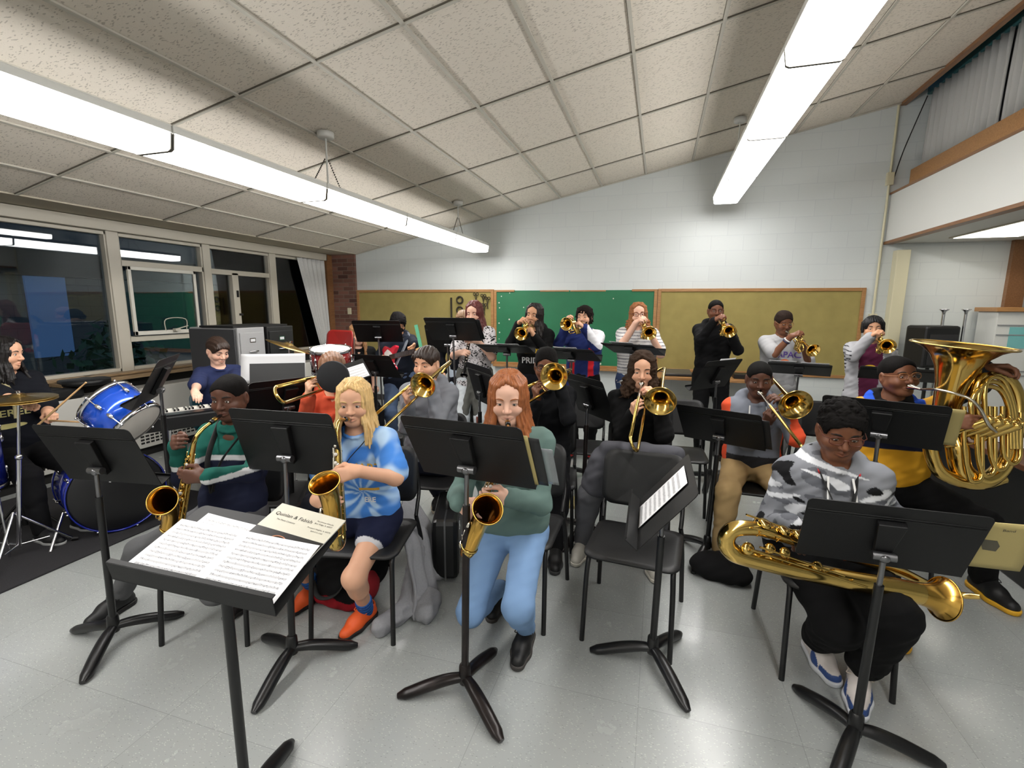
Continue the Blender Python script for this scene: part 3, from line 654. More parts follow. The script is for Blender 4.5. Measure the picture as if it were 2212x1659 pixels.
stand('S20', 'music stand by the heater, turned toward the drummer', (_q.x-0.04, _q.y+0.02), 0.5, tuple(_q), 2.26, 0.50)
stand('S21', 'music stand between keyboard and masked trombone bell, seen edge-on', (-2.24, 2.40), 0.2, (-2.24, 2.44, 1.07), 1.15, 0.62)
stand('S22', 'music stand of the long-haired girl by the brick pier', (-2.78, 4.25), 0.4, (-2.76, 4.22, 1.04), -0.05, 0.70)
chair('black chair holding a phone, between the two saxophone players on the left', -2.30, 2.40, 0.30)
chair('black chair standing behind the curly-haired player, left side', -0.62, 4.05, 0.1)
chair('black chair standing behind the curly-haired player, right side', 0.20, 4.10, 0.05)
chair('black chair in front of the trumpet boy in basketball shirt, right of the trombone bell', 1.42, 4.40, -0.05)
# =================================================================== SMOOTH SURFACES FROM DISTANCE FIELDS
class Grid:
    def __init__(s, lo, hi, h):
        s.lo = np.array(lo, float); s.h = h; s.n = np.maximum(4, np.ceil((np.array(hi, float)-s.lo)/h).astype(int)+1)
        s.f = np.full(tuple(s.n), 0.2, np.float32)
    def sub(s, lo, hi):
        a = np.clip(np.floor((np.asarray(lo)-s.lo)/s.h).astype(int), 0, s.n); b = np.clip(np.ceil((np.asarray(hi)-s.lo)/s.h).astype(int)+1, 0, s.n)
        if np.any(b <= a): return None
        ax = [(s.lo[i]+s.h*np.arange(a[i], b[i])).astype(np.float32) for i in range(3)]
        X = ax[0][:, None, None]; Y = ax[1][None, :, None]; Z = ax[2][None, None, :]
        return (slice(a[0], b[0]), slice(a[1], b[1]), slice(a[2], b[2])), X, Y, Z
V3 = lambda p: np.array([p[0], p[1], p[2]], np.float32)
def RCn(a, b, ra, rb=None, k=0.02, op='u'): return ('rc', V3(a), V3(b), float(ra), float(ra if rb is None else rb), k, op)
def ELL(c, r, k=0.02, op='u', R=None): return ('el', V3(c), V3(r), (np.eye(3, dtype=np.float32) if R is None else np.array(R, np.float32)), 0.0, k, op)
def ev(p, X, Y, Z):
    if p[0] == 'rc':
        a, b, ra, rb = p[1], p[2], p[3], p[4]; d = b-a; L = float(d@d)+1e-12
        px, py, pz = X-a[0], Y-a[1], Z-a[2]
        t = np.clip((px*d[0]+py*d[1]+pz*d[2])/L, 0, 1)
        return np.sqrt((px-t*d[0])**2+(py-t*d[1])**2+(pz-t*d[2])**2) - (ra+(rb-ra)*t)
    c, r, R = p[1], p[2], p[3]
    px, py, pz = X-c[0], Y-c[1], Z-c[2]
    q = [(px*R[0][i]+py*R[1][i]+pz*R[2][i]) for i in range(3)]
    k0 = np.sqrt((q[0]/r[0])**2+(q[1]/r[1])**2+(q[2]/r[2])**2); k1 = np.sqrt((q[0]/r[0]**2)**2+(q[1]/r[1]**2)**2+(q[2]/r[2]**2)**2)+1e-9
    return k0*(k0-1)/k1
def bbox(p, m):
    if p[0] == 'rc':
        r = max(p[3], p[4])+m; return np.minimum(p[1], p[2])-r, np.maximum(p[1], p[2])+r
    r = float(np.max(p[2]))+m; return p[1]-r, p[1]+r
def bounds(prims, m=0.02):
    lo = np.min([bbox(p, m)[0] for p in prims if p[6] == 'u'], axis=0); hi = np.max([bbox(p, m)[1] for p in prims if p[6] == 'u'], axis=0); return lo, hi
def fill(g, prims):
    for p in prims:
        k = p[5]; lo, hi = bbox(p, k+2.5*g.h); r = g.sub(lo, hi)
        if r is None: continue
        sl, X, Y, Z = r; d = ev(p, X, Y, Z); f = g.f[sl]
        if p[6] == 'u':
            h = np.maximum(k-np.abs(f-d), 0)/max(k, 1e-6); g.f[sl] = np.minimum(f, d)-h*h*k*0.25
        else:
            d = -d; h = np.maximum(k-np.abs(f-d), 0)/max(k, 1e-6); g.f[sl] = np.maximum(f, d)+h*h*k*0.25
def wave(X, Y, Z, s, seed=0):
    q = 6.2832*s; a = seed*1.7
    m1 = 0.55+0.45*np.sin(q*0.31*(X*0.8+Z*0.9)+a*2.1); m2 = 0.55+0.45*np.sin(q*0.27*(Y-Z+X*0.5)+a*3.3+2)
    w = m1*np.sin(q*(X*0.55+Y*0.35+Z*0.75)+a+2.4*np.sin(q*0.40*(Z-X*0.8)+a)) + m2*np.sin(q*(Y*0.8-Z*0.85+X*0.5)*1.25+2*a+2.2*np.sin(q*0.45*(X+Z*0.6)+a)) + 0.5*np.sin(q*(Z*1.1-X*0.7+Y*0.5)*1.8+3*a+1.5*np.sin(q*0.5*Z))
    return w/2.4
def apply_noise(g, amp, scale, seed=0):
    idx = np.nonzero(np.abs(g.f) < 0.03)
    X = g.lo[0]+g.h*idx[0]; Y = g.lo[1]+g.h*idx[1]; Z = g.lo[2]+g.h*idx[2]
    g.f[idx] += (amp*wave(X, Y, Z, scale, seed)).astype(np.float32)
_EDGES = [(0, 1), (2, 3), (4, 5), (6, 7), (0, 2), (1, 3), (4, 6), (5, 7), (0, 4), (1, 5), (2, 6), (3, 7)]
_CORN = np.array([(x, y, z) for x in (0, 1) for y in (0, 1) for z in (0, 1)])
def nets(g):
    f = g.f; s = f < 0; cnt = np.zeros(tuple(g.n-1), np.int8)
    for c in _CORN: cnt += s[c[0]:f.shape[0]-1+c[0], c[1]:f.shape[1]-1+c[1], c[2]:f.shape[2]-1+c[2]]
    act = (cnt > 0) & (cnt < 8); idx = np.argwhere(act)
    if len(idx) == 0: return np.zeros((0, 3)), np.zeros((0, 4), int)
    num = np.full(act.shape, -1, np.int32); num[act] = np.arange(len(idx))
    cv = np.stack([f[idx[:, 0]+c[0], idx[:, 1]+c[1], idx[:, 2]+c[2]] for c in _CORN], 1)
    P = np.zeros((len(idx), 3)); n = np.zeros(len(idx))
    for a, b in _EDGES:
        m = (cv[:, a] < 0) != (cv[:, b] < 0); t = np.where(m, cv[:, a]/np.where(m, cv[:, a]-cv[:, b], 1), 0)
        P += m[:, None]*(_CORN[a]+(_CORN[b]-_CORN[a])*t[:, None]); n += m
    V = g.lo+g.h*(idx+P/n[:, None])
    F = []
    for ax in range(3):
        a, b = [(1, 2), (2, 0), (0, 1)][ax]
        s0 = [slice(1, -1)]*3; s1 = [slice(1, -1)]*3; s0[ax] = slice(0, -1); s1[ax] = slice(1, None)
        A = s[tuple(s0)]; B = s[tuple(s1)]; e = np.argwhere(A != B)
        if len(e) == 0: continue
        fl = A[tuple(e.T)]; e = e.copy(); e[:, a] += 1; e[:, b] += 1
        def nb(da, db):
            q = e.copy(); q[:, a] -= da; q[:, b] -= db; return num[q[:, 0], q[:, 1], q[:, 2]]
        Q = np.stack([nb(1, 1), nb(0, 1), nb(0, 0), nb(1, 0)], 1)
        Q[~fl] = Q[~fl][:, ::-1]; F.append(Q)
    F = np.concatenate(F); F = F[(F >= 0).all(1)]
    return V, F
def to_mesh(name, V, F, mats, colors=None, origin=(0, 0, 0)):
    me = bpy.data.meshes.new(name); nV, nF = len(V), len(F)
    V = V-np.array(origin, float)
    me.vertices.add(nV); me.vertices.foreach_set('co', V.astype(np.float32).ravel())
    me.loops.add(nF*4); me.loops.foreach_set('vertex_index', F.astype(np.int32).ravel())
    me.polygons.add(nF); me.polygons.foreach_set('loop_start', np.arange(0, nF*4, 4, dtype=np.int32)); me.polygons.foreach_set('use_smooth', np.ones(nF, bool))
    me.update(calc_edges=True); me.validate()
    for m in (mats if isinstance(mats, (list, tuple)) else [mats]): me.materials.append(m)
    if colors is not None:
        a = me.color_attributes.new('Col', 'FLOAT_COLOR', 'POINT'); c = np.ones((len(me.vertices), 4), np.float32); c[:, :3] = colors[:len(me.vertices)]
        a.data.foreach_set('color', c.ravel())
    return me
def solid(prims, h, noise=None, cut=None, lo=None, hi=None, pad=0.02):
    l, u = bounds(prims, pad)
    if lo is not None: l = np.maximum(l, lo)
    if hi is not None: u = np.minimum(u, hi)
    g = Grid(l, u, h); fill(g, prims)
    if noise: apply_noise(g, *noise)
    if cut is not None:
        X = (g.lo[0]+g.h*np.arange(g.n[0]))[:, None, None]; Y = (g.lo[1]+g.h*np.arange(g.n[1]))[None, :, None]; Z = (g.lo[2]+g.h*np.arange(g.n[2]))[None, None, :]
        g.f = np.maximum(g.f, cut(X, Y, Z).astype(np.float32))
    return nets(g)

# =================================================================== PEOPLE
def ik(a, c, l1, l2, pole):
    a, c, pole = Vector(a), Vector(c), Vector(pole); d = c-a; L = d.length
    mx = (l1+l2)*0.995
    if L > mx: c = a+d*(mx/L); d = c-a; L = mx
    if L < abs(l1-l2)*1.05: L = abs(l1-l2)*1.05
    u = d.normalized(); x = (l1*l1-l2*l2+L*L)/(2*L); hgt = math.sqrt(max(1e-6, l1*l1-x*x))
    p = pole-u*pole.dot(u); p = p.normalized() if p.length > 1e-5 else Vector((0, 0, -1))
    return a+u*x+p*hgt, c
def hand_prims(w, d, n, side, sc, curl=(0.5, 0.9, 0.7), spread=0.05, thumb=0.3, grip=None):
    """w wrist, d towards the knuckles, n out of the palm"""
    w, d = Vector(w), Vector(d).normalized(); n = (Vector(n)-d*Vector(n).dot(d)).normalized(); s = d.cross(n)*(1 if side == 'R' else -1)
    P = []; f = lambda a, b, c: w+(s*a+d*b+n*c)*sc
    P.append(RCn(f(0, -0.008, 0), f(0, 0.02, 0), 0.0215*sc, 0.025*sc, 0.02))
    for (ss, dd, ln) in ((0.027, 0.086, 0.068), (0.009, 0.090, 0.076), (-0.009, 0.086, 0.070), (-0.026, 0.077, 0.055)):
        P.append(RCn(f(ss*0.6, 0.015, 0), f(ss, dd, 0), 0.016*sc, 0.0115*sc, 0.012))
        p = f(ss, dd, 0); ang = 0.0; i = 0; dv = (d+s*(ss*spread*12)).normalized()
        r0 = 0.0092*sc
        for fr, cu in zip((0.46, 0.30, 0.24), curl):
            ang += cu; q = p+(dv*math.cos(ang)+n*math.sin(ang))*(ln*fr*sc)
            P.append(RCn(p, q, r0, r0*0.9, 0.004 if i else 0.007)); p = q; r0 *= 0.9; i += 1
    a = f(0.022, 0.018, 0.006); b = f(0.046, 0.045, 0.012+0.02*thumb); c = f(0.050-0.02*thumb, 0.078, 0.022+0.035*thumb); e = f(0.042-0.035*thumb, 0.100, 0.028+0.05*thumb)
    P += [RCn(f(0.010, 0.012, 0.004), a, 0.017*sc, 0.016*sc, 0.012), RCn(a, b, 0.0145*sc, 0.012*sc, 0.01), RCn(b, c, 0.0115*sc, 0.010*sc, 0.006), RCn(c, e, 0.0098*sc, 0.008*sc, 0.004)]
    return P
M_EYE = mat('eye', (1, 1, 1), rough=0.12, attr=True)
M_LENSG = None
def glasses_mb(Hm, sc, shape='rect'):
    b = MB(); f = lambda x, y, z: Hm @ Vector((x*sc, y*sc, z*sc))
    for s in (-1, 1):
        w, h = (0.025, 0.018) if shape == 'rect' else (0.024, 0.021)
        pts = [f(s*0.033+w*math.copysign(abs(math.cos(a))**0.7, math.cos(a)), 0.099-0.10*abs(0.033+s*0*0)*0-0.10*abs(s*0.033+w*math.cos(a))**1.5*1.2, 0.002+h*math.copysign(abs(math.sin(a))**0.7, math.sin(a))) for a in [2*math.pi*i/24 for i in range(24)]]
        b.sweep(pts, 0.0021*sc, 6, closed=True)
        b.sweep([f(s*0.059, 0.090, 0.008), f(s*0.074, 0.075, 0.008), f(s*0.081, 0.0, 0.008), f(s*0.078, -0.02, 0.0)], 0.0018*sc, 6)
    b.sweep([f(-0.010, 0.101, 0.006), f(0, 0.104, 0.009), f(0.010, 0.101, 0.006)], 0.002*sc, 6)
    return b
def blend(c, m, d): return c*(1-m[:, None])+np.array(d)[None, :]*m[:, None]
def sstep(x, a, b):
    t = np.clip((x-a)/(b-a), 0, 1); return t*t*(3-2*t)
PEOPLE = {}
class Person: pass
def head_prims(Hm, s, fat=1.0, lid=0.5, puff=0.0):
    f = lambda x, y, z: Hm @ Vector((x*s, y*s, z*s)); R = np.array([[Hm[i][j] for j in range(3)] for i in range(3)], np.float32)
    E = lambda c, r, k=0.02, op='u': ELL(f(*c), [q*s for q in r], k*s, op, R)
    C = lambda a, b, ra, rb=None, k=0.02, op='u': RCn(f(*a), f(*b), ra*s, (ra if rb is None else rb)*s, k*s, op)
    P = [E((0, -0.014, 0.030), (0.073, 0.091, 0.081)), E((0, 0.020, -0.018), (0.062*fat, 0.068, 0.075), 0.03), E((0, 0.045, 0.045), (0.056, 0.045, 0.045), 0.03),
         C((0, 0.03, -0.045), (0, 0.056, -0.090), 0.050*fat, 0.022, 0.03)]
    for q in (-1, 1):
        P += [C((q*0.050*fat, 0.0, -0.045), (q*0.020*fat, 0.052, -0.088), 0.022, 0.019, 0.03), E((q*0.039*fat, 0.055, -0.034), (0.025+0.006*puff, 0.025+0.006*puff, 0.025), 0.02)]
    P += [C((-0.033, 0.076, 0.020), (0.033, 0.076, 0.020), 0.0115, None, 0.014)]
    for q in (-1, 1):
        P += [E((q*0.031, 0.101, 0.003), (0.021, 0.017, 0.014), 0.012, 's'), E((q*0.031, 0.0725, 0.003), (0.0165, 0.0145, 0.0145), 0.004)]
        zo = 0.0015-0.004*(1-lid); P.append(E((q*0.0315, 0.089, zo), (0.0128, 0.010, 0.0016+0.0044*lid), 0.0015, 's'))
        P += [E((q*0.078, -0.010, -0.008), (0.009, 0.019, 0.032), 0.008), E((q*0.088, -0.006, -0.004), (0.007, 0.010, 0.018), 0.004, 's')]
    P += [C((0, 0.083, 0.012), (0, 0.103, -0.029), 0.0078, 0.0122, 0.012), E((-0.0115, 0.093, -0.033), (0.0085, 0.010, 0.0075), 0.006), E((0.0115, 0.093, -0.033), (0.0085, 0.010, 0.0075), 0.006),
          C((-0.021, 0.077, -0.0645), (0, 0.0870, -0.0600), 0.0040, 0.0062, 0.008), C((0.021, 0.077, -0.0645), (0, 0.0870, -0.0600), 0.0040, 0.0062, 0.008),
          C((-0.018, 0.077, -0.0695), (0, 0.0855, -0.0728), 0.0045, 0.0066, 0.008), C((0.018, 0.077, -0.0695), (0, 0.0855, -0.0728), 0.0045, 0.0066, 0.008),
          C((-0.021, 0.0835, -0.0665), (0, 0.0945, -0.0665), 0.0017, None, 0.003, 's'), C((0.021, 0.0835, -0.0665), (0, 0.0945, -0.0665), 0.0017, None, 0.003, 's')]
    return P
def hair_build(kind, Hm, s, seed=1, length=0.28, h=0.003):
    rr = random.Random(seed); f = lambda x, y, z: Hm @ Vector((x*s, y*s, z*s)); R = np.array([[Hm[i][j] for j in range(3)] for i in range(3)], np.float32)
    E = lambda c, r, k=0.02, op='u': ELL(f(*c), [q*s for q in r], k*s, op, R)
    C = lambda a, b, ra, rb=None, k=0.006, op='u': RCn(f(*a), f(*b), ra*s, (ra if rb is None else rb)*s, k*s, op)
    P = []; noise = None
    thick = {'short': 0.010, 'fade': 0.004, 'buzz': 0.005, 'flat': 0.008, 'afro': 0.010, 'long': 0.009, 'curly': 0.010, 'bowl': 0.013, 'shag': 0.012}[kind]
    P.append(E((0, -0.015, 0.031), (0.0735+thick, 0.0915+thick, 0.081+thick)))
    if kind not in ('long', 'curly'): P.append(E((0, 0.045, 0.045), (0.0565+thick, 0.0455+thick, 0.0455+thick), 0.03))
    if kind == 'flat': P += [E((0, 0.000, 0.085), (0.070, 0.082, 0.045), 0.02)]
    if kind == 'afro':
        for k in range(150):
            a = rr.uniform(0, 6.283); e = rr.uniform(0.05, 1.5); c = (0.078*math.cos(a)*math.cos(e), -0.010+0.092*math.sin(a)*math.cos(e), 0.045+0.078*math.sin(e))
            P.append(E(c, (0.012, 0.012, 0.014), 0.006))
    # take the face away
    P += [E((0, 0.098, -0.036), (0.070, 0.066, 0.073 if kind in ('long', 'curly') else 0.101), 0.008, 's'), E((0, 0.03, -0.09), (0.095, 0.075, 0.070), 0.01, 's')]
    if kind in ('fade', 'flat', 'afro', 'buzz'): P += [E((q*0.040, 0.098, 0.005), (0.030, 0.05, 0.045), 0.008, 's') for q in (-1, 1)]
    if kind not in ('long', 'curly', 'shag'):
        for q in (-1, 1): P.append(E((q*0.085, 0.012, -0.022), (0.030, 0.034, 0.042), 0.008, 's'))
    if kind not in ('long', 'curly', 'shag', 'bowl'): P.append(E((0, -0.07, -0.105), (0.10, 0.10, 0.070), 0.01, 's'))
    if kind == 'short':
        for k in range(26):
            x = rr.uniform(-0.05, 0.05); P.append(C((x, 0.055, 0.095-abs(x)*0.3), (x+rr.uniform(0.0, 0.018), 0.087, 0.064-abs(x)*0.25+rr.uniform(-0.004, 0.006)), 0.010, 0.005))
    if kind == 'bowl':
        for k in range(40):
            x = rr.uniform(-0.068, 0.068); y = 0.08-abs(x)*abs(x)*9; P.append(C((x*0.8, y-0.03, 0.092), (x, y, 0.036+rr.uniform(-0.008, 0.008)), 0.011, 0.006))
        for k in range(24):
            q = rr.choice((-1, 1)); y = rr.uniform(-0.09, 0.02); P.append(C((q*0.075, y, 0.05), (q*0.084, y, -0.035+rr.uniform(-0.01, 0.02)), 0.012, 0.007))
    if kind == 'shag':
        for k in range(110):
            a = rr.uniform(0.5, 2*math.pi-0.5)+math.pi/2; x, y = 0.082*math.cos(a), -0.012+0.094*math.sin(a); z = rr.uniform(-0.06, 0.08)
            cz = math.sqrt(max(0.05, 1-max(0, (z-0.03)/0.085)**2)); x *= cz; y *= cz
            P.append(C((x*0.95, y*0.95, z+0.012), (x*1.08+rr.uniform(-.01, .01), y*1.08+rr.uniform(-.01, .01), z-0.02), 0.013, 0.007))
        for k in range(30):
            x = rr.uniform(-0.062, 0.062); P.append(C((x*0.9, 0.05, 0.098-abs(x)*0.4), (x+rr.uniform(-0.01, 0.01), 0.090-abs(x)*0.25, 0.054+rr.uniform(-0.012, 0.008)-abs(x)*0.3), 0.012, 0.006))
    if kind in ('long', 'curly'):
        down = Hm.to_3x3().inverted() @ Vector((0, 0, -1)); jx = 0.006
        for q in (-1, 1):
            for k in range(9):
                u = k/8; pts = [Vector((0.004, 0.062-0.05*u, 0.100+0.006*u)), Vector((q*(0.036+0.012*u), 0.068-0.045*u, 0.080)), Vector((q*(0.063+0.008*u), 0.052-0.036*u, 0.035)), Vector((q*(0.074+0.006*u), 0.040-0.03*u, -0.02)), Vector((q*(0.077+0.006*u), 0.030-0.03*u, -0.07)), Vector((q*(0.080+0.006*u), 0.028-0.03*u, -0.07))+down*(length*rr.uniform(0.5, 0.95))]
                for w in range(5): P.append(C(pts[w], pts[w+1], 0.0105-0.001*w, 0.0095-0.001*w if w < 4 else 0.004, 0.004))
        n = 84 if kind == 'long' else 90
        for k in range(n):
            a = (k/n)*2*math.pi*0.80 + math.pi/2 + 2*math.pi*0.10                          # leave the face open
            ca, sa = math.cos(a), math.sin(a); jr = rr.uniform(0.97, 1.06)
            p0 = Vector((0.040*ca, -0.015+0.050*sa, 0.104)); p1 = Vector((0.069*ca*jr, -0.013+0.086*sa*jr, 0.070)); p1b = Vector((0.079*ca*jr, -0.012+0.096*sa*jr, 0.015)); p2 = Vector((0.082*ca*jr, -0.014+0.092*sa*jr, -0.055))
            ln = length*rr.uniform(0.80, 1.05); r0 = 0.0115 if kind == 'long' else 0.012
            out = Vector((ca*0.10, sa*0.05-0.05 if sa < 0.3 else sa*0.10, 0))
            pts = [p0, p1, p1b, p2]; m = 4 if kind == 'long' else 7
            for q in range(1, m+1):
                t = q/m; w = Vector((rr.gauss(0, 1), rr.gauss(0, 1), 0))*(0.004 if kind == 'long' else 0.010)
                pts.append(p2+down*(ln*t)+out*(t*0.35)+w)
            for q in range(len(pts)-1):
                ra = r0*(1-0.45*max(0, q-1)/len(pts)); rb = r0*(1-0.45*max(0, q)/len(pts)) if q < len(pts)-2 else 0.004
                P.append(C(pts[q], pts[q+1], ra, rb, 0.004))
            if kind == 'curly':
                for q in range(1, len(pts)-1): P.append(E(pts[q], (0.014, 0.014, 0.012), 0.004))
    nz = {'short': (0.0022, 26, seed), 'fade': (0.0008, 90, seed), 'buzz': (0.0008, 90, seed), 'flat': (0.0016, 55, seed), 'afro': (0.003, 48, seed), 'long': (0.0012, 40, seed), 'curly': (0.003, 34, seed), 'bowl': (0.0015, 34, seed), 'shag': (0.0025, 30, seed)}[kind]
    l, u = bounds(P, 0.02); g = Grid(l, u, h*(1.0 if kind != 'curly' else 1.15)); fill(g, P)
    if kind in ('long', 'bowl', 'short'):
        idx = np.nonzero(np.abs(g.f) < 0.02); Q = np.stack([g.lo[i]+g.h*idx[i] for i in range(3)], 1); Hi = Hm.inverted(); A = np.array([[Hi[i][j] for j in range(4)] for i in range(3)]); q = (Q@A[:, :3].T+A[:, 3])/s
        th = np.arctan2(q[:, 1]+0.012, q[:, 0]); zz = q[:, 2]
        if kind == 'short': th = q[:, 0]*9+q[:, 1]*2
        g.f[idx] += (s*(0.0020*np.sin(34*th+2.2*np.sin(22*zz+seed))+0.0013*np.sin(61*th-1.5*np.sin(31*zz)+1)+0.0008*np.sin(15*th+40*zz))).astype(np.float32)
    else: apply_noise(g, *nz)
    return nets(g)
def strap_mesh(pts, w, th, m): pass
def person(key, label, head, t, face=(0, 0, 0), S=1.0, sit=True, byaw=0.0, lean=0.05, side=0.0, skin=(0.6, 0.4, 0.3), hair=('short', (0.05, 0.03, 0.02), {}), top=None, legs=None, feet=None, R=None, L=None,
           shw=0.148, fat=1.0, hs=1.0, glasses=None, lid=0.45, q=1.0, seat=0.455, neck_off=0.0, elbow=(0, 0), puff=0.3, knees=(0.0, 0.0), shoes=None, hide_legs=False):
    p = Person(); PEOPLE[key] = p
    Hc = W(head[0], head[1], t); p.H = Hc
    fw = Vector((math.sin(byaw), -math.cos(byaw), 0)); lf = Vector((math.cos(byaw), math.sin(byaw), 0)); up = Vector((0, 0, 1))
    Hm = Matrix.Translation(Hc) @ Matrix.Rotation(face[0], 4, 'Z') @ Matrix.Rotation(math.pi, 4, 'Z') @ Matrix.Rotation(-face[1], 4, 'X') @ Matrix.Rotation(face[2], 4, 'Y')
    p.Hm = Hm; hsz = hs*1.0
    p.mouth = Hm @ Vector((0, 0.094*hsz, -0.0655*hsz))
    hfw = Hm.to_3x3() @ Vector((0, 1, 0)); hup = Hm.to_3x3() @ Vector((0, 0, 1))
    Nb = Hc - up*(0.165*hsz+neck_off) - fw*0.028 + Vector((0, 0, 0)); p.N = Nb
    if sit:
        Pv = Vector((Nb.x, Nb.y, 0)) - fw*lean + lf*side; Pv.z = seat+0.085*S
    else:
        Pv = Vector((Nb.x, Nb.y, 0)) - fw*lean + lf*side; Pv.z = Nb.z*0.615
    p.P = Pv; ax = (Nb-Pv); sp = lambda u: Pv+ax*u
    sh = {}; 
    for sd, q_ in (('R', -1), ('L', 1)): sh[sd] = Nb + lf*(q_*shw*S) - up*0.045*S - fw*0.005
    p.sh = sh; hipw = 0.085*S*(0.5+0.5*fat); hip = {'R': Pv-lf*hipw, 'L': Pv+lf*hipw}
    # ---- torso
    def torso(e, k=0.05):
        g = fat
        return [RCn(Pv-lf*0.07*S*g, Pv+lf*0.07*S*g, (0.098*S*g+e), None, k), RCn(sp(.28)-lf*0.065*S*g+fw*0.015*(g-1)*4, sp(.28)+lf*0.065*S*g+fw*0.015*(g-1)*4, 0.093*S*g+e, None, k),
                RCn(sp(.55)-lf*0.075*S*g, sp(.55)+lf*0.075*S*g, 0.092*S*g+e, None, k), RCn(sp(.76)-lf*0.088*S, sp(.76)+lf*0.088*S, 0.088*S*(0.6+0.4*g)+e, None, k),
                RCn(sh['R'], sh['L'], 0.050*S+e*0.8, None, k), RCn(sh['R']+lf*0.04, sp(.97), 0.045*S+e, 0.048+e, 0.03), RCn(sh['L']-lf*0.04, sp(.97), 0.045*S+e, 0.048+e, 0.03)]
    arm = {}
    ua, fa = 0.275*S, 0.235*S
    handp = {'R': [], 'L': []}
    for sd, spec, q_ in (('R', R, -1), ('L', L, 1)):
        if spec is None:
            spec = dict(at=Pv+fw*0.30*S+lf*(q_*0.13)+up*0.12, d=fw, n=-up) if sit else dict(at=Pv+lf*(q_*0.22)+up*(-0.02), d=-up+fw*0.2, n=-lf*q_)
        at = Vector(spec['at']); d = Vector(spec['d']).normalized(); n = Vector(spec['n']); n = (n-d*n.dot(d)).normalized(); hsc = 0.93*S*spec.get('sc', 1.0)
        wr = at - d*(0.075*hsc) - n*(0.030*hsc)
        pole = spec.get('pole'); pole = Vector(pole) if pole is not None else ((-up*1.0+lf*(q_*0.30)-fw*0.55) if sit else (-up*0.95+lf*(q_*0.50)-fw*0.2))
        el, wr = ik(sh[sd], wr, ua, fa, pole); arm[sd] = (sh[sd], el, wr, d)
        handp[sd] = hand_prims(wr, d, n, sd, hsc, spec.get('curl', (0.6, 0.9, 0.6)), thumb=spec.get('thumb', 0.5))
    p.arm = arm
    def arms(e, u=1.0, up_to=2.0, k=0.03):
        # up_to: 1 = elbow, 2 = wrist
        o = []
        for sd in ('R', 'L'):
            a, b, c, d = arm[sd]
            if up_to <= 1: o.append(RCn(a, a.lerp(b, up_to), 0.044*S*u+e, 0.040*S*u+e*1.7, k))
            else:
                o.append(RCn(a, b, 0.044*S*u+e, 0.036*S*u+e*1.2, k)); o.append(RCn(b, b.lerp(c, up_to-1), 0.037*S*u+e*1.2, 0.026*S*u+e*1.3+0.002, k))
        return o
    # ---- legs
    leg = {}; th, sk = 0.405*S, 0.40*S
    for sd, q_ in (('R', -1), ('L', 1)):
        ft = (feet or {}).get(sd)
        if ft is None:
            b = (Pv+fw*0.42*S+lf*(q_*0.11)) if sit else (Pv+lf*(q_*0.09)); ft = (b.x, b.y, byaw)
        fz = ft[3] if len(ft) > 3 else 0.0
        ank = Vector((ft[0], ft[1], fz+0.085*S)); fy = ft[2]; fd = Vector((math.sin(fy), -math.cos(fy), 0))
        pole = fw*1.0+up*(1.2 if sit else 0.1)+lf*(q_*0.15+knees[0 if sd == 'R' else 1])
        kn, an = ik(hip[sd], ank, th, sk, pole); leg[sd] = (hip[sd], kn, an, fd, fz)
    p.leg = leg
    def legp(e, u=1.0, up_to=2.0, k=0.03, knee=1.0):
        o = []
        for sd in ('R', 'L'):
            a, b, c, fd, fz = leg[sd]
            if up_to <= 1: o.append(RCn(a, a.lerp(b, up_to), 0.080*S*u*fat+e, 0.062*S*u*fat+e*1.6, k))
            else:
                o.append(RCn(a, b, 0.080*S*u*fat+e, 0.053*S*u+e, k)); o.append(RCn(b, b.lerp(c, up_to-1), 0.052*S*u+e, (0.052+(0.034-0.052)*(up_to-1))*S*u+e*1.2, k))
                if knee: o.append(RCn(b-(c-b).normalized()*0.0, b+(c-b)*0.35, 0.050*S*u+e, 0.050*S*u+e, k))
        return o
    # ---- the body: one surface; finer cells for head and hands
    body = torso(-0.012) + arms(-0.004 if (top or {}).get('sleeve', 2) >= 1.9 else 0.0) + legp(-0.012 if (legs or {}).get('len', 2) > 1.5 else 0.0)
    for sd in ('R', 'L'):
        a, b, c, fd, fz = leg[sd]; body.append(RCn(c-Vector((0, 0, 0.03*S)), c-Vector((0, 0, 0.045*S))+fd*0.11*S, 0.028*S, 0.022*S, 0.03))
    neck = [RCn(Hm @ Vector((0, -0.022*hsz, -0.05*hsz)), Nb+up*0.01, 0.049*hsz, 0.054*S, 0.03), RCn(Nb+up*0.02, Nb-up*0.04, 0.054*S, 0.075*S, 0.03)]
    hp = head_prims(Hm, hsz, fat=1.0+0.35*(fat-1), lid=lid, puff=puff)
    allp = body+neck+hp+handp['R']+handp['L']
    boxes = [(np.array(Hc)-np.array([0.135]*3)*hsz, np.array(Hc)+np.array([0.135]*3)*hsz, 0.0023*q)]
    for sd in ('R', 'L'):
        l, u = bounds(handp[sd], 0.012); boxes.append((l, u, 0.0032*q))
    Vs, Fs, o = [], [], 0
    hb = 0.0065
    l, u = bounds(allp, 0.03); g = Grid(l, u, hb); fill(g, allp); V, F = nets(g)
    c = V[F].mean(1); keep = np.ones(len(F), bool)
    for (bl, bu, hh) in boxes: keep &= ~np.all((c > bl+hb*0.8) & (c < bu-hb*0.8), axis=1)
    Vs.append(V); Fs.append(F[keep]); o = len(V)
    for bi, (bl, bu, hh) in enumerate(boxes):
        g = Grid(bl, bu, hh); fill(g, allp); V, F = nets(g); c = V[F].mean(1); keep = np.ones(len(F), bool)
        for (pl, pu, ph) in boxes[:bi]: keep &= ~np.all((c > pl+ph*1.5) & (c < pu-ph*1.5), axis=1)
        Vs.append(V); Fs.append(F[keep]+o); o += len(V)
    V = np.concatenate(Vs); F = np.concatenate(Fs)
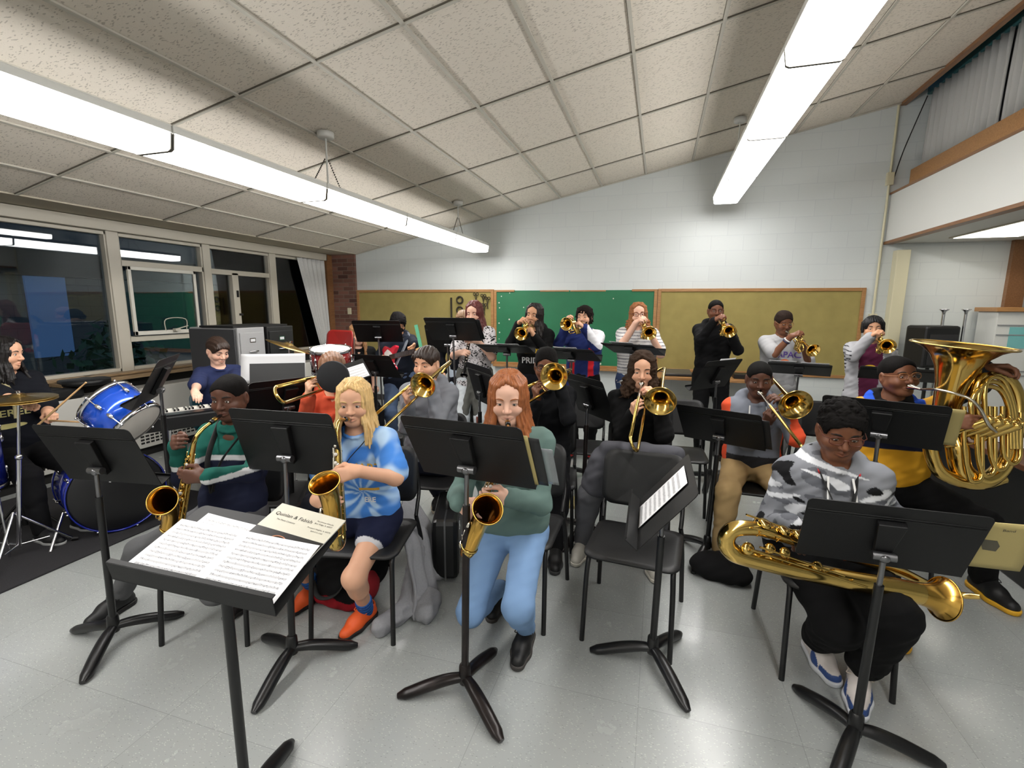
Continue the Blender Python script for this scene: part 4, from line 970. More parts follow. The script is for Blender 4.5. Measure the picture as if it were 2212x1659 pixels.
    usedv = np.zeros(len(V), bool); usedv[F.ravel()] = True; rm = np.cumsum(usedv)-1; V = V[usedv]; F = rm[F]
    # skin tint: lips, a little warmth on nose and cheeks, fingertips
    Hi = Hm.inverted(); A = np.array([[Hi[i][j] for j in range(4)] for i in range(3)]); loc = (V@A[:, :3].T+A[:, 3])/hsz
    col = np.tile(np.array(skin, float), (len(V), 1)); dark = sum(skin) < 0.45
    lipc = np.array(skin)*np.array([0.80, 0.55, 0.55]) if not dark else np.array(skin)*np.array([1.15, 0.85, 0.85])
    ml = np.exp(-((loc[:, 0]/0.019)**2+((loc[:, 2]+0.0655)/0.0085)**2)**2)*(loc[:, 1] > 0.07)
    col = blend(col, 0.75*ml, lipc)
    wm = (np.exp(-(((np.abs(loc[:, 0])-0.040)/0.018)**2+((loc[:, 2]+0.030)/0.018)**2))+np.exp(-((loc[:, 0]/0.014)**2+((loc[:, 2]+0.032)/0.014)**2)))*(loc[:, 1] > 0.05)
    col = blend(col, 0.22*np.clip(wm, 0, 1), np.array(skin)*np.array([1.05, 0.72, 0.66]))
    base = Vector((Pv.x, Pv.y, 0))
    sm = mat('skin', (0.6, 0.4, 0.3), rough=0.48, attr=True, spec=0.35)
    me = to_mesh('person', V, F, sm, col, base); ob = bpy.data.objects.new('person', me); COL.objects.link(ob); ob.location = base; p.ob = ob; p.base = base
    tag(ob, label, 'person')
    Mi = Matrix.Translation(-base)
    # eyes and brows
    for q_ in (-1, 1):
        b = MB().ball((0, 0, 0), 0.0128*hsz, 10); c0 = Hm @ Vector((q_*0.031*hsz, 0.0745*hsz, 0.002*hsz)); gaze = (hfw-hup*(0.15+0.25*(1-lid))).normalized()
        pts = np.array(b.v); dd = pts@np.array(gaze)/(0.0128*hsz); ang = np.arccos(np.clip(dd, -1, 1)); cc = np.tile([0.78, 0.76, 0.73], (len(pts), 1)); cc = blend(cc, 1-sstep(ang, 0.50, 0.60), (0.06, 0.035, 0.02)); cc = blend(cc, 1-sstep(ang, 0.2, 0.28), (0.004, 0.004, 0.004))
        me = b.xform(Matrix.Translation(c0-base)).mesh('eye', M_EYE); a = me.color_attributes.new('Col', 'FLOAT_COLOR', 'POINT'); q4 = np.ones((len(pts), 4), np.float32); q4[:, :3] = cc; a.data.foreach_set('color', q4.ravel()); link('eye', me, ob)
        eb = MB().sweep([Hm @ (Vector(v)*hsz) for v in ((q_*0.014, 0.0915, 0.0215), (q_*0.024, 0.0915, 0.0255), (q_*0.037, 0.0880, 0.0265), (q_*0.051, 0.0765, 0.0205))], [0.0022*hsz, 0.0030*hsz, 0.0026*hsz, 0.0012*hsz], 6, flat=1.3).xform(Mi)
        if q < 1.22:
            la = MB().sweep([Hm @ (Vector((q_*0.031+0.0150*math.cos(a), 0.0865-0.006*abs(math.cos(a))**2*1.2, 0.0035-0.004*(1-lid)+(0.0030+0.0030*lid)*math.sin(a)))*hsz) for a in [math.pi*k/8 for k in range(9)]], 0.0011*hsz, 5).xform(Mi); obj('eyelashes', la, mat('lash_dark', srgb(34, 24, 20), rough=0.8), ob)
        hc = np.array(hair[1])*0.9; obj('eyebrow', eb, mat('brow_%02x%02x%02x' % tuple(int(255*min(1, c)**.45) for c in hc), tuple(hc), rough=0.8), ob)
    # hair
    if hair[0]:
        V, F = hair_build(hair[0], Hm, hsz, seed=hash(key) % 97 if False else sum(map(ord, key)) % 97, h=0.0032*q, **hair[2])
        hm = mat('hair_%02x%02x%02x' % tuple(int(255*min(1, c)**.45) for c in hair[1]), hair[1], rough=0.5 if hair[0] in ('long', 'bowl', 'short') else 0.85, noise=0.28, nscale=70, spec=0.35 if hair[0] in ('long', 'bowl', 'short') else 0.12)
        for nd in hm.node_tree.nodes:
            if nd.type == 'TEX_NOISE' and hair[0] == 'long' and not nd.inputs['Vector'].links[0].from_node.type == 'MAPPING':
                mp = hm.node_tree.nodes.new('ShaderNodeMapping'); mp.inputs['Scale'].default_value = (1.6, 1.6, 0.12); src = nd.inputs['Vector'].links[0].from_socket; hm.node_tree.links.new(src, mp.inputs[0]); hm.node_tree.links.new(mp.outputs[0], nd.inputs['Vector'])
        link('hair', to_mesh('hair', V, F, hm, None, base), ob)
    if glasses: obj('glasses', glasses_mb(Hm, hsz, glasses[0]).xform(Mi), mat('glasses_frame_%s' % glasses[1], {'black': srgb(24, 22, 24), 'brown': srgb(96, 48, 34), 'gold': srgb(150, 100, 60)}[glasses[1]], rough=0.3), ob)
    # ---- clothes
    ctx = lambda V: ((V-np.array(Nb))@np.array(lf), (V-np.array(Nb))@np.array(fw), V[:, 2]-Nb.z)
    p.ctx = ctx; p.lf, p.fw, p.S = lf, fw, S
    p.clothes = {}
    def garment(name, prims, h, colf, m, noise, cut=None, label_=None):
        V, F = solid(prims, h, noise, cut); col = None
        if colf is not None:
            c = colf(V); col = c if isinstance(c, np.ndarray) and c.ndim == 2 else np.tile(np.array(c, float), (len(V), 1))
        me = to_mesh(name, V, F, m, col, base); o = link(name, me, ob); p.clothes[name] = (o, V, F)
        if label_: o['label'] = label_
        return o
    p.garment = garment; p.torso = torso; p.arms = arms; p.legp = legp; p.sp = sp
    cloth = mat('cloth', (0.5, 0.5, 0.5), rough=0.9, attr=True, bump=0.25, bscale=900, spec=0.2)
    p.cloth = cloth
    if top:
        e = top.get('e', 0.012); sl = top.get('sleeve', 1.97); pr = torso(e)
        if sit: pr[0] = RCn(sp(.14)-lf*0.068*S*fat, sp(.14)+lf*0.068*S*fat, 0.098*S*fat+e, None, 0.05)
        if top.get('hem', 0) and not sit: pr.append(RCn(Pv-up*top['hem']-lf*0.07*S*fat, Pv-up*top['hem']+lf*0.07*S*fat, 0.098*S*fat+e, None, 0.05))
        pr += arms(top.get('ea', e*0.62), 1.0, sl)
        if sl >= 1.9 and top.get('cuff', True):
            for sd in ('R', 'L'):
                a, b, c, d = arm[sd]; pr.append(RCn(b.lerp(c, 0.90), b.lerp(c, sl-1.0), 0.036*S, 0.033*S, 0.01))
        if top.get('hood'):
            for k in range(9):
                a = -0.2+(math.pi+0.4)*k/8; pr.append(ELL(Nb+up*0.028-fw*0.035+lf*(0.088*math.cos(a))-fw*(0.065*math.sin(a))+up*(0.012*math.sin(a)), (0.036, 0.036, 0.040), 0.03))
        if top.get('collar'):
            for k in range(12):
                a = 2*math.pi*k/12; pr.append(ELL(Nb+up*top['collar']+lf*(0.060*math.cos(a))+fw*(0.055*math.sin(a)+0.006), (0.020, 0.020, 0.026), 0.02))
        nk = top.get('neck', 0.054)
        if top.get('rib', True):
            ring = [Nb+lf*((nk+0.009)*math.cos(a))+fw*((nk+0.004)*math.sin(a)+0.014)+up*(0.012-0.022*math.sin(a)) for a in [2*math.pi*k/16 for k in range(16)]]
            for k in range(16): pr.append(RCn(ring[k], ring[(k+1) % 16], 0.0095, None, 0.006))
        pr.append(RCn(Nb+fw*0.012+up*0.0, Nb+fw*0.02+up*0.16, nk, nk*1.25, 0.008, 's'))
        garment(top.get('name', 'shirt'), pr, 0.0055*q, (lambda V: top['col'](*ctx(V))) if callable(top['col']) else (lambda V: top['col']), cloth, (top.get('wr', 0.0038), top.get('ws', 9.0), len(key)+ord(key[0])))
    if legs and not hide_legs:
        e = legs.get('e', 0.012); ln = legs.get('len', 1.98); pr = [RCn(Pv-lf*0.07*S*fat, Pv+lf*0.07*S*fat, 0.100*S*fat+e*0.6, None, 0.05), RCn(sp(.12)-lf*0.065*S*fat, sp(.12)+lf*0.065*S*fat, 0.096*S*fat+e*0.5, None, 0.05)] + legp(e, 1.0, ln)
        garment(legs.get('name', 'trousers'), pr, 0.006*q, (lambda V: legs['col'](*ctx(V), V)) if callable(legs['col']) else (lambda V: legs['col']), cloth, (legs.get('wr', 0.0035), legs.get('ws', 8.0), ord(key[0])+3))
    # ---- shoes
    if shoes:
        for sd in ('R', 'L'):
            a, b, an, fd, fz = leg[sd]; g0 = Vector((an.x, an.y, fz)); x = Vector((-fd.y, fd.x, 0)); s_ = S*shoes.get('size', 1.0)
            f = lambda u, v, w: g0+x*(u*s_)+fd*(v*s_)+up*(w*s_)
            pr = [RCn(f(0, -0.035, 0.042), f(0, 0.09, 0.040), 0.036*s_, 0.042*s_, 0.02), RCn(f(0, 0.09, 0.036), f(0.004, 0.165, 0.030), 0.043*s_, 0.032*s_, 0.02), RCn(f(0, -0.01, 0.06), f(0, -0.015, 0.085+shoes.get('high', 0)), 0.040*s_, 0.043*s_, 0.02), RCn(f(0, 0.0, 0.085), f(0, 0.09, 0.055), 0.036*s_, 0.034*s_, 0.02),
                  RCn(f(0, -0.01, 0.09), f(0, -0.02, 0.16+shoes.get('high', 0)), 0.036*s_, 0.040*s_, 0.006, 's')]
            zc = fz+0.016
            V, F = solid(pr, 0.0045*q, None, lambda X, Y, Z: zc-Z)
            colr = np.tile(np.array(shoes['col'], float), (len(V), 1))
            if 'colf' in shoes: colr = shoes['colf']((V-np.array(g0))@np.array(x)/s_, (V-np.array(g0))@np.array(fd)/s_, (V[:, 2]-fz)/s_)
            so = link('shoe', to_mesh('shoe', V, F, mat('shoe_upper', (.5, .5, .5), rough=0.55, attr=True), colr, base), ob)
            out = [RCn(f(0, -0.035, 0.02), f(0, 0.09, 0.02), 0.042*s_, 0.048*s_, 0.02), RCn(f(0, 0.09, 0.02), f(0.004, 0.168, 0.02), 0.049*s_, 0.036*s_, 0.02)]
            V, F = solid(out, 0.0045*q, None, lambda X, Y, Z: np.maximum(Z-(fz+0.026*s_), fz+0.001-Z))
            link('sole', to_mesh('sole', V, F, mat('sole_%02x%02x%02x' % tuple(int(255*min(1, c)**.45) for c in shoes['sole']), shoes['sole'], rough=0.6), None, base), so)
            lc = shoes.get('lace')
            if lc is not None:
                lb = MB()
                for k in range(5):
                    v = 0.035+0.018*k; z = 0.094-0.0062*k-0.0
                    lb.sweep([f(-0.024, v, z-0.012), f(-0.01, v+0.004, z+0.002), f(0.012, v-0.004, z+0.002), f(0.024, v, z-0.012)], 0.0028, 5)
                for s3 in (-1, 1): lb.sweep(bez([f(0, 0.03, 0.098), f(s3*0.025, 0.028, 0.108), f(s3*0.045, 0.045, 0.085), f(s3*0.02, 0.05, 0.09)], 10), 0.0026, 5)
                obj('laces', lb.xform(Mi), mat('lace_%02x%02x%02x' % tuple(int(255*min(1, c)**.45) for c in lc), lc, rough=0.8), so)
    return p
def decal(p, garment, name, body, u, w, z, size, m, dirv=None, rot=0.0, label=None, start=0.25, **kw):
    """lettering laid on a garment: u to the wearer's left, z from the neck base, projected along dirv"""
    o, V, F = p.clothes[garment]; T = np.concatenate([F[:, :3], F[:, [0, 2, 3]]]); key = '_bvh_'+garment
    if not hasattr(p, key): setattr(p, key, BVHTree.FromPolygons([tuple(v) for v in V], [tuple(int(i) for i in f) for f in F]))
    bv = getattr(p, key); dv = Vector(dirv) if dirv is not None else -p.fw; dv.normalize()
    right = Vector((0, 0, 1)).cross(-dv).normalized(); upv = (-dv).cross(right)
    if isinstance(body, tuple): vs, fs = body
    else: vs, fs = text_mb(body, size, **kw)
    o0 = p.N + p.lf*u + p.fw*w + Vector((0, 0, z)); out = []
    ca, sa = math.cos(rot), math.sin(rot)
    for v in vs:
        q = o0 + right*(v.x*ca-v.y*sa) + upv*(v.x*sa+v.y*ca) - dv*start
        hit = bv.ray_cast(q, dv, 1.0)
        out.append((hit[0] - dv*0.0025) if hit[0] is not None else q+dv*start)
    mb = MB()._add([x-p.base for x in out], fs)
    return obj(name, mb, m, p.ob, label)
def patch(poly, step=0.02):
    bm = bmesh.new(); f = bm.faces.new([bm.verts.new((a, b, 0)) for a, b in poly]); bmesh.ops.triangulate(bm, faces=[f])
    for _ in range(4):
        lg = [e for e in bm.edges if e.calc_length() > step]
        if lg: bmesh.ops.subdivide_edges(bm, edges=lg, cuts=1); bmesh.ops.triangulate(bm, faces=bm.faces[:])
    bm.verts.index_update(); vs = [v.co.copy() for v in bm.verts]; fs = [[v.index for v in f.verts] for f in bm.faces]; bm.free(); return vs, fs
def strap(p, name, pts, w, m, th=0.004):
    mb = MB(); n = len(pts); P = [Vector(q)-p.base for q in pts]
    for i in range(n-1):
        d = (P[i+1]-P[i]).normalized()
    mb.sweep(P, w/2, 8, flat=0.22, up=p.fw); return obj(name, mb, m, p.ob)
# =================================================================== INSTRUMENTS
def m_brass(name, col, rough=0.16):
    m = mat(name, col, rough=rough, metal=1.0); return m
M_BRASS = m_brass('lacquered_brass', srgb(216, 182, 104), 0.15); M_BRASSD = m_brass('deep_brass', srgb(210, 166, 82), 0.18); M_SILVER = mat('silver_plate', srgb(208, 202, 190), rough=0.16, metal=1.0)
M_EBON = mat('black_mouthpiece', srgb(16, 16, 17), rough=0.15, coat=0.5); M_CORKN = mat('neck_cork', srgb(190, 150, 110), rough=0.8)
def headmat(head, t, face):
    return Matrix.Translation(W(head[0], head[1], t)) @ Matrix.Rotation(face[0], 4, 'Z') @ Matrix.Rotation(math.pi, 4, 'Z') @ Matrix.Rotation(-face[1], 4, 'X') @ Matrix.Rotation(face[2], 4, 'Y')
def mouth_of(head, t, face, hs=1.0): return headmat(head, t, face) @ Vector((0, 0.094*hs, -0.0655*hs))
def basis(o, fwd, up=(0, 0, 1), roll=0.0, sc=1.0):
    """local x right, y forward, z up"""
    y = Vector(fwd).normalized(); up = Vector(up); x = y.cross(up).normalized(); z = x.cross(y)
    M = Matrix(((x.x, y.x, z.x, 0), (x.y, y.y, z.y, 0), (x.z, y.z, z.z, 0), (0, 0, 0, 1)))
    return Matrix.Translation(o) @ M @ Matrix.Rotation(roll, 4, 'Y') @ Matrix.Scale(sc, 4)
def empty_at(name, label, cat, M, group=None):
    t = thing(name, label, cat, M.translation, 0, group); t.matrix_basis = M; return t
def flare(y0, y1, r0, r1, p=2.6, n=14, lead=0.0):
    o = []
    for i in range(n+1):
        u = i/n; o.append((r0+(r1-r0)*(0.16*u+0.84*u**p), y0+(y1-y0)*u))
    return o
def bell_mb(o, axis, prof, rim=0.0025, n=36, wall=0.0012, mi=0):
    b = MB(); b.lathe(prof, o, axis, n, mi); b.lathe([(r-wall, h) for r, h in prof][::-1], o, axis, n, mi)
    rr, hh = prof[-1]; x, y, d = frame_from(axis); c = Vector(o)+d*hh
    b.sweep([c+x*(rr*math.cos(2*math.pi*k/n))+y*(rr*math.sin(2*math.pi*k/n)) for k in range(n)], rim, 6, mi, closed=True); return b
Y = (0, 1, 0)
def arc(c, r, a0, a1, ex, ey, n=9):
    c, ex, ey = Vector(c), Vector(ex), Vector(ey); return [c+ex*(r*math.cos(a0+(a1-a0)*i/(n-1)))+ey*(r*math.sin(a0+(a1-a0)*i/(n-1))) for i in range(n)]
def mouthpiece_mb(r=0.0135, L=0.085): return MB().lathe([(r*0.6, 0.002), (r, 0.0), (r, 0.006), (r*0.85, 0.014), (r*0.62, 0.026), (0.0052, 0.038), (0.0055, L)], (0, 0, 0), Y, 20)
def trumpet(label, M):
    t = empty_at('trumpet', label, 'trumpet', M, 'trumpets')
    obj('mouthpiece', mouthpiece_mb(), M_SILVER, t, 'silver mouthpiece')
    prof = [(0.0058, 0.10), (0.0065, 0.20), (0.0085, 0.29), (0.0115, 0.35), (0.016, 0.395), (0.0225, 0.43), (0.033, 0.457), (0.047, 0.474), (0.0615, 0.484)]
    obj('bell', bell_mb((-0.042, 0, 0.0), Y, prof), M_BRASS, t)
    b = MB(); b.sweep([(0, 0.07, 0), (0, 0.36, 0)] + arc((0, 0.36, -0.032), 0.032, math.pi/2, -math.pi/2, (0, 1, 0), (0, 0, 1)) + [(0, 0.36, -0.064), (-0.008, 0.285, -0.064)], 0.0062, 10); obj('leadpipe', b, M_BRASS, t)
    b = MB(); b.sweep([(-0.042, 0.11, 0.0)] + arc((-0.042, 0.105, -0.030), 0.030, math.pi/2, 3*math.pi/2, (0, 1, 0), (0, 0, 1)) + [(-0.040, 0.11, -0.060), (-0.022, 0.205, -0.060)], 0.0060, 10); obj('bell_bow', b, M_BRASS, t)
    for k in range(3):
        y = 0.215+0.034*k; v = MB(); v.lathe([(0.0, -0.112), (0.010, -0.112), (0.0155, -0.100), (0.0155, 0.022), (0.0125, 0.034), (0.004, 0.036), (0.0035, 0.062), (0.010, 0.063), (0.0105, 0.067), (0.0, 0.068)], (-0.020, y, 0), (0, 0, 1), 16); obj('valve', v, M_BRASS if k != 1 else M_BRASS, t)
    b = MB(); b.sweep([(-0.008, 0.285, -0.085), (0.012, 0.30, -0.085)] + arc((0.012, 0.36, -0.070), 0.015, -math.pi/2, math.pi/2, (0, 1, 0), (0, 0, 1), 6) + [(0.012, 0.29, -0.055)], 0.005, 8); obj('valve_slide', b, M_BRASS, t)
    b = MB(); b.cyl((0, 0.32, -0.055), (0, 0.32, -0.006), 0.003, n=8).cyl((-0.038, 0.33, 0.002), (-0.004, 0.33, 0.0), 0.003, n=8); obj('brace', b, M_BRASS, t)
    return t
TPT_R = dict(at=(-0.004, 0.255, 0.060), d=(-0.45, 0.40, 0.55), n=(-0.55, -0.15, -0.80)); TPT_L = dict(at=(-0.048, 0.245, -0.035), d=(0.30, 0.30, 0.85), n=(0.95, 0.0, -0.25))
def grip(M, g, curl=None, **kw):
    R3 = M.to_3x3(); o = dict(at=M @ Vector(g['at']), d=R3 @ Vector(g['d']), n=R3 @ Vector(g['n'])); o['curl'] = curl or g.get('curl', (0.7, 0.8, 0.5)); o.update(kw); return o
def trombone(label, M, slide=0.0, black_bell=False, bellx=-0.115, bell=True, bell_fwd=0.25, br=0.85):
    t = empty_at('trombone', label, 'trombone', M, 'trombones'); mp = mouthpiece_mb(0.018, 0.095); obj('mouthpiece', mp, M_SILVER, t, 'silver mouthpiece')
    e = 0.70+slide
    b = MB(); b.cyl((0, 0.09, 0), (0, 0.34, 0), 0.0075, n=10).cyl((0, 0.09, -0.085), (0, 0.34, -0.085), 0.0075, n=10); obj('inner_slide', b, M_SILVER, t)
    b = MB(); b.sweep([(0, 0.20+slide, 0), (0, e-0.04, 0)] + arc((0, e-0.0425, -0.0425), 0.0425, math.pi/2, -math.pi/2, (0, 1, 0), (0, 0, 1), 11) + [(0, 0.20+slide, -0.085)], 0.0088, 12); obj('outer_slide', b, M_BRASS, t)
    b = MB(); b.cyl((0, 0.21+slide, -0.085), (0, 0.21+slide, 0), 0.006, n=8).cyl((0, 0.12, -0.085), (0, 0.12, 0), 0.006, n=8); obj('slide_brace', b, M_BRASS, t)
    pts = [(0, 0.10, -0.085), (0, -0.24, -0.085)] + arc((bellx/2, -0.24, -0.072), abs(bellx)/2, 0, math.pi, (1, 0, 0), (0, -1, 0), 11)
    pts = [Vector(p) for p in pts]
    for i in range(2, len(pts)): pts[i].z = -0.085+0.03*(i-2)/(len(pts)-3)
    pts += [Vector((bellx, -0.10, -0.05))]; b = MB().sweep(pts, lerp_list(0.0075, 0.0105, len(pts)), 12); obj('tuning_slide', b, M_BRASS, t)
    b = MB(); b.cyl((0, -0.10, -0.083), (bellx, -0.10, -0.05), 0.005, n=8).cyl((0, 0.06, -0.06), (bellx, 0.06, -0.05), 0.005, n=8); obj('bell_brace', b, M_BRASS, t)
    if bell:
        F = bell_fwd; prof = [(0.0105, -0.10), (0.0125, F-0.24), (0.0155, F-0.16), (0.021, F-0.105), (0.030, F-0.066), (0.043, F-0.040), (0.060, F-0.022), (0.080, F-0.009), (0.104, F)]
        prof = [(0.0105+(r-0.0105)*br, h) for r, h in prof]; obj('bell', bell_mb((bellx, 0, -0.05), Y, prof, 0.003, 44), M_BRASS, t)
        if black_bell: obj('bell_cover', MB().lathe([(0.0, F+0.006), (0.106*br, F+0.006), (0.110*br, F+0.002), (0.110*br, F-0.02), (0.098*br, F-0.02)], (bellx, 0, -0.05), Y, 44), mat('black_stretch_cloth', srgb(26, 27, 30), rough=0.9), t, 'black cloth bell cover')
    return t
TBN_L = dict(at=(-0.035, 0.115, -0.035), d=(0.15, 0.35, 0.90), n=(0.95, 0.1, -0.1)); TBN_R = dict(at=(0.020, 0.225, -0.045), d=(-0.50, 0.45, 0.65), n=(-0.9, -0.1, 0.3))
def align(a0, b0, A, B, hint0, hint):
    """similarity taking a0->A, b0->B with direction hint0 turned as near as possible to hint"""
    a0, b0, A, B = Vector(a0), Vector(b0), Vector(A), Vector(B); u0 = (b0-a0).normalized(); u = (B-A).normalized(); s = (B-A).length/(b0-a0).length
    def fr(u, h): h = Vector(h); y = (h-u*h.dot(u)).normalized(); z = u.cross(y); return Matrix((u, y, z)).transposed()
    Rm = fr(u, hint) @ fr(u0, hint0).transposed(); M = Rm.to_4x4() @ Matrix.Scale(s, 4); M.translation = A - (Rm @ a0)*s; return M
SAX_TIP, SAX_BOW = (0, -0.207, 0.087), (0, 0.045, -0.515)
def saxophone(label, A, B, hint, silver_keys=False):
    M = align(SAX_TIP, SAX_BOW, A, B, (0, 1, 0), hint); t = empty_at('saxophone', label, 'saxophone', M, 'saxophones')
    KM = M_SILVER if silver_keys else M_BRASS
    b = MB(); b.lathe([(0.0045, -0.235), (0.0085, -0.225), (0.0115, -0.19), (0.0125, -0.150), (0.0125, -0.140), (0.009, -0.14)], (0, 0, 0), Y, 16); b.lathe([(0.0132, -0.185), (0.0138, -0.18), (0.0138, -0.165), (0.0132, -0.16)], (0, 0, 0), Y, 16, 1)
    b.xform(Matrix.Translation((0, 0.028, 0.087))); obj('mouthpiece', b, [M_EBON, M_BRASS], t, 'black mouthpiece with ligature')
    pts = bez([(0, 0, 0.0), (0, -0.002, 0.035), (0, -0.018, 0.064), (0, -0.055, 0.081), (0, -0.105, 0.085), (0, -0.15, 0.086)], 25); n = len(pts)
    obj('neck', MB().sweep(pts, lerp_list(0.0125, 0.0075, n), 14), M_BRASS, t); obj('neck_cork', MB().cyl(pts[-4], pts[-1], 0.009, n=12), M_CORKN, t)
    R_ = 0.047; path = [Vector((0, 0, z)) for z in lerp_list(0.0, -0.46, 10)] + [Vector(p) for p in arc((0, R_, -0.46), R_, math.pi, 2*math.pi, (0, 1, 0), (0, 0, 1), 13)][1:]
    obj('body_tube', MB().sweep(path, lerp_list(0.0125, 0.036, len(path)), 20, caps=False), M_BRASS, t)
    bp = bez([(0, 2*R_, -0.46), (0, 2*R_+0.002, -0.39), (0, 2*R_+0.012, -0.325), (0, 2*R_+0.034, -0.270), (0, 2*R_+0.062, -0.232), (0, 2*R_+0.082, -0.212)], 30); n = len(bp)
    br = [0.036+0.010*(i/(n-1))+0.021*(i/(n-1))**4.5 for i in range(n)]; b = MB(); b.sweep(bp, br, 36, caps=False, up=(1, 0, 0)); b.sweep(bp, [q-0.0015 for q in br], 36, caps=False, up=(1, 0, 0)); dx_, dy_, _ = frame_from(bp[-1]-bp[-2]); b.sweep([bp[-1]+dx_*(br[-1]*math.cos(k*math.pi/20))+dy_*(br[-1]*math.sin(k*math.pi/20)) for k in range(40)], 0.0035, 6, closed=True)
    obj('bell', b, M_BRASSD, t); obj('bow_ring', MB().lathe([(0.0375, -0.004), (0.0395, -0.004), (0.0395, 0.008), (0.0375, 0.008)], (0, 2*R_, -0.462), (0, 0.1, 1), 32), M_BRASS, t)
    r0 = random.Random(5)
    for k in range(9):                                     # pad cups along the front and side
        z = -0.05-0.045*k; r = 0.0085+0.0012*k; rb = 0.0125+(0.0275-0.0125)*(-z/0.46); a = (0.2, 0.5, -0.1, 0.35)[k % 4]
        c = MB().lathe([(0.0, 0.006), (r, 0.005), (r*1.05, 0.0), (r, -0.004)], (math.sin(a)*(rb+0.008), math.cos(a)*(rb+0.008), z), (math.sin(a), math.cos(a), 0), 16); obj('key_cup', c, KM, t)
    for (x, y, r, z, ax) in ((0.048, 0.100, 0.022, -0.345, (1, 0.15, 0)), (0.044, 0.092, 0.021, -0.410, (1, 0.15, 0)), (0.0, 0.0, 0.021, -0.47, (1, -0.3, -0.2)), (0.028, 0.02, 0.019, -0.50, (1, -0.1, -0.7))):
        obj('low_key_cup', MB().lathe([(0.0, 0.008), (r*0.5, 0.009), (r, 0.006), (r, -0.004)], (x, y, z), ax, 18), KM, t)
    for (x, y, z0, z1) in ((0.024, 0.014, -0.03, -0.42), (-0.026, 0.012, -0.03, -0.40), (0.030, -0.006, -0.20, -0.46), (-0.030, 0.022, -0.24, -0.45), (0.012, 0.034, -0.06, -0.30)):
        obj('key_rod', MB().cyl((x*0.75, y*0.75, z0), (x*1.15, y*1.15, z1), 0.0028, n=8), KM, t)
        p = MB()
        for q in range(4): z = z0+(z1-z0)*(q+0.5)/4; p.cyl((x*0.45, y*0.45, z), (x*0.98, y*0.98, z), 0.0024, n=6)
        obj('rod_post', p, KM, t); t.children[-1]['kind'] = 'stuff'
    for s in (0.06, 0.085): obj('key_guard', MB().sweep(arc((0.052, 2*R_, -0.385), 0.03, 0, math.pi*2, (0, 1, 0), (0, 0, 1), 14), 0.0022, 6), KM, t) if s < 0.07 else None
    obj('bell_brace', MB().cyl((0, 0.026, -0.30), (0, 0.062, -0.30), 0.005, n=8), KM, t)
    for (y, z) in ((0.03, -0.09), (0.036, -0.13), (0.038, -0.17), (0.042, -0.27), (0.045, -0.31), (0.048, -0.35)): obj('touch_piece', MB().lathe([(0.0, 0.003), (0.008, 0.002), (0.008, -0.002)], (0.0, y, z), Y, 14), mat('pearl', srgb(205, 200, 190), rough=0.25), t)
    return t, M
SAX_L = dict(at=(-0.020, 0.030, -0.145), d=(0.75, 0.50, -0.15), n=(0.45, -0.85, 0.0)); SAX_R = dict(at=(0.024, 0.032, -0.315), d=(-0.80, 0.45, -0.2), n=(-0.35, -0.9, 0.0))
# =================================================================== THE BAND
def proj_px(P):
    d = np.array(P)-_C; f = d@_F; return IMG_W/2+FPX*(d@_R)/f, IMG_H/2-FPX*(d@_U)/f
SK = {'pale': srgb(226, 180, 156), 'fair': srgb(214, 164, 134), 'tan': srgb(196, 146, 112), 'brown': srgb(116, 74, 52), 'dark': srgb(88, 56, 42), 'asian': srgb(208, 156, 122)}
HB = srgb(13, 11, 10); HD = srgb(41, 28, 22)
def rgbf(*c): return np.array(srgb(*c))
def bands(z, *stops):
    """colour by height: (upper limit, colour) from the top down"""
    out = np.tile(stops[-1][1], (len(z), 1))
    for lim, c in stops[:-1][::-1]: out[z > lim] = c
    return out
def under(key, label, dx=0.06, turn=0.0, y=0.0):
    p = PEOPLE[key]; c = p.P + p.fw*dx; a = math.atan2(p.fw.x, -p.fw.y)+turn
    ch = chair(label, c.x, c.y, a); return ch
def tpt_frame(M, px, py, roll=0.0, sc=1.0):
    B = AIM(M, px, py, 0.486*sc); fwd = (B-M)
    for _ in range(4):
        Mx = basis(M, fwd, roll=roll, sc=sc); c = Mx @ Vector((-0.042, 0.484, 0)); B2 = AIM(M, px, py, 0.486*sc); fwd = fwd + (B2-c)
    return basis(M, fwd, roll=roll, sc=sc)
def tbn_frame(M, end, bellpx, bellx=-0.115, F=0.25, L=0.70):
    E_ = AIM(M, end[0], end[1], L); best = None
    for k in range(-60, 61):
        r = k*math.pi/60*0.75; Mx = basis(M, E_-M, roll=r); q = proj_px(Mx @ Vector((bellx, F, -0.05))); e = (q[0]-bellpx[0])**2+(q[1]-bellpx[1])**2 + 40*abs(r)
        if best is None or e < best[0]: best = (e, Mx)
    return best[1]
Z3 = Vector((0, 0, 1))

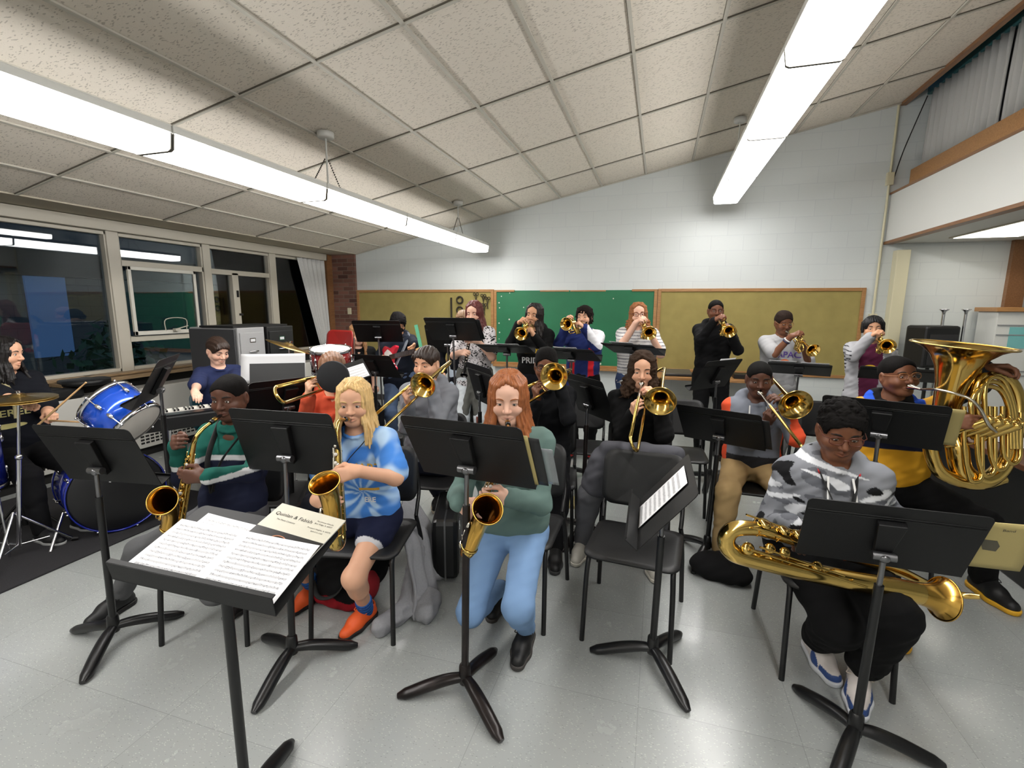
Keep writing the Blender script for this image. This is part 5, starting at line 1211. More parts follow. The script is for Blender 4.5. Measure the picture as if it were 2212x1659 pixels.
# ---------------- saxophones, front row
# boy in green, white and navy sweater
hd, t_, fc = (497, 857), 2.42, (0.30, 0.12, 0.0)
M0 = mouth_of(hd, t_, fc, 0.98); B0 = W(376, 1142, 2.34)
sx, SM = saxophone('gold alto saxophone of the boy in the green and navy sweater', M0, B0, (0.35, -1, 0.0))
person('C', 'boy in green, white and navy sweater and grey track trousers playing a gold saxophone', hd, t_, fc, S=0.96, byaw=0.30, lean=0.02, side=-0.07, hs=0.98, skin=SK['dark'], hair=('fade', HB, {}), lid=0.55, q=1.0,
    top=dict(name='sweater', e=0.009, col=lambda u, w, z: bands(z, (-0.128, rgbf(24, 84, 74)), (-0.152, rgbf(206, 206, 206)), (-9, rgbf(28, 32, 52))), collar=0.012, wr=0.004),
    legs=dict(name='track_trousers', e=0.012, wr=0.004, col=lambda u, w, z, V: np.where((np.abs(np.abs(u)-0.155) < 0.022)[:, None], rgbf(16, 16, 17), rgbf(92, 92, 94))), shoes=dict(col=rgbf(18, 18, 19), sole=rgbf(22, 20, 20), lace=rgbf(16, 16, 16)),
    R=dict(at=W(392, 955, 2.14), d=(0.6, -0.6, 0.3), n=(0.7, 0.5, 0), curl=(0.7, 0.9, 0.6)), L=dict(at=W(412, 1024, 2.09), d=(-0.85, -0.45, 0.05), n=(-0.5, 0.75, 0.1), curl=(0.5, 0.7, 0.5), pole=(0.5, 0.7, -0.7)), feet={'R': (-2.74, 1.66, 0.05), 'L': (-2.12, 1.92, 0.1)}, seat=0.45)
under('C', 'black chair of the boy in the green and navy sweater')
# blonde player
hd, t_, fc = (765, 868), 2.34, (0.40, 0.10, 0.0)
M0 = mouth_of(hd, t_, fc, 0.96); B0 = W(730, 1180, 1.98)
sx, SM = saxophone('gold alto saxophone of the blonde player in the blue tie-dye shirt', M0, B0, (0.30, -0.95, 0.1), True)
def tiedye(u, w, z):
    x = u*1.0-0.02; y = z+0.30; r = np.sqrt(x*x+y*y+w*w*0.3); th = np.arctan2(y, x); s = np.sin(9*th+26*r+2.2*np.sin(7*x+11*z))+0.7*np.sin(50*r+6*np.sin(3*th)); m = sstep(s, -0.5, 1.1)
    return rgbf(70, 130, 210)[None]*(1-m[:, None])+rgbf(178, 208, 238)[None]*m[:, None]
def shorts_col(V, c):
    o = np.tile(c, (len(V), 1))
    for sd in ('R', 'L'):
        a, b = [np.array(q) for q in PEOPLE['E'].leg[sd][:2]]; d = b-a; t = ((V-a)@d)/(d@d); r = np.linalg.norm(V-a-t[:, None]*d, axis=1); o[(t > 0.52) & (r < 0.16)] = rgbf(206, 206, 210)
    return o
E_ = person('E', 'blonde player in blue tie-dye shirt, navy shorts and orange shoes with a saxophone', hd, t_, fc, S=0.93, byaw=0.22, lean=0.10, hs=0.96, skin=SK['fair'], hair=('long', srgb(206, 172, 116), {'length': 0.17}), lid=0.55,
    top=dict(name='tshirt', e=0.016, ea=0.020, col=tiedye, sleeve=0.82, neck=0.056), legs=dict(name='shorts', e=0.022, len=0.38, col=lambda u, w, z, V: shorts_col(V, rgbf(24, 28, 52)), wr=0.003), shoes=dict(col=rgbf(238, 96, 40), sole=rgbf(16, 15, 15), lace=rgbf(244, 112, 52)),
    R=grip(SM, SAX_R), L=grip(SM, dict(SAX_L, at=(-0.018, 0.032, -0.19)), pole=(0.7, 0.5, -0.7)), feet={'R': (-1.80, 2.06, -0.05), 'L': (-1.40, 1.97, -0.15)}, seat=0.45, puff=0.6)
for sd in ('R', 'L'):
    a, b, c, fd, fz = E_.leg[sd]; ax = (b-c).normalized(); V, F = solid([RCn(c-Vector((0, 0, .02)), c+ax*0.085, 0.040, 0.043, 0.01)], 0.0045, (0.002, 14, 2)); w_ = np.sin((V@np.array(ax))*260)
    col = np.where((w_ > 0.55)[:, None], rgbf(36, 62, 120), rgbf(48, 104, 178)); link('sock', to_mesh('sock', V, F, E_.cloth, col, E_.base), E_.ob, 'blue sock')
M_YEL = mat('print_yellow', srgb(224, 170, 60), rough=0.8); M_PWHITE = mat('print_white', srgb(225, 225, 225), rough=0.8)
decal(E_, 'tshirt', 'lettering', 'E HART', 0.035, 0, -0.165, 0.062, M_YEL, bold=0.0012, start=0.20); decal(E_, 'tshirt', 'lettering', 'ERE', 0.06, 0, -0.345, 0.036, M_PWHITE, bold=0.001); decal(E_, 'tshirt', 'print_bar', patch([(-0.05, -0.007), (0.05, -0.007), (0.05, 0.007), (-0.05, 0.007)]), 0.06, 0, -0.285, 0.03, M_YEL)
under('E', 'black chair of the blonde player with grey sweatshirt thrown over it', 0.03)
# red-haired girl
hd, t_, fc = (1098, 858), 2.16, (0.24, 0.20, 0.0)
M0 = mouth_of(hd, t_, fc); B0 = W(1006, 1192, 1.98)
sx, SM = saxophone('saxophone with silver keys held by the red-haired girl', M0, B0, (0.42, -0.85, 0.2), True)
person('F', 'red-haired girl in green sweater and light blue jeans playing a saxophone', hd, t_, fc, S=1.0, byaw=0.10, lean=0.10, skin=SK['pale'], hair=('long', srgb(148, 88, 50), {'length': 0.20}), lid=0.3,
    top=dict(name='sweater', e=0.018, col=rgbf(96, 118, 112), wr=0.0045, collar=0.0), legs=dict(name='jeans', e=0.010, col=lambda u, w, z, V: np.clip(rgbf(124, 156, 196)[None]*(0.92+0.16*sstep(np.sin(V[:, 0]*9+V[:, 2]*5+1), -1, 1))[:, None], 0, 1)), shoes=dict(col=rgbf(15, 14, 14), sole=rgbf(56, 52, 49), lace=rgbf(22, 19, 18)),
    R=grip(SM, SAX_R, pole=(-0.5, 0.8, -0.7)), L=grip(SM, dict(SAX_L, at=(-0.018, 0.032, -0.22)), pole=(0.45, 0.8, -0.8)), knees=(0.13, -0.12), feet={'R': (-0.78, 2.34, 0.05), 'L': (-0.55, 2.06, 0.02)}, seat=0.455)
p = PEOPLE['F']; V, F = solid([RCn(p.N+Z3*0.005+p.lf*0.055*math.cos(a)+p.fw*(0.05*math.sin(a)+0.012)-Z3*0.03*max(0, math.sin(a)), p.N+Z3*0.005+p.lf*0.055*math.cos(b)+p.fw*(0.05*math.sin(b)+0.012)-Z3*0.03*max(0, math.sin(b)), 0.020, None, 0.01) for a, b in [(2*math.pi*k/14, 2*math.pi*(k+1)/14) for k in range(14)]], 0.005); link('undershirt_collar', to_mesh('undershirt_collar', V, F, p.cloth, np.tile(rgbf(11, 11, 12), (len(V), 1)), p.base), p.ob, 'black collar under the sweater')
chair('black chair of the red-haired girl, its right side in view', -0.69, 2.41, 0.0)
# ---------------- boy with the big saxophone on his lap
def camo(u, w, z):
    a = np.sin(21*u+9*np.sin(13*z+2)+5*w)+np.sin(26*z-11*u+4*np.sin(17*w+9*u)); b = np.sin(33*u+6*np.sin(23*z)+1.3)+np.sin(29*z+14*u+3*w+2.1); o = np.tile(rgbf(126, 128, 134), (len(u), 1))
    o[a > 0.95] = rgbf(92, 94, 100); o[b > 1.05] = rgbf(206, 208, 212); o[(a < -1.45)] = rgbf(22, 22, 24); return o
hd, t_, fc = (1815, 928), 2.06, (-0.06, 0.30, 0.0)
U_ = person('U', 'boy in grey camouflage hoodie and glasses with a big saxophone across his lap', hd, t_, fc, S=1.02, byaw=-0.02, lean=0.10, skin=SK['brown'], hair=('afro', HB, {}), lid=0.25, fat=1.22, glasses=('rect', 'brown'), hs=1.04,
    top=dict(name='hoodie', e=0.022, col=camo, hood=True, wr=0.006, neck=0.056), legs=dict(name='trousers', e=0.030, len=1.80, col=rgbf(11, 11, 12), wr=0.007), shoes=dict(col=rgbf(206, 198, 192), sole=rgbf(210, 212, 216), lace=rgbf(190, 178, 164), size=1.05, colf=lambda x, y, z: np.where(((y > 0.13) & (z < 0.05) | (np.abs(x) > 0.038) & (y > 0.06))[:, None], rgbf(44, 72, 128), rgbf(208, 200, 194))),
    R=dict(at=W(1722, 1172, 1.98), d=(0.35, -0.6, -0.7), n=(0.2, 0.5, -0.85), curl=(0.6, 0.8, 0.6), pole=(-0.22, 0.9, -0.6)), L=dict(at=W(1990, 1190, 2.02), d=(-0.5, -0.5, -0.6), n=(-0.3, 0.4, -0.85), curl=(0.6, 0.8, 0.6), pole=(0.22, 0.9, -0.6)),
    feet={'R': (0.80, 2.40, 0.10), 'L': (0.92, 2.22, -0.35)}, seat=0.455, shw=0.16)
M_RED = mat('print_red', srgb(200, 36, 44), rough=0.8); M_REDD = mat('print_dark_red', srgb(140, 20, 30), rough=0.8)
decal(U_, 'hoodie', 'chest_patch', patch(rrect(0.13, 0.042, 0.003, 1)), 0.0, 0, -0.168, 0.1, M_RED, label='red rectangle on the chest', start=0.32); decal(U_, 'hoodie', 'lettering', 'LEVIS', 0.0, 0.004, -0.168, 0.040, M_REDD, bold=0.001, start=0.32)
for s in (-1, 1): strap(U_, 'drawstring', bez([U_.N+U_.lf*s*0.045+U_.fw*0.100-Z3*0.02, U_.N+U_.lf*s*0.052+U_.fw*0.155-Z3*0.12, U_.N+U_.lf*s*0.050+U_.fw*0.165-Z3*0.27], 8), 0.009, mat('cord_white', srgb(220, 220, 218), rough=0.8))
chair('black chair of the boy in the camouflage hoodie', 0.82, 2.44, 0.0)
M_STRAP = mat('strap_black', srgb(11, 11, 11), rough=0.7)
def neck_strap(key, target, m=M_STRAP, w=0.026, red=False):
    p = PEOPLE[key]; c = p.N+Z3*0.015; T = Vector(target); S_ = p.S
    for s in (-1, 1):
        strap(p, 'neck_strap', bez([c-p.fw*0.058+Z3*0.035, c+p.lf*s*0.068-p.fw*0.01+Z3*0.025, c+p.lf*s*0.066+p.fw*0.070-Z3*0.035, c.lerp(T, 0.5)+p.lf*s*0.032+p.fw*0.085, T], 16), w, m)
neck_strap('U', U_.N+U_.fw*0.165-Z3*0.26)
strap(U_, 'strap_pad', bez([U_.N+Z3*0.05-U_.fw*0.062] + [U_.N+Z3*0.03+U_.lf*0.075-U_.fw*0.01, U_.N-Z3*0.02+U_.lf*0.07+U_.fw*0.075], 8), 0.034, mat('strap_red', srgb(190, 40, 44), rough=0.7)); strap(U_, 'strap_pad', bez([U_.N+Z3*0.05-U_.fw*0.062] + [U_.N+Z3*0.03-U_.lf*0.075-U_.fw*0.01, U_.N-Z3*0.02-U_.lf*0.07+U_.fw*0.075], 8), 0.034, mat('strap_red'))
p = PEOPLE['C']; neck_strap('C', p.N+p.fw*0.15-Z3*0.30-p.lf*0.06, w=0.03); p = PEOPLE['E']; neck_strap('E', p.N+p.fw*0.14-Z3*0.22-p.lf*0.05, w=0.016); p = PEOPLE['F']; neck_strap('F', p.N+p.fw*0.14-Z3*0.22-p.lf*0.05, w=0.022)

# ---------------- trombones
hd, t_, fc = (922, 785), 3.28, (-0.05, 0.12, 0.0)
M0 = mouth_of(hd, t_, fc); TM = tbn_frame(M0, (800, 905), (912, 832)); trombone('brass trombone of the boy in the grey hoodie, slide crossing behind the blonde hair', TM, br=0.74)
person('G', 'boy in grey hoodie and navy trousers playing a trombone, chair behind the blonde player', hd, t_, fc, S=1.0, byaw=0.15, lean=0.05, skin=SK['fair'], hair=('short', srgb(46, 33, 27), {}), lid=0.0, q=1.1, fat=1.08,
    top=dict(name='hoodie', e=0.018, col=rgbf(122, 124, 130), hood=True, wr=0.005), legs=dict(name='track_trousers', col=rgbf(24, 27, 40)), shoes=dict(col=rgbf(16, 16, 17), sole=rgbf(190, 176, 156), lace=rgbf(48, 46, 44)), R=grip(TM, TBN_R), L=grip(TM, TBN_L), feet={'R': (-1.98, 3.05, 0.0), 'L': (-1.69, 3.46, 0.25)})
under('G', 'black chair under the trombone player in the grey hoodie')
hd, t_, fc = (1180, 790), 3.3, (0.18, 0.10, 0.0)
M0 = mouth_of(hd, t_, fc); TM = tbn_frame(M0, (1108, 850), (1176, 820)); trombone('brass trombone whose bell hides the mouth of the player in glasses', TM, br=0.79)
person('Q', 'boy in black and glasses whose mouth is hidden by a trombone bell', hd, t_, fc, S=1.0, byaw=0.15, lean=0.05, skin=SK['brown'], hair=('flat', HB, {}), lid=0.3, q=1.1, glasses=('rect', 'black'),
    top=dict(name='pullover', e=0.016, col=rgbf(15, 16, 19), wr=0.005), legs=dict(col=rgbf(13, 13, 16)), shoes=dict(col=rgbf(15, 15, 16), sole=rgbf(48, 48, 48)), R=grip(TM, TBN_R), L=grip(TM, TBN_L))
under('Q', 'black chair under the trombone player in glasses')
hd, t_, fc = (1387, 798), 3.1, (0.05, 0.14, 0.0)
M0 = mouth_of(hd, t_, fc); TM = tbn_frame(M0, (1360, 952), (1424, 867)); trombone('brass trombone pointing down, held by the curly-haired player in black', TM, br=0.85)
person('R', 'player with shoulder-length brown curls in black sweatshirt holding a trombone', hd, t_, fc, S=1.0, byaw=0.0, lean=0.05, skin=SK['fair'], hair=('curly', srgb(49, 35, 25), {'length': 0.12}), lid=0.05, q=1.1,
    top=dict(name='sweatshirt', e=0.020, col=rgbf(13, 13, 14), wr=0.006), legs=dict(name='trousers', e=0.018, col=rgbf(92, 92, 96), wr=0.005), shoes=dict(col=rgbf(186, 182, 172), sole=rgbf(205, 200, 188), lace=rgbf(170, 166, 158)), R=grip(TM, TBN_R), L=grip(TM, TBN_L), feet={'R': (-0.42, 3.02, -0.1), 'L': (0.04, 2.98, 0.1)})
under('R', 'black chair under the curly-haired trombone player')
hd, t_, fc = (1640, 818), 3.2, (-0.05, 0.16, 0.0)
M0 = mouth_of(hd, t_, fc); TM = tbn_frame(M0, (1736, 970), (1733, 873)); trombone('brass trombone pointing down right past the curly head of the camouflage boy', TM, br=0.90)
S_ = person('S', 'boy in grey quilted vest with orange sleeves and khaki trousers playing a trombone', hd, t_, fc, S=1.0, byaw=-0.05, lean=0.05, skin=SK['dark'], hair=('fade', HB, {}), lid=0.15, q=1.1,
    top=dict(name='vest_and_sleeves', e=0.018, hood=True, wr=0.005, col=lambda u, w, z: np.where((np.abs(u) > 0.165)[:, None], rgbf(228, 86, 52), np.where((z < -0.36)[:, None], rgbf(46, 46, 49), rgbf(118, 122, 132)))), legs=dict(name='khaki_trousers', e=0.016, col=rgbf(172, 144, 100), wr=0.005), shoes=dict(col=rgbf(22, 20, 20), sole=rgbf(48, 44, 43)), R=grip(TM, TBN_R), L=grip(TM, TBN_L), feet={'R': (0.46, 3.18, -0.1), 'L': (0.85, 3.3, 0.2)})
for s in (-1, 1): strap(S_, 'drawstring', bez([S_.N+S_.lf*s*0.05+S_.fw*0.09-Z3*0.01, S_.N+S_.lf*s*0.055+S_.fw*0.14-Z3*0.10, S_.N+S_.lf*s*0.055+S_.fw*0.15-Z3*0.22], 8), 0.010, mat('cord_grey', srgb(190, 190, 188), rough=0.8))
under('S', 'black chair under the trombone player with orange sleeves')
hd, t_, fc = (718, 800), 3.05, (0.62, 0.10, 0.0)
M0 = W(706, 808, 2.95); TM = tbn_frame(M0, (588, 838), (727, 812)); trombone('trombone with a black cloth over its bell, slide pointing left', TM, black_bell=True, br=0.82)
person('D', 'player in orange hoodie hidden behind a black-covered trombone bell', hd, t_, fc, S=0.95, byaw=0.55, lean=0.05, skin=SK['fair'], hair=('short', srgb(120, 84, 60), {}), q=1.15,
    top=dict(name='hoodie', e=0.016, col=rgbf(204, 84, 56), wr=0.005, hood=True), legs=dict(col=rgbf(36, 38, 46)), shoes=dict(col=rgbf(16, 16, 17), sole=rgbf(200, 198, 194)), R=grip(TM, TBN_R), L=grip(TM, TBN_L))
under('D', 'black chair under the player in the orange hoodie')

# ---------------- trumpets, back row standing
def trumpeter(key, lab, tlab, hd, t_, fc, bell, roll=0.0, tone=None, **kw):
    hs = kw.get('hs', 1.0); M0 = mouth_of(hd, t_, fc, hs); TM = tpt_frame(M0, bell[0], bell[1], roll); trumpet(tlab, TM)
    return person(key, lab, hd, t_, fc, sit=False, R=grip(TM, TPT_R, (0.9, 0.9, 0.5)), L=grip(TM, TPT_L, (1.0, 1.1, 0.7)), q=1.25, **kw)
K_ = trumpeter('K', 'girl with dark ponytail in black printed hoodie playing trumpet before the chalkboard', 'trumpet of the girl in the black printed hoodie', (1154, 680), 4.9, (-0.10, 0.06, -0.12), (1125, 721), S=1.0, byaw=0.05, lean=-0.02, skin=SK['tan'], hair=('long', srgb(22, 15, 13), {'length': 0.20}), lid=0.3,
    top=dict(name='hoodie', e=0.016, col=rgbf(13, 13, 14), hood=True, hem=0.05), legs=dict(col=rgbf(15, 16, 24)), shoes=dict(col=rgbf(16, 16, 17), sole=rgbf(180, 180, 180)))
decal(K_, 'hoodie', 'lettering', 'PRIDE', 0.0, 0, -0.30, 0.085, M_PWHITE, bold=0.002); decal(K_, 'hoodie', 'lettering', 'LION', 0.02, 0, -0.20, 0.085, mat('print_gold', srgb(236, 190, 40), rough=0.8), bold=0.002)
L_ = trumpeter('L', 'boy with curly brown hair in navy, red and white jacket playing trumpet', 'trumpet of the boy in the navy, red and white jacket', (1262, 684), 5.1, (-0.12, 0.04, 0.0), (1223, 700), roll=0.5, S=1.02, byaw=0.0, lean=-0.02, skin=SK['fair'], hair=('shag', srgb(24, 17, 15), {}), lid=0.1,
    top=dict(name='jacket', e=0.022, hem=0.10, wr=0.006, collar=0.02, col=lambda u, w, z: np.where(((u > 0.09) & (z > -0.20) & (z > -0.02-0.9*(u-0.05)))[:, None], rgbf(226, 226, 230), np.where(((np.abs(np.abs(u)-0.10) < 0.028) & (w > 0) & (z < -0.16) | ((u > 0.11) & (z < -0.45)))[:, None], rgbf(196, 36, 44), rgbf(38, 50, 104)))), legs=dict(col=rgbf(12, 12, 13), e=0.018), shoes=dict(col=rgbf(190, 40, 40), sole=rgbf(16, 16, 16), colf=lambda x, y, z: np.where((y > 0.10)[:, None], rgbf(190, 44, 44), rgbf(16, 15, 15))), feet={'R': (-0.84, 5.20, -0.2), 'L': (-0.66, 5.16, 0.35)})
M_ = trumpeter('M', 'girl with red curls and glasses in striped white shirt playing trumpet', 'trumpet of the girl in the striped shirt', (1379, 678), 4.9, (0.14, 0.06, 0.05), (1403, 720), S=1.03, byaw=0.05, lean=-0.02, fat=1.1, skin=SK['pale'], hair=('curly', srgb(140, 92, 60), {'length': 0.16}), lid=0.15, glasses=('rect', 'brown'),
    top=dict(name='striped_shirt', e=0.016, ea=0.016, sleeve=0.75, hem=0.16, col=lambda u, w, z: np.where(((z % 0.030) < 0.009)[:, None], rgbf(126, 126, 132), rgbf(212, 210, 208))), legs=dict(name='jeans', col=rgbf(60, 76, 112)), shoes=dict(col=rgbf(48, 48, 48), sole=rgbf(200, 200, 200)))
trumpeter('N', 'boy in black hoodie and glasses playing trumpet before the right pinboard', 'trumpet of the boy in the black hoodie', (1546, 671), 5.15, (0.06, 0.05, 0.0), (1576, 716), S=1.04, byaw=0.0, lean=-0.02, skin=SK['brown'], hair=('fade', HB, {}), lid=0.25, glasses=('round', 'brown'),
    top=dict(name='hoodie', e=0.018, col=rgbf(12, 12, 14), hood=True, hem=0.10, wr=0.005), legs=dict(col=rgbf(9, 9, 11), e=0.018), shoes=dict(col=rgbf(13, 13, 13), sole=rgbf(20, 20, 20)), feet={'R': (0.50, 5.50, -0.15), 'L': (0.70, 5.60, 0.2)})
O_ = trumpeter('O', 'boy in grey basketball shirt with wristbands playing trumpet, glasses on', 'trumpet pointing right, of the boy in the grey basketball shirt', (1692, 697), 4.95, (0.22, 0.22, 0.05), (1757, 757), S=0.98, byaw=0.05, lean=-0.02, skin=SK['brown'], hair=('flat', srgb(40, 30, 25), {}), lid=0.15, glasses=('rect', 'gold'), hs=0.98,
    top=dict(name='tshirt', e=0.020, ea=0.022, sleeve=0.85, hem=0.16, col=rgbf(168, 168, 170)), legs=dict(col=rgbf(150, 150, 152)), shoes=dict(col=rgbf(48, 48, 48), sole=rgbf(200, 200, 200)))
M_PUR = mat('print_purple', srgb(96, 74, 150), rough=0.8); M_BBALL = mat('print_orange', srgb(214, 110, 56), rough=0.8)
decal(O_, 'tshirt', 'lettering', 'NAPAC', 0.02, 0, -0.165, 0.085, M_PUR, bold=0.002); decal(O_, 'tshirt', 'ball_print', patch([(0.062*math.cos(a*math.pi/14), 0.062*math.sin(a*math.pi/14)) for a in range(28)]), 0.02, 0, -0.27, 0.1, M_BBALL, label='orange basketball print'); decal(O_, 'tshirt', 'lettering', 'Utah', 0.02, 0.004, -0.27, 0.045, M_PWHITE)
a, b, c, d = O_.arm['R']; wb = MB()
for k, m_ in ((0.80, 'srgb'), (0.72, 's')):
    q_ = b.lerp(c, k)-O_.base; ax = (c-b).normalized(); obj('wristband', MB().lathe([(0.031, -0.006), (0.036, -0.006), (0.036, 0.006), (0.031, 0.006)], q_, ax, 20), mat('band_white' if k > 0.75 else 'band_navy', srgb(220, 220, 220) if k > 0.75 else srgb(40, 44, 80), rough=0.6), O_.ob)
P_ = trumpeter('P', 'boy with black fringe in grey jacket over maroon shirt playing trumpet', 'trumpet of the boy in the grey jacket', (1886, 709), 4.55, (-0.22, 0.04, 0.05), (1917, 748), S=0.97, byaw=-0.20, lean=-0.02, skin=SK['asian'], hair=('bowl', srgb(15, 13, 14), {}), lid=0.05, hs=0.98,
    top=dict(name='jacket', e=0.024, hem=0.16, wr=0.005, col=lambda u, w, z: np.where(((np.abs(u) < 0.062+0.03*sstep(z, -0.6, -0.1)) & (w > 0.02) & (w < 0.155))[:, None], rgbf(88, 34, 60), np.where(((np.abs(u) > 0.18) & (z > -0.30) & (np.abs((z+0.05*u) % 0.035-0.012) < 0.005))[:, None], rgbf(22, 22, 24), rgbf(170, 170, 174)))), legs=dict(col=rgbf(16, 16, 19)), shoes=dict(col=rgbf(48, 48, 48), sole=rgbf(200, 200, 200)))
decal(P_, 'jacket', 'lettering', 'JAMES HART', 0.0, 0, -0.265, 0.026, M_PWHITE, bold=0.0006); decal(P_, 'jacket', 'lettering', 'SYMPHONIC', 0.0, 0, -0.30, 0.026, M_PWHITE, bold=0.0006); decal(P_, 'jacket', 'shirt_emblem', patch([(0.055*math.cos(a*math.pi/10), 0.035*math.sin(a*math.pi/10)) for a in range(20)]), 0.0, 0, -0.215, 0.1, mat('print_gold'))
# ---------------- the others at the back and the tuba player
J_hd, J_t, J_fc = (1024, 675), 4.98, (0.05, 0.24, 0.0)
M0 = mouth_of(J_hd, J_t, J_fc); CE_ = AIM(M0, 1003, 806, 0.64); ax = (CE_-M0)
CM = basis(M0, ax); ct = empty_at('clarinet', 'black clarinet with silver keys of the girl in the black and white shirt', 'clarinet', CM)
obj('mouthpiece', MB().lathe([(0.004, 0.0), (0.0085, 0.02), (0.0125, 0.06), (0.0135, 0.085), (0.0165, 0.09), (0.0165, 0.15), (0.0135, 0.155)], (0, 0, 0), Y, 16), M_EBON, ct)
obj('body_tube', MB().lathe([(0.0135, 0.15), (0.0145, 0.16), (0.0140, 0.36), (0.0155, 0.37), (0.0145, 0.39), (0.0148, 0.56)], (0, 0, 0), Y, 16), M_EBON, ct)
obj('bell', bell_mb((0, 0.56, 0), Y, [(0.0155, 0.0), (0.017, 0.03), (0.022, 0.065), (0.031, 0.095), (0.036, 0.105)], 0.0018, 28, 0.001), M_EBON, ct)
for k in range(11): obj('key', MB().lathe([(0.0, 0.004), (0.0075, 0.003), (0.0075, -0.002)], ((-0.4+0.25*(k % 3))*0.018, 0.19+0.033*k, 0.0165), (0, 0, 1), 12), M_SILVER, ct)
for s in (-1, 1): obj('key_rod', MB().cyl((s*0.0165, 0.18, 0.004), (s*0.0165, 0.54, 0.004), 0.0022, n=6), M_SILVER, ct)
cR = dict(at=(0.016, 0.42, 0.010), d=(-0.75, 0.3, 0.6), n=(-0.5, 0.0, -0.85)); cL = dict(at=(-0.016, 0.27, 0.010), d=(0.75, 0.3, 0.6), n=(0.5, 0.0, -0.85))
def bw(u, w, z):
    a = np.sin(60*u+5*np.sin(40*z))*np.sin(95*z+4*np.sin(50*u)); b = (np.floor((z+1)*14) % 2) < 1
    o = np.tile(rgbf(206, 202, 204), (len(u), 1)); o[(a > 0.15) & b] = rgbf(18, 17, 18); o[(a > 0.55) & ~b] = rgbf(48, 44, 48); return o
J_ = person('J', 'girl with red-brown hair in black and white patterned shirt playing clarinet', J_hd, J_t, J_fc, S=1.03, sit=False, byaw=0.10, lean=-0.02, skin=SK['pale'], hair=('long', srgb(92, 44, 40), {'length': 0.16}), lid=0.1, q=1.2,
    top=dict(name='patterned_shirt', e=0.015, ea=0.016, sleeve=0.75, hem=0.04, col=bw), legs=dict(name='ripped_jeans', e=0.022, wr=0.006, col=lambda u, w, z, V: np.where(((np.abs(V[:, 2]-0.47) < 0.05) & (w > 0.0) & (np.abs(np.abs(u)-0.10) < 0.03))[:, None], rgbf(110, 60, 50), np.tile(rgbf(196, 202, 206), (len(u), 1)))), shoes=dict(col=rgbf(48, 48, 49), sole=rgbf(200, 200, 198)),
    R=grip(CM, cR, (0.5, 0.7, 0.5)), L=grip(CM, cL, (0.5, 0.7, 0.5)))
pv = J_.P; pr = [RCn(pv+Z3*0.06-J_.lf*0.085, pv+Z3*0.06+J_.lf*0.085, 0.118, None, 0.04), ELL(pv+J_.fw*0.125+Z3*0.05, (0.05, 0.035, 0.04), 0.03)]
for s in (-1, 1): pr += [RCn(pv+J_.fw*0.12+Z3*0.03, pv+J_.fw*0.15+J_.lf*s*0.07-Z3*0.34, 0.035, 0.042, 0.03), RCn(pv+J_.lf*s*0.13, pv+J_.lf*s*0.13-Z3*0.36-J_.fw*0.02, 0.06, 0.075, 0.04)]
pr.append(RCn(pv-J_.fw*0.10, pv-J_.fw*0.12-Z3*0.45, 0.08, 0.11, 0.05)); V, F = solid(pr, 0.007, (0.006, 8, 4)); link('tied_overshirt', to_mesh('tied_overshirt', V, F, J_.cloth, np.tile(rgbf(92, 92, 88), (len(V), 1)), J_.base), J_.ob, 'grey shirt tied round the waist')
V_ = person('V', 'person in dark top and pale jeans, mostly hidden behind a tall stand', (1000, 692), 5.6, (0.2, 0.2, 0), S=0.97, sit=False, byaw=0.2, lean=0, skin=SK['fair'], hair=('short', srgb(120, 92, 66), {}), q=1.4, top=dict(name='shirt', e=0.016, col=rgbf(16, 17, 24), hem=0.08), legs=dict(name='jeans', col=rgbf(176, 188, 200)), shoes=dict(col=rgbf(48, 48, 49), sole=rgbf(200, 200, 198)))
# guitar player
H_hd, H_t, H_fc = (860, 697), 5.55, (0.75, 0.55, 0.0)
GB = W(843, 774, 5.2); GH = AIM(GB, 913, 757, 0.70)
gx = (GH-GB).normalized(); gn = Vector((0.45, -0.85, 0.28)); gn = (gn-gx*gn.dot(gx)).normalized(); gz = gn.cross(gx)*-1
GM = Matrix(((gx.x, gz.x, gn.x, GB.x), (gx.y, gz.y, gn.y, GB.y), (gx.z, gz.z, gn.z, GB.z), (0, 0, 0, 1))); gt = empty_at('electric_guitar', 'red electric guitar with white pickguard held by the player in dark jacket', 'guitar', GM)
out = [(-0.20, 0.0), (-0.19, 0.09), (-0.13, 0.145), (-0.05, 0.125), (0.0, 0.115), (0.06, 0.135), (0.13, 0.155), (0.165, 0.135), (0.15, 0.105), (0.10, 0.075), (0.075, 0.04), (0.085, -0.03), (0.115, -0.065), (0.145, -0.10), (0.135, -0.125), (0.08, -0.125), (0.01, -0.11), (-0.06, -0.13), (-0.13, -0.15), (-0.185, -0.11)]
M_GRED = mat('guitar_red', srgb(206, 30, 56), rough=0.15, coat=0.6)
sm_ = bez([(a, b, 0) for a, b in out] + [(out[0][0], out[0][1], 0)], 80); obj('body', MB().prism([(p.x, p.y) for p in sm_[:-1]], (1, 0, 0), (0, 1, 0), (0, 0, 1), (0, 0, 0), 0.042), M_GRED, gt, bevel=0.006)
pg = [(-0.10, 0.0), (-0.02, 0.085), (0.09, 0.10), (0.07, 0.04), (0.08, -0.04), (0.02, -0.075), (-0.04, -0.10), (-0.11, -0.07)]; obj('pickguard', MB().prism(pg, (1, 0, 0), (0, 1, 0), (0, 0, 1), (0, 0, 0.0225), 0.003), mat('pickguard_white', srgb(220, 215, 212), rough=0.3), gt)
for k in range(3): obj('pickup', MB().box((-0.06+0.05*k, 0.005, 0.026), (0.018, 0.075, 0.008)), M_PWHITE, gt)
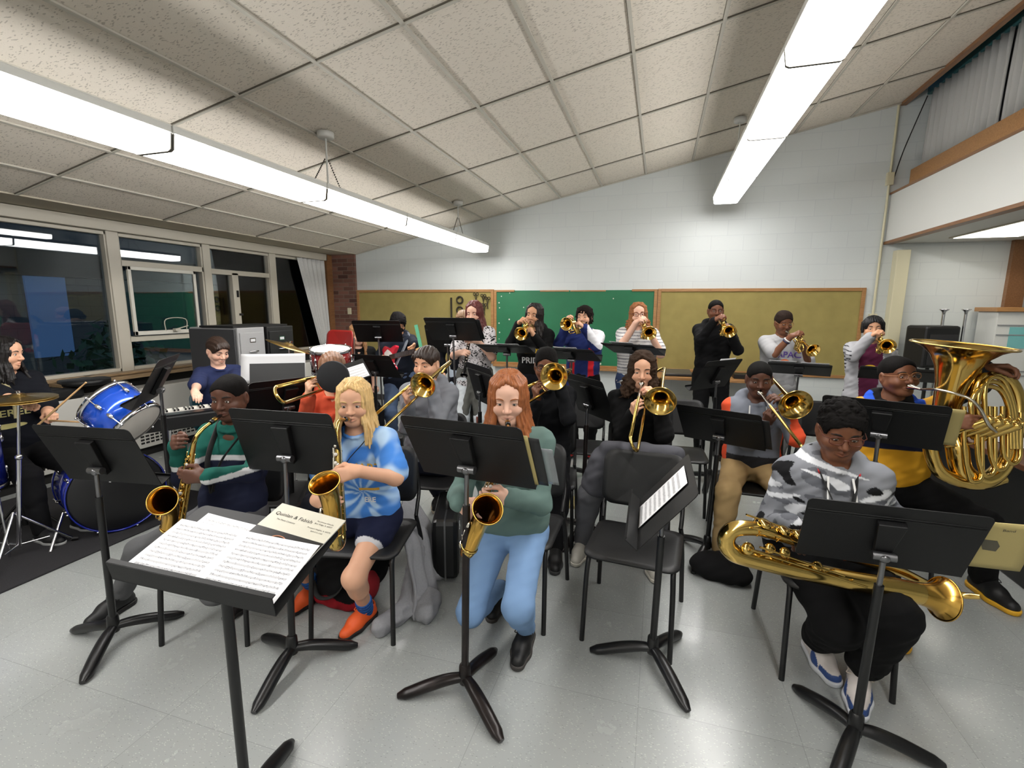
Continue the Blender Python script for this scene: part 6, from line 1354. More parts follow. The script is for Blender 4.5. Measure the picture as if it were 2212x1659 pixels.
obj('neck', MB().box2((0.06, -0.024, 0.012), (0.62, 0.024, 0.034)), mat('neck_maple', srgb(196, 150, 96), rough=0.35), gt, bevel=0.006); obj('fretboard', MB().box2((0.05, -0.025, 0.034), (0.62, 0.025, 0.040)), mat('fretboard_dark', srgb(41, 28, 24), rough=0.4), gt)
fr = MB(); [fr.box((0.62-0.56*(1-2**(-k/12.0))*1.35, 0, 0.0405), (0.002, 0.048, 0.002)) for k in range(1, 15)]; obj('fret', fr, M_CHROME, gt); gt.children[-1]['kind'] = 'stuff'
hs_ = [(0.61, -0.024), (0.61, 0.024), (0.65, 0.030), (0.70, 0.052), (0.78, 0.060), (0.80, 0.035), (0.77, 0.0), (0.70, -0.025), (0.65, -0.030)]; obj('headstock', MB().prism(hs_, (1, 0, 0), (0, 1, 0), (0, 0, 1), (0, 0, 0.020), 0.016), mat('neck_maple'), gt, bevel=0.003)
for k in range(6): obj('tuning_peg', MB().cyl((0.665+0.020*k, 0.036+0.006*k, 0.02), (0.665+0.020*k, 0.066+0.004*k, 0.02), 0.006, n=8), M_CHROME, gt)
gp = lambda x, y, z: GM @ Vector((x, y, z)); G3 = GM.to_3x3()
H_ = person('H', 'dark-haired masked player in navy jacket and jeans holding a red guitar', H_hd, H_t, H_fc, S=1.0, sit=False, byaw=0.50, lean=-0.01, skin=SK['tan'], hair=('shag', srgb(16, 14, 15), {}), lid=0.2, q=1.2,
    top=dict(name='jacket', e=0.022, hem=0.06, col=rgbf(27, 32, 43), wr=0.006, hood=True), legs=dict(name='jeans', e=0.018, col=rgbf(92, 110, 140), wr=0.005), shoes=dict(col=rgbf(40, 40, 41), sole=rgbf(190, 190, 188)),
    R=dict(at=gp(-0.02, 0.03, 0.07), d=G3 @ Vector((0.55, -0.75, -0.1)), n=G3 @ Vector((0, -0.2, -1)), curl=(0.6, 0.9, 0.6), pole=(-0.8, 0.3, -0.6)), L=dict(at=gp(0.52, -0.02, 0.02), d=G3 @ Vector((0.1, 0.9, 0.35)), n=G3 @ Vector((0, 0.2, 1)), curl=(0.9, 1.1, 0.7), pole=(0.6, 0.2, -0.8)))
V, F = solid([ELL(H_.Hm @ Vector((0, 0.045, -0.055)), (0.062, 0.062, 0.055), 0.02)], 0.005); link('face_mask', to_mesh('face_mask', V, F, H_.cloth, np.tile(rgbf(14, 14, 15), (len(V), 1)), H_.base), H_.ob, 'black face mask')
strap(H_, 'guitar_strap', bez([gp(-0.19, 0.05, 0.02), H_.sh['R']-H_.fw*0.05+Z3*0.0, H_.N+H_.lf*0.09+Z3*0.035, H_.sh['L'].lerp(H_.N, 0.4)+H_.fw*0.11-Z3*0.03, gp(0.10, 0.15, 0.03).lerp(H_.sh['L'], 0.35)+H_.fw*0.06, gp(0.14, 0.15, 0.02)], 20), 0.05, mat('strap_grey', srgb(96, 100, 108), rough=0.7))
# seated girl by the pier
person('I', 'girl with long light-brown hair in black shirt sitting by the brick pier', (772, 722), 5.45, (0.85, 0.2, 0), S=0.98, byaw=0.8, lean=0.03, skin=SK['pale'], hair=('long', srgb(150, 110, 74), {'length': 0.28}), q=1.3, seat=0.50, top=dict(name='tshirt', e=0.016, sleeve=0.85, col=rgbf(14, 14, 15)), legs=dict(col=rgbf(16, 16, 19)), shoes=dict(col=rgbf(16, 16, 17), sole=rgbf(160, 160, 160)))
under('I', 'black chair under the long-haired girl by the brick pier')
# keyboard player
B_hd, B_t, B_fc = (470, 757), 4.25, (1.35, 0.40, 0.0)
KC = W(462, 872, 3.75); KC = Vector((KC.x, KC.y, 0.80))
B_ = person('B', 'boy in navy printed T-shirt looking down behind the keyboard', B_hd, B_t, B_fc, S=0.92, byaw=1.05, lean=0.04, skin=SK['pale'], hair=('short', srgb(48, 33, 25), {}), lid=0.15, q=1.1, seat=0.46, top=dict(name='tshirt', e=0.016, ea=0.018, sleeve=0.9, col=rgbf(38, 46, 80)), legs=dict(col=rgbf(32, 33, 40)), shoes=dict(col=rgbf(22, 22, 23), sole=rgbf(180, 180, 180)),
    R=dict(at=KC+Vector((-0.10, -0.08, 0.10)), d=(0.8, -0.5, -0.3), n=(0, 0, -1), curl=(0.4, 0.5, 0.4)), L=dict(at=KC+Vector((0.06, 0.16, 0.10)), d=(0.8, -0.5, -0.3), n=(0, 0, -1), curl=(0.4, 0.5, 0.4)))
for nm, q_, m_, dz in (('print_panel', rrect(0.20, 0.24, 0.004, 1), mat('print_violet', srgb(70, 52, 120), rough=0.8), 0.0), ('print_band', rrect(0.19, 0.07, 0.004, 1), mat('print_sky', srgb(80, 170, 210), rough=0.8), 0.002)):
    decal(B_, 'tshirt', nm, patch(q_), 0.05, dz, -0.22 if dz == 0 else -0.145, 0.1, m_, dirv=(-0.9, 0.45, 0))
decal(B_, 'tshirt', 'print_border', patch(rrect(0.215, 0.012, 0.003, 1)), 0.05, 0.003, -0.102, 0.1, mat('print_gold'), dirv=(-0.9, 0.45, 0)); decal(B_, 'tshirt', 'print_badge', patch([(0.028*math.cos(a*math.pi/10), 0.028*math.sin(a*math.pi/10)) for a in range(20)]), -0.01, 0.006, -0.20, 0.1, mat('print_gold'), dirv=(-0.9, 0.45, 0))
# drummer
A_hd, A_t, A_fc = (8, 763), 3.35, (2.15, 0.12, 0.0)
A_ = person('A', 'drummer with long dark hair in navy printed T-shirt at the left picture edge', A_hd, A_t, A_fc, S=1.0, byaw=1.55, lean=0.05, fat=1.2, skin=SK['fair'], hair=('long', srgb(18, 14, 14), {'length': 0.16}), lid=0.6, q=1.1, seat=0.50, top=dict(name='tshirt', e=0.018, ea=0.020, sleeve=0.85, col=rgbf(15, 17, 24)), legs=dict(col=rgbf(14, 14, 16), e=0.016), shoes=dict(col=rgbf(19, 19, 22), sole=rgbf(160, 160, 160)),
    R=dict(at=W(92, 890, 3.05), d=(0.85, -0.35, 0.15), n=(0.1, -0.2, -0.95), curl=(1.1, 1.2, 0.8), pole=(0, 0.2, -1)), L=dict(at=W(112, 905, 3.3), d=(0.9, -0.2, -0.1), n=(0.0, -0.1, -1.0), curl=(1.1, 1.2, 0.8), pole=(0, 0.3, -1)))
M_OLIVE = mat('print_olive', srgb(168, 160, 104), rough=0.8)
decal(A_, 'tshirt', 'lettering', 'ELITE N', 0.0, 0, -0.16, 0.05, M_OLIVE, bold=0.001, dirv=(-0.75, 0.65, 0)); decal(A_, 'tshirt', 'lettering', 'EFEREE', 0.02, 0, -0.25, 0.065, M_OLIVE, bold=0.001, dirv=(-0.75, 0.65, 0)); decal(A_, 'tshirt', 'print_emblem', patch([(0.09*math.cos(a*math.pi/10), 0.018*math.sin(a*math.pi/10)) for a in range(20)]), 0.0, 0, -0.34, 0.1, M_OLIVE, dirv=(-0.75, 0.65, 0))
strap(A_, 'shoulder_strap', bez([A_.N+A_.lf*(-0.06)+Z3*0.03, A_.N+A_.fw*0.125+A_.lf*(-0.06)-Z3*0.05, A_.N+A_.fw*0.165+A_.lf*(-0.05)-Z3*0.17, A_.N+A_.fw*0.165+A_.lf*(-0.05)-Z3*0.28], 12), 0.035, mat('strap_khaki', srgb(150, 140, 104), rough=0.8))
def stick(A, B, lab): o = obj('drumstick', MB().sweep([A, Vector(A).lerp(Vector(B), 0.86), Vector(A).lerp(Vector(B), 0.96), B], [0.0075, 0.0055, 0.004, 0.006], 8), mat('hickory', srgb(200, 160, 112), rough=0.5)); tag(o, lab, 'drumstick', 'drumsticks')
a_ = W(80, 920, 3.06); stick(a_, AIM(a_, 186, 826, 0.42), 'raised drumstick slanting up over the white heater'); a_ = W(100, 908, 3.28); stick(a_, AIM(a_, 178, 912, 0.36), 'level drumstick reaching for the blue rack tom')

# ---------------- tuba and its player
TC = W(2095, 900, 2.48)
tx = Vector((math.cos(0.62), -math.sin(0.62)*0.0-0.58, 0)).normalized(); tx = Vector((0.86, -0.42, 0)).normalized(); ty = Vector((-tx.y, tx.x, 0)); tu = (Z3+tx*0.06-ty*0.05).normalized()
TMx = Matrix(((tx.x, ty.x, tu.x, TC.x), (tx.y, ty.y, tu.y, TC.y), (tx.z, ty.z, tu.z, TC.z), (0, 0, 0, 1)))
T_hd, T_t, T_fc = (1938, 812), 2.86, (0.22, -0.10, 0.08)
T_M = mouth_of(T_hd, T_t, T_fc, 1.05)
def tpx(x, y, t=2.48, off=0.0):
    p = TMx.inverted() @ W(x, y, t); return Vector((p.x, p.y+off, p.z))
tb = empty_at('tuba', 'large brass tuba held upright by the player at the right edge', 'tuba', TMx)
b0 = tpx(2086, 748); 
prof_r = [(0.055, -0.40), (0.062, -0.30), (0.073, -0.20), (0.092, -0.12), (0.122, -0.06), (0.160, -0.025), (0.200, -0.006), (0.215, 0.0)]
ba = Vector((0.05, 0.02, 1)).normalized(); obj('bell', bell_mb((b0.x, b0.y, b0.z), ba, prof_r, 0.005, 56, 0.002), M_BRASS, tb)
e0 = Vector((b0.x, b0.y, b0.z))-ba*0.40
L1 = [e0, tpx(2062, 955), tpx(2072, 1010, off=0.0), tpx(2112, 1036), tpx(2155, 1012), tpx(2184, 950), tpx(2200, 880), tpx(2186, 828), tpx(2152, 808), tpx(2118, 826), tpx(2104, 880)]
# main bows: wide at the bell, narrowing
pts = bez(L1, 66); n = len(pts); obj('main_bow', MB().sweep(pts, [0.055-0.031*(i/(n-1))**0.8 for i in range(n)], 18), M_BRASS, tb)
L0 = [tpx(2012, 900), tpx(2006, 960), tpx(2020, 1010), tpx(2060, 1034), tpx(2110, 1042), tpx(2158, 1030)]
obj('bottom_bow_guard', MB().sweep(bez(L0, 30), 0.032, 14), M_BRASS, tb)
for k in range(4):
    x0 = 2084+27*k; y1 = 1018-12*k
    pts = bez([tpx(x0, 872, off=-0.085), tpx(x0-4, 960, off=-0.085), tpx(x0+3, y1, off=-0.082), tpx(x0+16, y1+10, off=-0.08), tpx(x0+30, y1-2, off=-0.078), tpx(x0+34, 950, off=-0.075), tpx(x0+38, 868+6*k, off=-0.07)], 36)
    obj('valve_tubing', MB().sweep(pts, 0.0105, 10), M_BRASS, tb)
for k in range(3):
    pts = bez([tpx(2100+14*k, 905, off=-0.10), tpx(2100+14*k, 862-9*k, off=-0.10), tpx(2124+8*k, 832-9*k, off=-0.095), tpx(2160+5*k, 838-9*k, off=-0.09), tpx(2178+6*k, 880, off=-0.085), tpx(2178+7*k, 960, off=-0.085)], 36)
    obj('upper_loop', MB().sweep(pts, 0.0115, 10), M_BRASS, tb)
for k in range(4):
    a = tpx(2108+18*k, 906+4*k, off=-0.135); v = MB().lathe([(0.0, -0.10), (0.019, -0.10), (0.021, -0.09), (0.021, 0.06), (0.019, 0.07), (0.006, 0.072), (0.005, 0.10), (0.013, 0.102), (0.013, 0.108), (0, 0.109)], a, Vector((0.75, -0.15, 0.62)), 16); obj('valve', v, M_SILVER if k == 9 else M_BRASS, tb)
lm = TMx.inverted() @ T_M
pts = bez([lm+Vector((0.055, -0.06, 0.0)), tpx(2030, 842, 2.42), tpx(2090, 856, 2.34), tpx(2118, 880, 2.32), tpx(2136, 915, 2.33), tpx(2150, 930, 2.36)], 30); obj('leadpipe', MB().sweep(pts, lerp_list(0.0065, 0.009, len(pts)), 10), M_SILVER, tb)
mdir = (pts[0]-lm).normalized(); mp = MB().lathe([(0.012, 0.003), (0.0205, 0.0), (0.0205, 0.008), (0.016, 0.024), (0.009, 0.045), (0.0068, 0.09)], lm, mdir, 20); obj('mouthpiece', mp, M_SILVER, tb, 'silver mouthpiece')
for (a, b) in (((2040, 960), (2100, 950)), ((2104, 905), (2150, 902)), ((2088, 930), (2190, 925))): obj('brace', MB().cyl(tpx(*a, off=-0.04), tpx(*b, off=-0.07), 0.006, n=8), M_BRASS, tb)
T_ = person('T', 'boy in glasses and yellow, black and blue hoodie playing the tuba', T_hd, T_t, T_fc, S=1.06, byaw=-0.05, lean=0.05, fat=1.25, hs=1.05, skin=SK['brown'], hair=('fade', HB, {}), lid=0.08, q=1.0, glasses=('rect', 'gold'), seat=0.47, puff=1.0,
    top=dict(name='hoodie', e=0.022, hood=True, wr=0.006, col=lambda u, w, z: np.where((np.abs(u) > 0.25)[:, None], rgbf(32, 35, 43), np.where(((z > -0.075+0.25*np.abs(u)) & (np.abs(u) < 0.10))[:, None], rgbf(14, 14, 15), np.where(((z > -0.10) & (np.abs(u) >= 0.06) & (np.abs(u) < 0.15))[:, None], rgbf(36, 80, 190), np.where((z > -0.26)[:, None], np.where((z > -0.13)[:, None], rgbf(214, 160, 56), rgbf(24, 27, 48)), rgbf(216, 158, 40)))))), legs=dict(name='trousers', e=0.022, col=rgbf(11, 11, 12), wr=0.006), shoes=dict(col=rgbf(13, 13, 14), sole=rgbf(226, 170, 40), lace=rgbf(48, 48, 48), size=1.1),
    R=dict(at=W(2112, 915, 2.36), d=(0.95, -0.35, 0.10), n=(0.25, 0.9, -0.15), curl=(0.35, 0.5, 0.4), pole=(-0.2, -0.3, -1), sc=1.05), L=dict(at=W(2168, 806, 2.45), d=(0.8, -0.35, 0.1), n=(0.1, -0.4, -0.9), curl=(0.6, 0.7, 0.5), pole=(0.6, 0.6, -0.2), sc=1.05),
    feet={'R': (1.25, 2.75, -0.2), 'L': (1.90, 3.28, 0.15)})
under('T', 'black chair under the tuba player')

# ---------------- big saxophone across the lap
BA, BB = W(1600, 1172, 1.90), W(2015, 1288, 1.90)
bx = (BB-BA); Lb = bx.length; bx.normalize(); bzv = (Z3-bx*bx.z).normalized(); by = bzv.cross(bx)
BMx = Matrix(((bx.x, by.x, bzv.x, BA.x), (bx.y, by.y, bzv.y, BA.y), (bx.z, by.z, bzv.z, BA.z), (0, 0, 0, 1))); bs = empty_at('baritone_saxophone', 'big gold baritone saxophone lying across the lap of the camouflage boy', 'saxophone', BMx, 'saxophones')
pth = [Vector((Lb*0.40, 0.03, 0.060)), Vector((0.10, 0.01, 0.072)), Vector((0.02, 0.0, 0.070)), Vector((-0.045, 0, 0.045)), Vector((-0.06, 0, 0.0)), Vector((-0.03, 0, -0.040)), Vector((0.05, 0, -0.052)), Vector((Lb*0.5, 0, -0.035)), Vector((Lb*0.82, 0, -0.010)), Vector((Lb*0.93, 0, -0.004))]
pts = bez(pth, 60); n = len(pts); obj('body_tube', MB().sweep(pts, [0.026+0.017*(i/(n-1)) for i in range(n)], 20), M_BRASS, bs)
obj('bell', bell_mb(pts[-1], (pts[-1]-pts[-3]), [(0.043, 0.0), (0.046, 0.03), (0.055, 0.06), (0.070, 0.085), (0.082, 0.096)], 0.004, 40), M_BRASSD, bs)
nk = bez([Vector((Lb*0.55, 0.04, 0.055)), Vector((Lb*0.9, 0.10, 0.03)), Vector((Lb*1.10, 0.12, 0.0)), Vector((Lb*1.24, 0.10, 0.0)), Vector((Lb*1.30, 0.06, 0.03))], 24); obj('neck', MB().sweep(nk, lerp_list(0.024, 0.011, len(nk)), 14), M_BRASS, bs)
for (x, z, r) in ((0.06, 0.105, 0.026), (0.14, 0.10, 0.024), (0.20, 0.098, 0.022), (0.26, 0.092, 0.020), (0.02, -0.005, 0.024), (0.16, 0.02, 0.020), (0.10, 0.02, 0.020), (0.30, 0.0, 0.02)):
    obj('key_cup', MB().lathe([(0.0, 0.010), (r*0.6, 0.010), (r, 0.006), (r, -0.006)], (x, -0.028 if z < 0.05 else -0.005, z), (0, -0.8, 0.6) if z < 0.05 else (0, -0.3, 1), 18), M_BRASS, bs)
for (z, y, x0, x1) in ((0.118, 0.0, -0.02, 0.30), (0.085, -0.035, 0.0, 0.32), (0.0, -0.045, 0.02, 0.5), (0.02, -0.045, 0.05, 0.40)):
    obj('key_rod', MB().cyl((x0, y, z), (x1, y, z-0.02), 0.004, n=8), M_BRASS, bs)
    for q in range(4): obj('rod_post', MB().cyl((x0+(x1-x0)*(q+.5)/4, y, z-0.006), (x0+(x1-x0)*(q+.5)/4, y*0.5, z-0.035 if z > 0.05 else z-0.02), 0.003, n=6), M_BRASS, bs)
# =================================================================== DRUMS, KEYBOARDS, FURNITURE, BAGS, PAPER
M_DBLUE = mat('drum_blue', srgb(24, 84, 210), rough=0.18, metal=0.35, coat=0.8); M_DNAVY = mat('drum_navy', srgb(26, 42, 150), rough=0.18, metal=0.35, coat=0.8); M_DRED = mat('drum_red', srgb(120, 22, 22), rough=0.2, coat=0.7)
M_HEADW = mat('drum_skin', srgb(214, 208, 200), rough=0.5, trans=0.0); M_HEADB = mat('black_drum_skin', srgb(18, 18, 20), rough=0.45); M_CYM = mat('cymbal_bronze', srgb(190, 160, 96), rough=0.28, metal=1.0)
def drum(name, label, c, axis, r, h, shell, top_m, bot_m, lugs=6, group='drums of the kits', cat='drum'):
    """axis points out of the batter head; c is the centre of the shell"""
    x, y, d = frame_from(axis); M = Matrix(((x.x, y.x, d.x, c[0]), (x.y, y.y, d.y, c[1]), (x.z, y.z, d.z, c[2]), (0, 0, 0, 1))); t = empty_at(name, label, cat, M, group)
    obj('shell', MB().lathe([(r-0.006, -h/2), (r, -h/2), (r, h/2), (r-0.006, h/2)], n=48), shell, t)
    obj('batter_head', MB().lathe([(0.0, h/2+0.006), (r*0.96, h/2+0.006), (r, h/2), (r, h/2-0.01)], n=48), top_m, t); obj('resonant_head', MB().lathe([(0.0, -h/2-0.006), (r*0.96, -h/2-0.006), (r, -h/2), (r, -h/2+0.01)], n=48), bot_m, t)
    for s in (-1, 1): obj('hoop', MB().lathe([(r+0.002, -0.014), (r+0.010, -0.014), (r+0.010, 0.014), (r+0.002, 0.014), (r+0.002, -0.014)], (0, 0, s*(h/2-0.002)), n=48), M_CHROME if r < 0.25 else shell, t)
    for k in range(lugs):
        a = 2*math.pi*(k+0.35)/lugs; ca, sa = math.cos(a), math.sin(a)
        for s in (-1, 1):
            lg = MB(); lg.ball((ca*(r+0.010), sa*(r+0.010), s*(h/2-0.075)), 0.016, 8, sq=(0.8, 0.8, 1.7)); lg.cyl((ca*(r+0.014), sa*(r+0.014), s*(h/2-0.06)), (ca*(r+0.014), sa*(r+0.014), s*(h/2+0.012)), 0.004, n=8); lg.ball((ca*(r+0.014), sa*(r+0.014), s*(h/2+0.012)), 0.008, 6); obj('lug', lg, M_CHROME, t)
    return t, M
# rug
r0, r1 = AZ(0, 1282), AZ(400, 1105)
o = obj('rug', MB().box2((-5.2, 0.7, 0.0), (-3.54, 3.05, 0.012)), mat('charcoal_rug', srgb(36, 35, 38), rough=0.98, noise=0.25, nscale=160, bump=0.4, bscale=300), bevel=0.004); tag(o, 'charcoal rug under the blue drum kit', 'rug')
BC = Vector((-3.718-0.93*0.21+0.03, 2.312+0.36*0.21, 0.31)); bt, BM = drum('bass_drum', 'navy blue bass drum with black front head on the rug', BC, (0.93, -0.36, 0.0), 0.285, 0.42, M_DNAVY, M_HEADB, M_HEADW, 8)
fl = MB(); vs, fs = text_mb('NOVA', 0.10, shear=0.3, bold=0.002); 
x, y, d = frame_from((0.93, -0.36, 0.0)); Mi3 = BM.to_3x3().inverted(); rt = Z3.cross(Vector((0.93, -0.36, 0))).normalized()*1.0
c0 = BC+Vector((0.93, -0.36, 0)).normalized()*(0.21+0.0075); fl = MB(); fl.box((0, 0, 0), (0.012, 0.001, 0.06), Matrix.Rotation(0.45, 3, 'Y')).box((0.022, 0, -0.012), (0.012, 0.001, 0.045), Matrix.Rotation(-0.5, 3, 'Y')).box((0.05, 0, -0.010), (0.012, 0.001, 0.05), Matrix.Rotation(0.45, 3, 'Y')).box((0.075, 0, -0.012), (0.04, 0.001, 0.010)).box((0.075, 0, 0.012), (0.04, 0.001, 0.010))
Mw = Matrix(((rt.x, 0.93, 0, 0), (rt.y, -0.36, 0, 0), (0, 0, 1, 0), (0, 0, 0, 1))); Mw.translation = c0-rt*0.03+Z3*0.11; fl.xform(BM.inverted() @ Mw); obj('logo', fl, mat('print_white'), bt, 'white maker mark near the top')
for s in (-1, 1):
    a = BM.inverted() @ (BC+Vector((-0.36, -0.93, 0))*0.29*s*-1*-1+Vector((0.93, -0.36, 0))*0.08-Z3*0.10); b = BM.inverted() @ (BC+Vector((-0.36, -0.93, 0))*0.40*s+Vector((0.93, -0.36, 0))*0.22-Z3*0.310)
    obj('spur', MB().cyl(a, b, 0.010, n=10).ball(b, 0.014, 8), M_CHROME, bt)
ta = Vector((-0.74, -0.20, 0.62)).normalized(); TCn = W(262, 893, 3.12); tt, TTM = drum('rack_tom', 'bright blue rack tom tilted over the bass drum', TCn, ta, 0.165, 0.24, M_DBLUE, M_HEADW, M_HEADW, 6)
tm = TTM.inverted(); a = TCn-ta*0.03+Vector((-0.1, -0.14, -0.09)); b = BC+Vector((0.02, -0.03, 0.27)); obj('tom_mount', MB().sweep([tm @ a, tm @ (a+Vector((-0.03, -0.03, -0.06))), tm @ b], 0.012, 10).ball(tm @ a, 0.026, 8), M_CHROME, tt)
ft, FM = drum('floor_tom', 'navy floor tom at the left picture edge', W(-92, 1000, 3.0), (0, 0, 1), 0.20, 0.36, M_DNAVY, M_HEADW, M_HEADW, 6)
for k in range(3):
    a = 2*math.pi*k/3+0.3; zf = -FM.translation.z+0.014; obj('leg', MB().cyl((0.215*math.cos(a), 0.215*math.sin(a), 0.05), (0.225*math.cos(a), 0.225*math.sin(a), zf+0.01), 0.008, n=8), M_CHROME, ft)
def cymbal_stand(label, foot, top, r, tilt_axis, group, legs=True, hat=False, z0=0.012):
    foot = Vector(foot); top = Vector(top); t = thing('hi_hat' if hat else 'cymbal_stand', label, 'cymbal', (foot.x, foot.y, z0), 0, group); T = top-Vector((foot.x, foot.y, z0)); f0 = Vector((0, 0, 0.06))
    obj('tube', MB().cyl(f0, f0.lerp(T, 0.62), 0.0125, n=12).cyl(f0.lerp(T, 0.60), T, 0.008, n=10).ball(f0.lerp(T, 0.62), 0.02, 8), M_CHROME, t)
    pf = [(0.008, 0.020), (0.03, 0.022), (0.042, 0.010), (0.06, 0.004), (r*0.6, -0.006), (r, -0.018)]
    for s in ((1, -1) if hat else (1,)): obj('cymbal', MB().lathe([(q, h*s) for q, h in pf]+[(q, h*s-0.0015) for q, h in pf[::-1]], T+Vector((0, 0, 0.012*s)), tilt_axis, 48), M_CYM, t)
    obj('wing_nut', MB().cyl(T, T+Vector(tilt_axis)*0.05, 0.008, n=8).box(T+Vector(tilt_axis)*0.045, (0.035, 0.008, 0.014)), M_CHROME, t)
    if legs:
        for k in range(3):
            a = 2*math.pi*k/3-0.9; e = Vector((math.cos(a)*0.27, math.sin(a)*0.27, 0.012)); lg = MB(); lg.cyl(f0+Vector((0, 0, 0.24)), e, 0.008, n=8); lg.cyl(f0+Vector((0, 0, 0.02)), e*0.55+Vector((0, 0, 0.075)), 0.006, n=8); l_ = obj('leg', lg, M_CHROME, t); obj('rubber_foot', MB().cyl(e*0.93+Vector((0, 0, 0.012)), e*1.06+Vector((0, 0, 0.004)), 0.014, n=8), M_BLACK, l_)
    return t
hf = AZ(45, 1205, 0.0); cymbal_stand('hi-hat on chrome tripod stand at the left picture edge', hf, W(40, 862, 2.98), 0.185, (0.02, 0.0, 1), 'cymbals', hat=True)
tc = W(624, 748, 4.5); cymbal_stand('tilted cymbal standing before the black cabinet', (tc.x, tc.y, 0), tc, 0.20, Vector((0.27, 0.23, 0.9)).normalized(), 'cymbals', z0=0.0)
rc_ = W(716, 778, 4.35); rt_, RM = drum('red_drum', 'dark red drum with chrome rim, above the black bell cover', rc_, (0.05, -0.12, 0.99), 0.17, 0.20, M_DRED, M_HEADW, M_HEADW, 6)
dp = RM.inverted() @ Vector((rc_.x, rc_.y, 0.0)); obj('drum_stand', MB().cyl((0, 0, -0.11), dp, 0.012, n=10), M_CHROME, rt_)
for k in range(3):
    a = 2*math.pi*k/3; e = RM.inverted() @ Vector((rc_.x+0.26*math.cos(a), rc_.y+0.26*math.sin(a), 0.012)); obj('leg', MB().cyl(RM.inverted() @ Vector((rc_.x, rc_.y, 0.30)), e, 0.008, n=8), M_CHROME, rt_)
o = obj('drum_throne', MB().lathe([(0.0, 0.49), (0.15, 0.49), (0.165, 0.475), (0.165, 0.42), (0.15, 0.405), (0.0, 0.405)], n=32).cyl((0, 0, 0.0), (0, 0, 0.41), 0.02, n=12).cyl((0, 0, 0.2), (0.2, 0.1, 0.0), 0.01, n=8).cyl((0, 0, 0.2), (-0.2, 0.1, 0.0), 0.01, n=8).cyl((0, 0, 0.2), (0, -0.22, 0.0), 0.01, n=8), M_BLACK); o.location = (PEOPLE['A'].P.x, PEOPLE['A'].P.y, 0.012); tag(o, 'round black drum stool under the drummer', 'stool')
# red plastic chair
rp = W(703, 752, 4.75); rcx = thing('plastic_chair', 'red plastic chair back rising over the red drum', 'chair', (rp.x, rp.y, 0), -0.3)
M_RPL = mat('red_plastic', srgb(140, 26, 22), rough=0.35); b = panel_mb(0.42, 0.30, 0.07, lambda a, c: -0.8*a*a, 0.010).xform(Matrix.Translation((0, 0.2, rp.z+0.02)) @ Matrix.Rotation(math.radians(82), 4, 'X') @ Matrix.Rotation(math.pi, 4, 'Y')); obj('backrest', b, M_RPL, rcx)
obj('seat', panel_mb(0.42, 0.40, 0.06, lambda a, c: 0.46, 0.012), M_RPL, rcx)
for s in (-1, 1):
    obj('leg', MB().sweep([(s*0.2, -0.19, 0), (s*0.17, -0.15, 0.45)], 0.011, 8), M_CHROME, rcx); obj('leg', MB().sweep([(s*0.2, 0.26, 0), (s*0.17, 0.17, 0.45), (s*0.16, 0.22, rp.z+0.1)], 0.011, 8), M_CHROME, rcx)
# teal chair of the keyboard player
bp = PEOPLE['B']; tcx = thing('plastic_chair', 'teal plastic chair of the keyboard boy', 'chair', (bp.P.x+bp.fw.x*0.05, bp.P.y+bp.fw.y*0.05, 0), math.atan2(bp.fw.x, -bp.fw.y))
M_TPL = mat('teal_plastic', srgb(22, 62, 72), rough=0.4); b = panel_mb(0.44, 0.36, 0.07, lambda a, c: -0.9*a*a, 0.012).xform(Matrix.Translation((0, 0.21, 0.68)) @ Matrix.Rotation(math.radians(80), 4, 'X') @ Matrix.Rotation(math.pi, 4, 'Y')); obj('backrest', b, M_TPL, tcx); obj('seat', panel_mb(0.44, 0.42, 0.06, lambda a, c: 0.455, 0.012), M_TPL, tcx)
for s in (-1, 1):
    for yy in (-0.2, 0.22): obj('leg', MB().cyl((s*0.21, yy*1.1, 0), (s*0.18, yy*0.8, 0.45), 0.011, n=8), M_CHROME, tcx)
# digital pianos
def keyboard(label, c, rz, w, stand_m, name_text=None):
    t = thing('keyboard', label, 'keyboard', (c[0], c[1], 0), rz, 'keyboards'); z = c[2]
    obj('case', MB().box((0, 0, z), (w, 0.30, 0.10)), M_BLACK, t, bevel=0.01); k_ = obj('white_keys', MB().box((0, -0.075, z+0.053), (w-0.16, 0.135, 0.012)), mat('ivory_keys', srgb(226, 222, 212), rough=0.3), t); k_['kind'] = 'stuff'
    bk = MB(); n = int((w-0.18)/0.0235)
    for q in range(n):
        if q % 7 not in (2, 6): bk.box((-w/2+0.10+0.0235*q, -0.045, z+0.064), (0.012, 0.08, 0.012))
    b_ = obj('black_keys', bk, M_EBON, t); b_['kind'] = 'stuff'
    obj('control_panel', MB().box((0, 0.085, z+0.055), (w-0.1, 0.10, 0.008)), mat('panel_dark', srgb(22, 22, 24), rough=0.3), t)
    for s in (-1, 1):
        obj('stand_leg', MB().cyl((s*w*0.30, -0.12, z-0.05), (s*w*0.30, 0.16, 0.0), 0.012, n=10).cyl((s*w*0.30, 0.12, z-0.05), (s*w*0.30, -0.16, 0.0), 0.012, n=10), stand_m, t)
    obj('stand_rail', MB().cyl((-w*0.33, 0.0, z*0.5), (w*0.33, 0.0, z*0.5), 0.012, n=10), stand_m, t)
    if name_text:
        mb = MB(); flat_text(mb, name_text[0], (-w*0.2, 0.1515, z+0.012), (-1, 0, 0), (0, 0, 1), 0.075, shear=0.25); flat_text(mb, name_text[1], (-w*0.2, 0.1515, z-0.032), (-1, 0, 0), (0, 0, 1), 0.03); obj('lettering', mb, mat('print_grey', srgb(150, 150, 152), rough=0.4), t)
    return t
kb = keyboard('keyboard in front of the boy in the navy printed T-shirt', KC, -2.094, 1.05, M_CHROME)
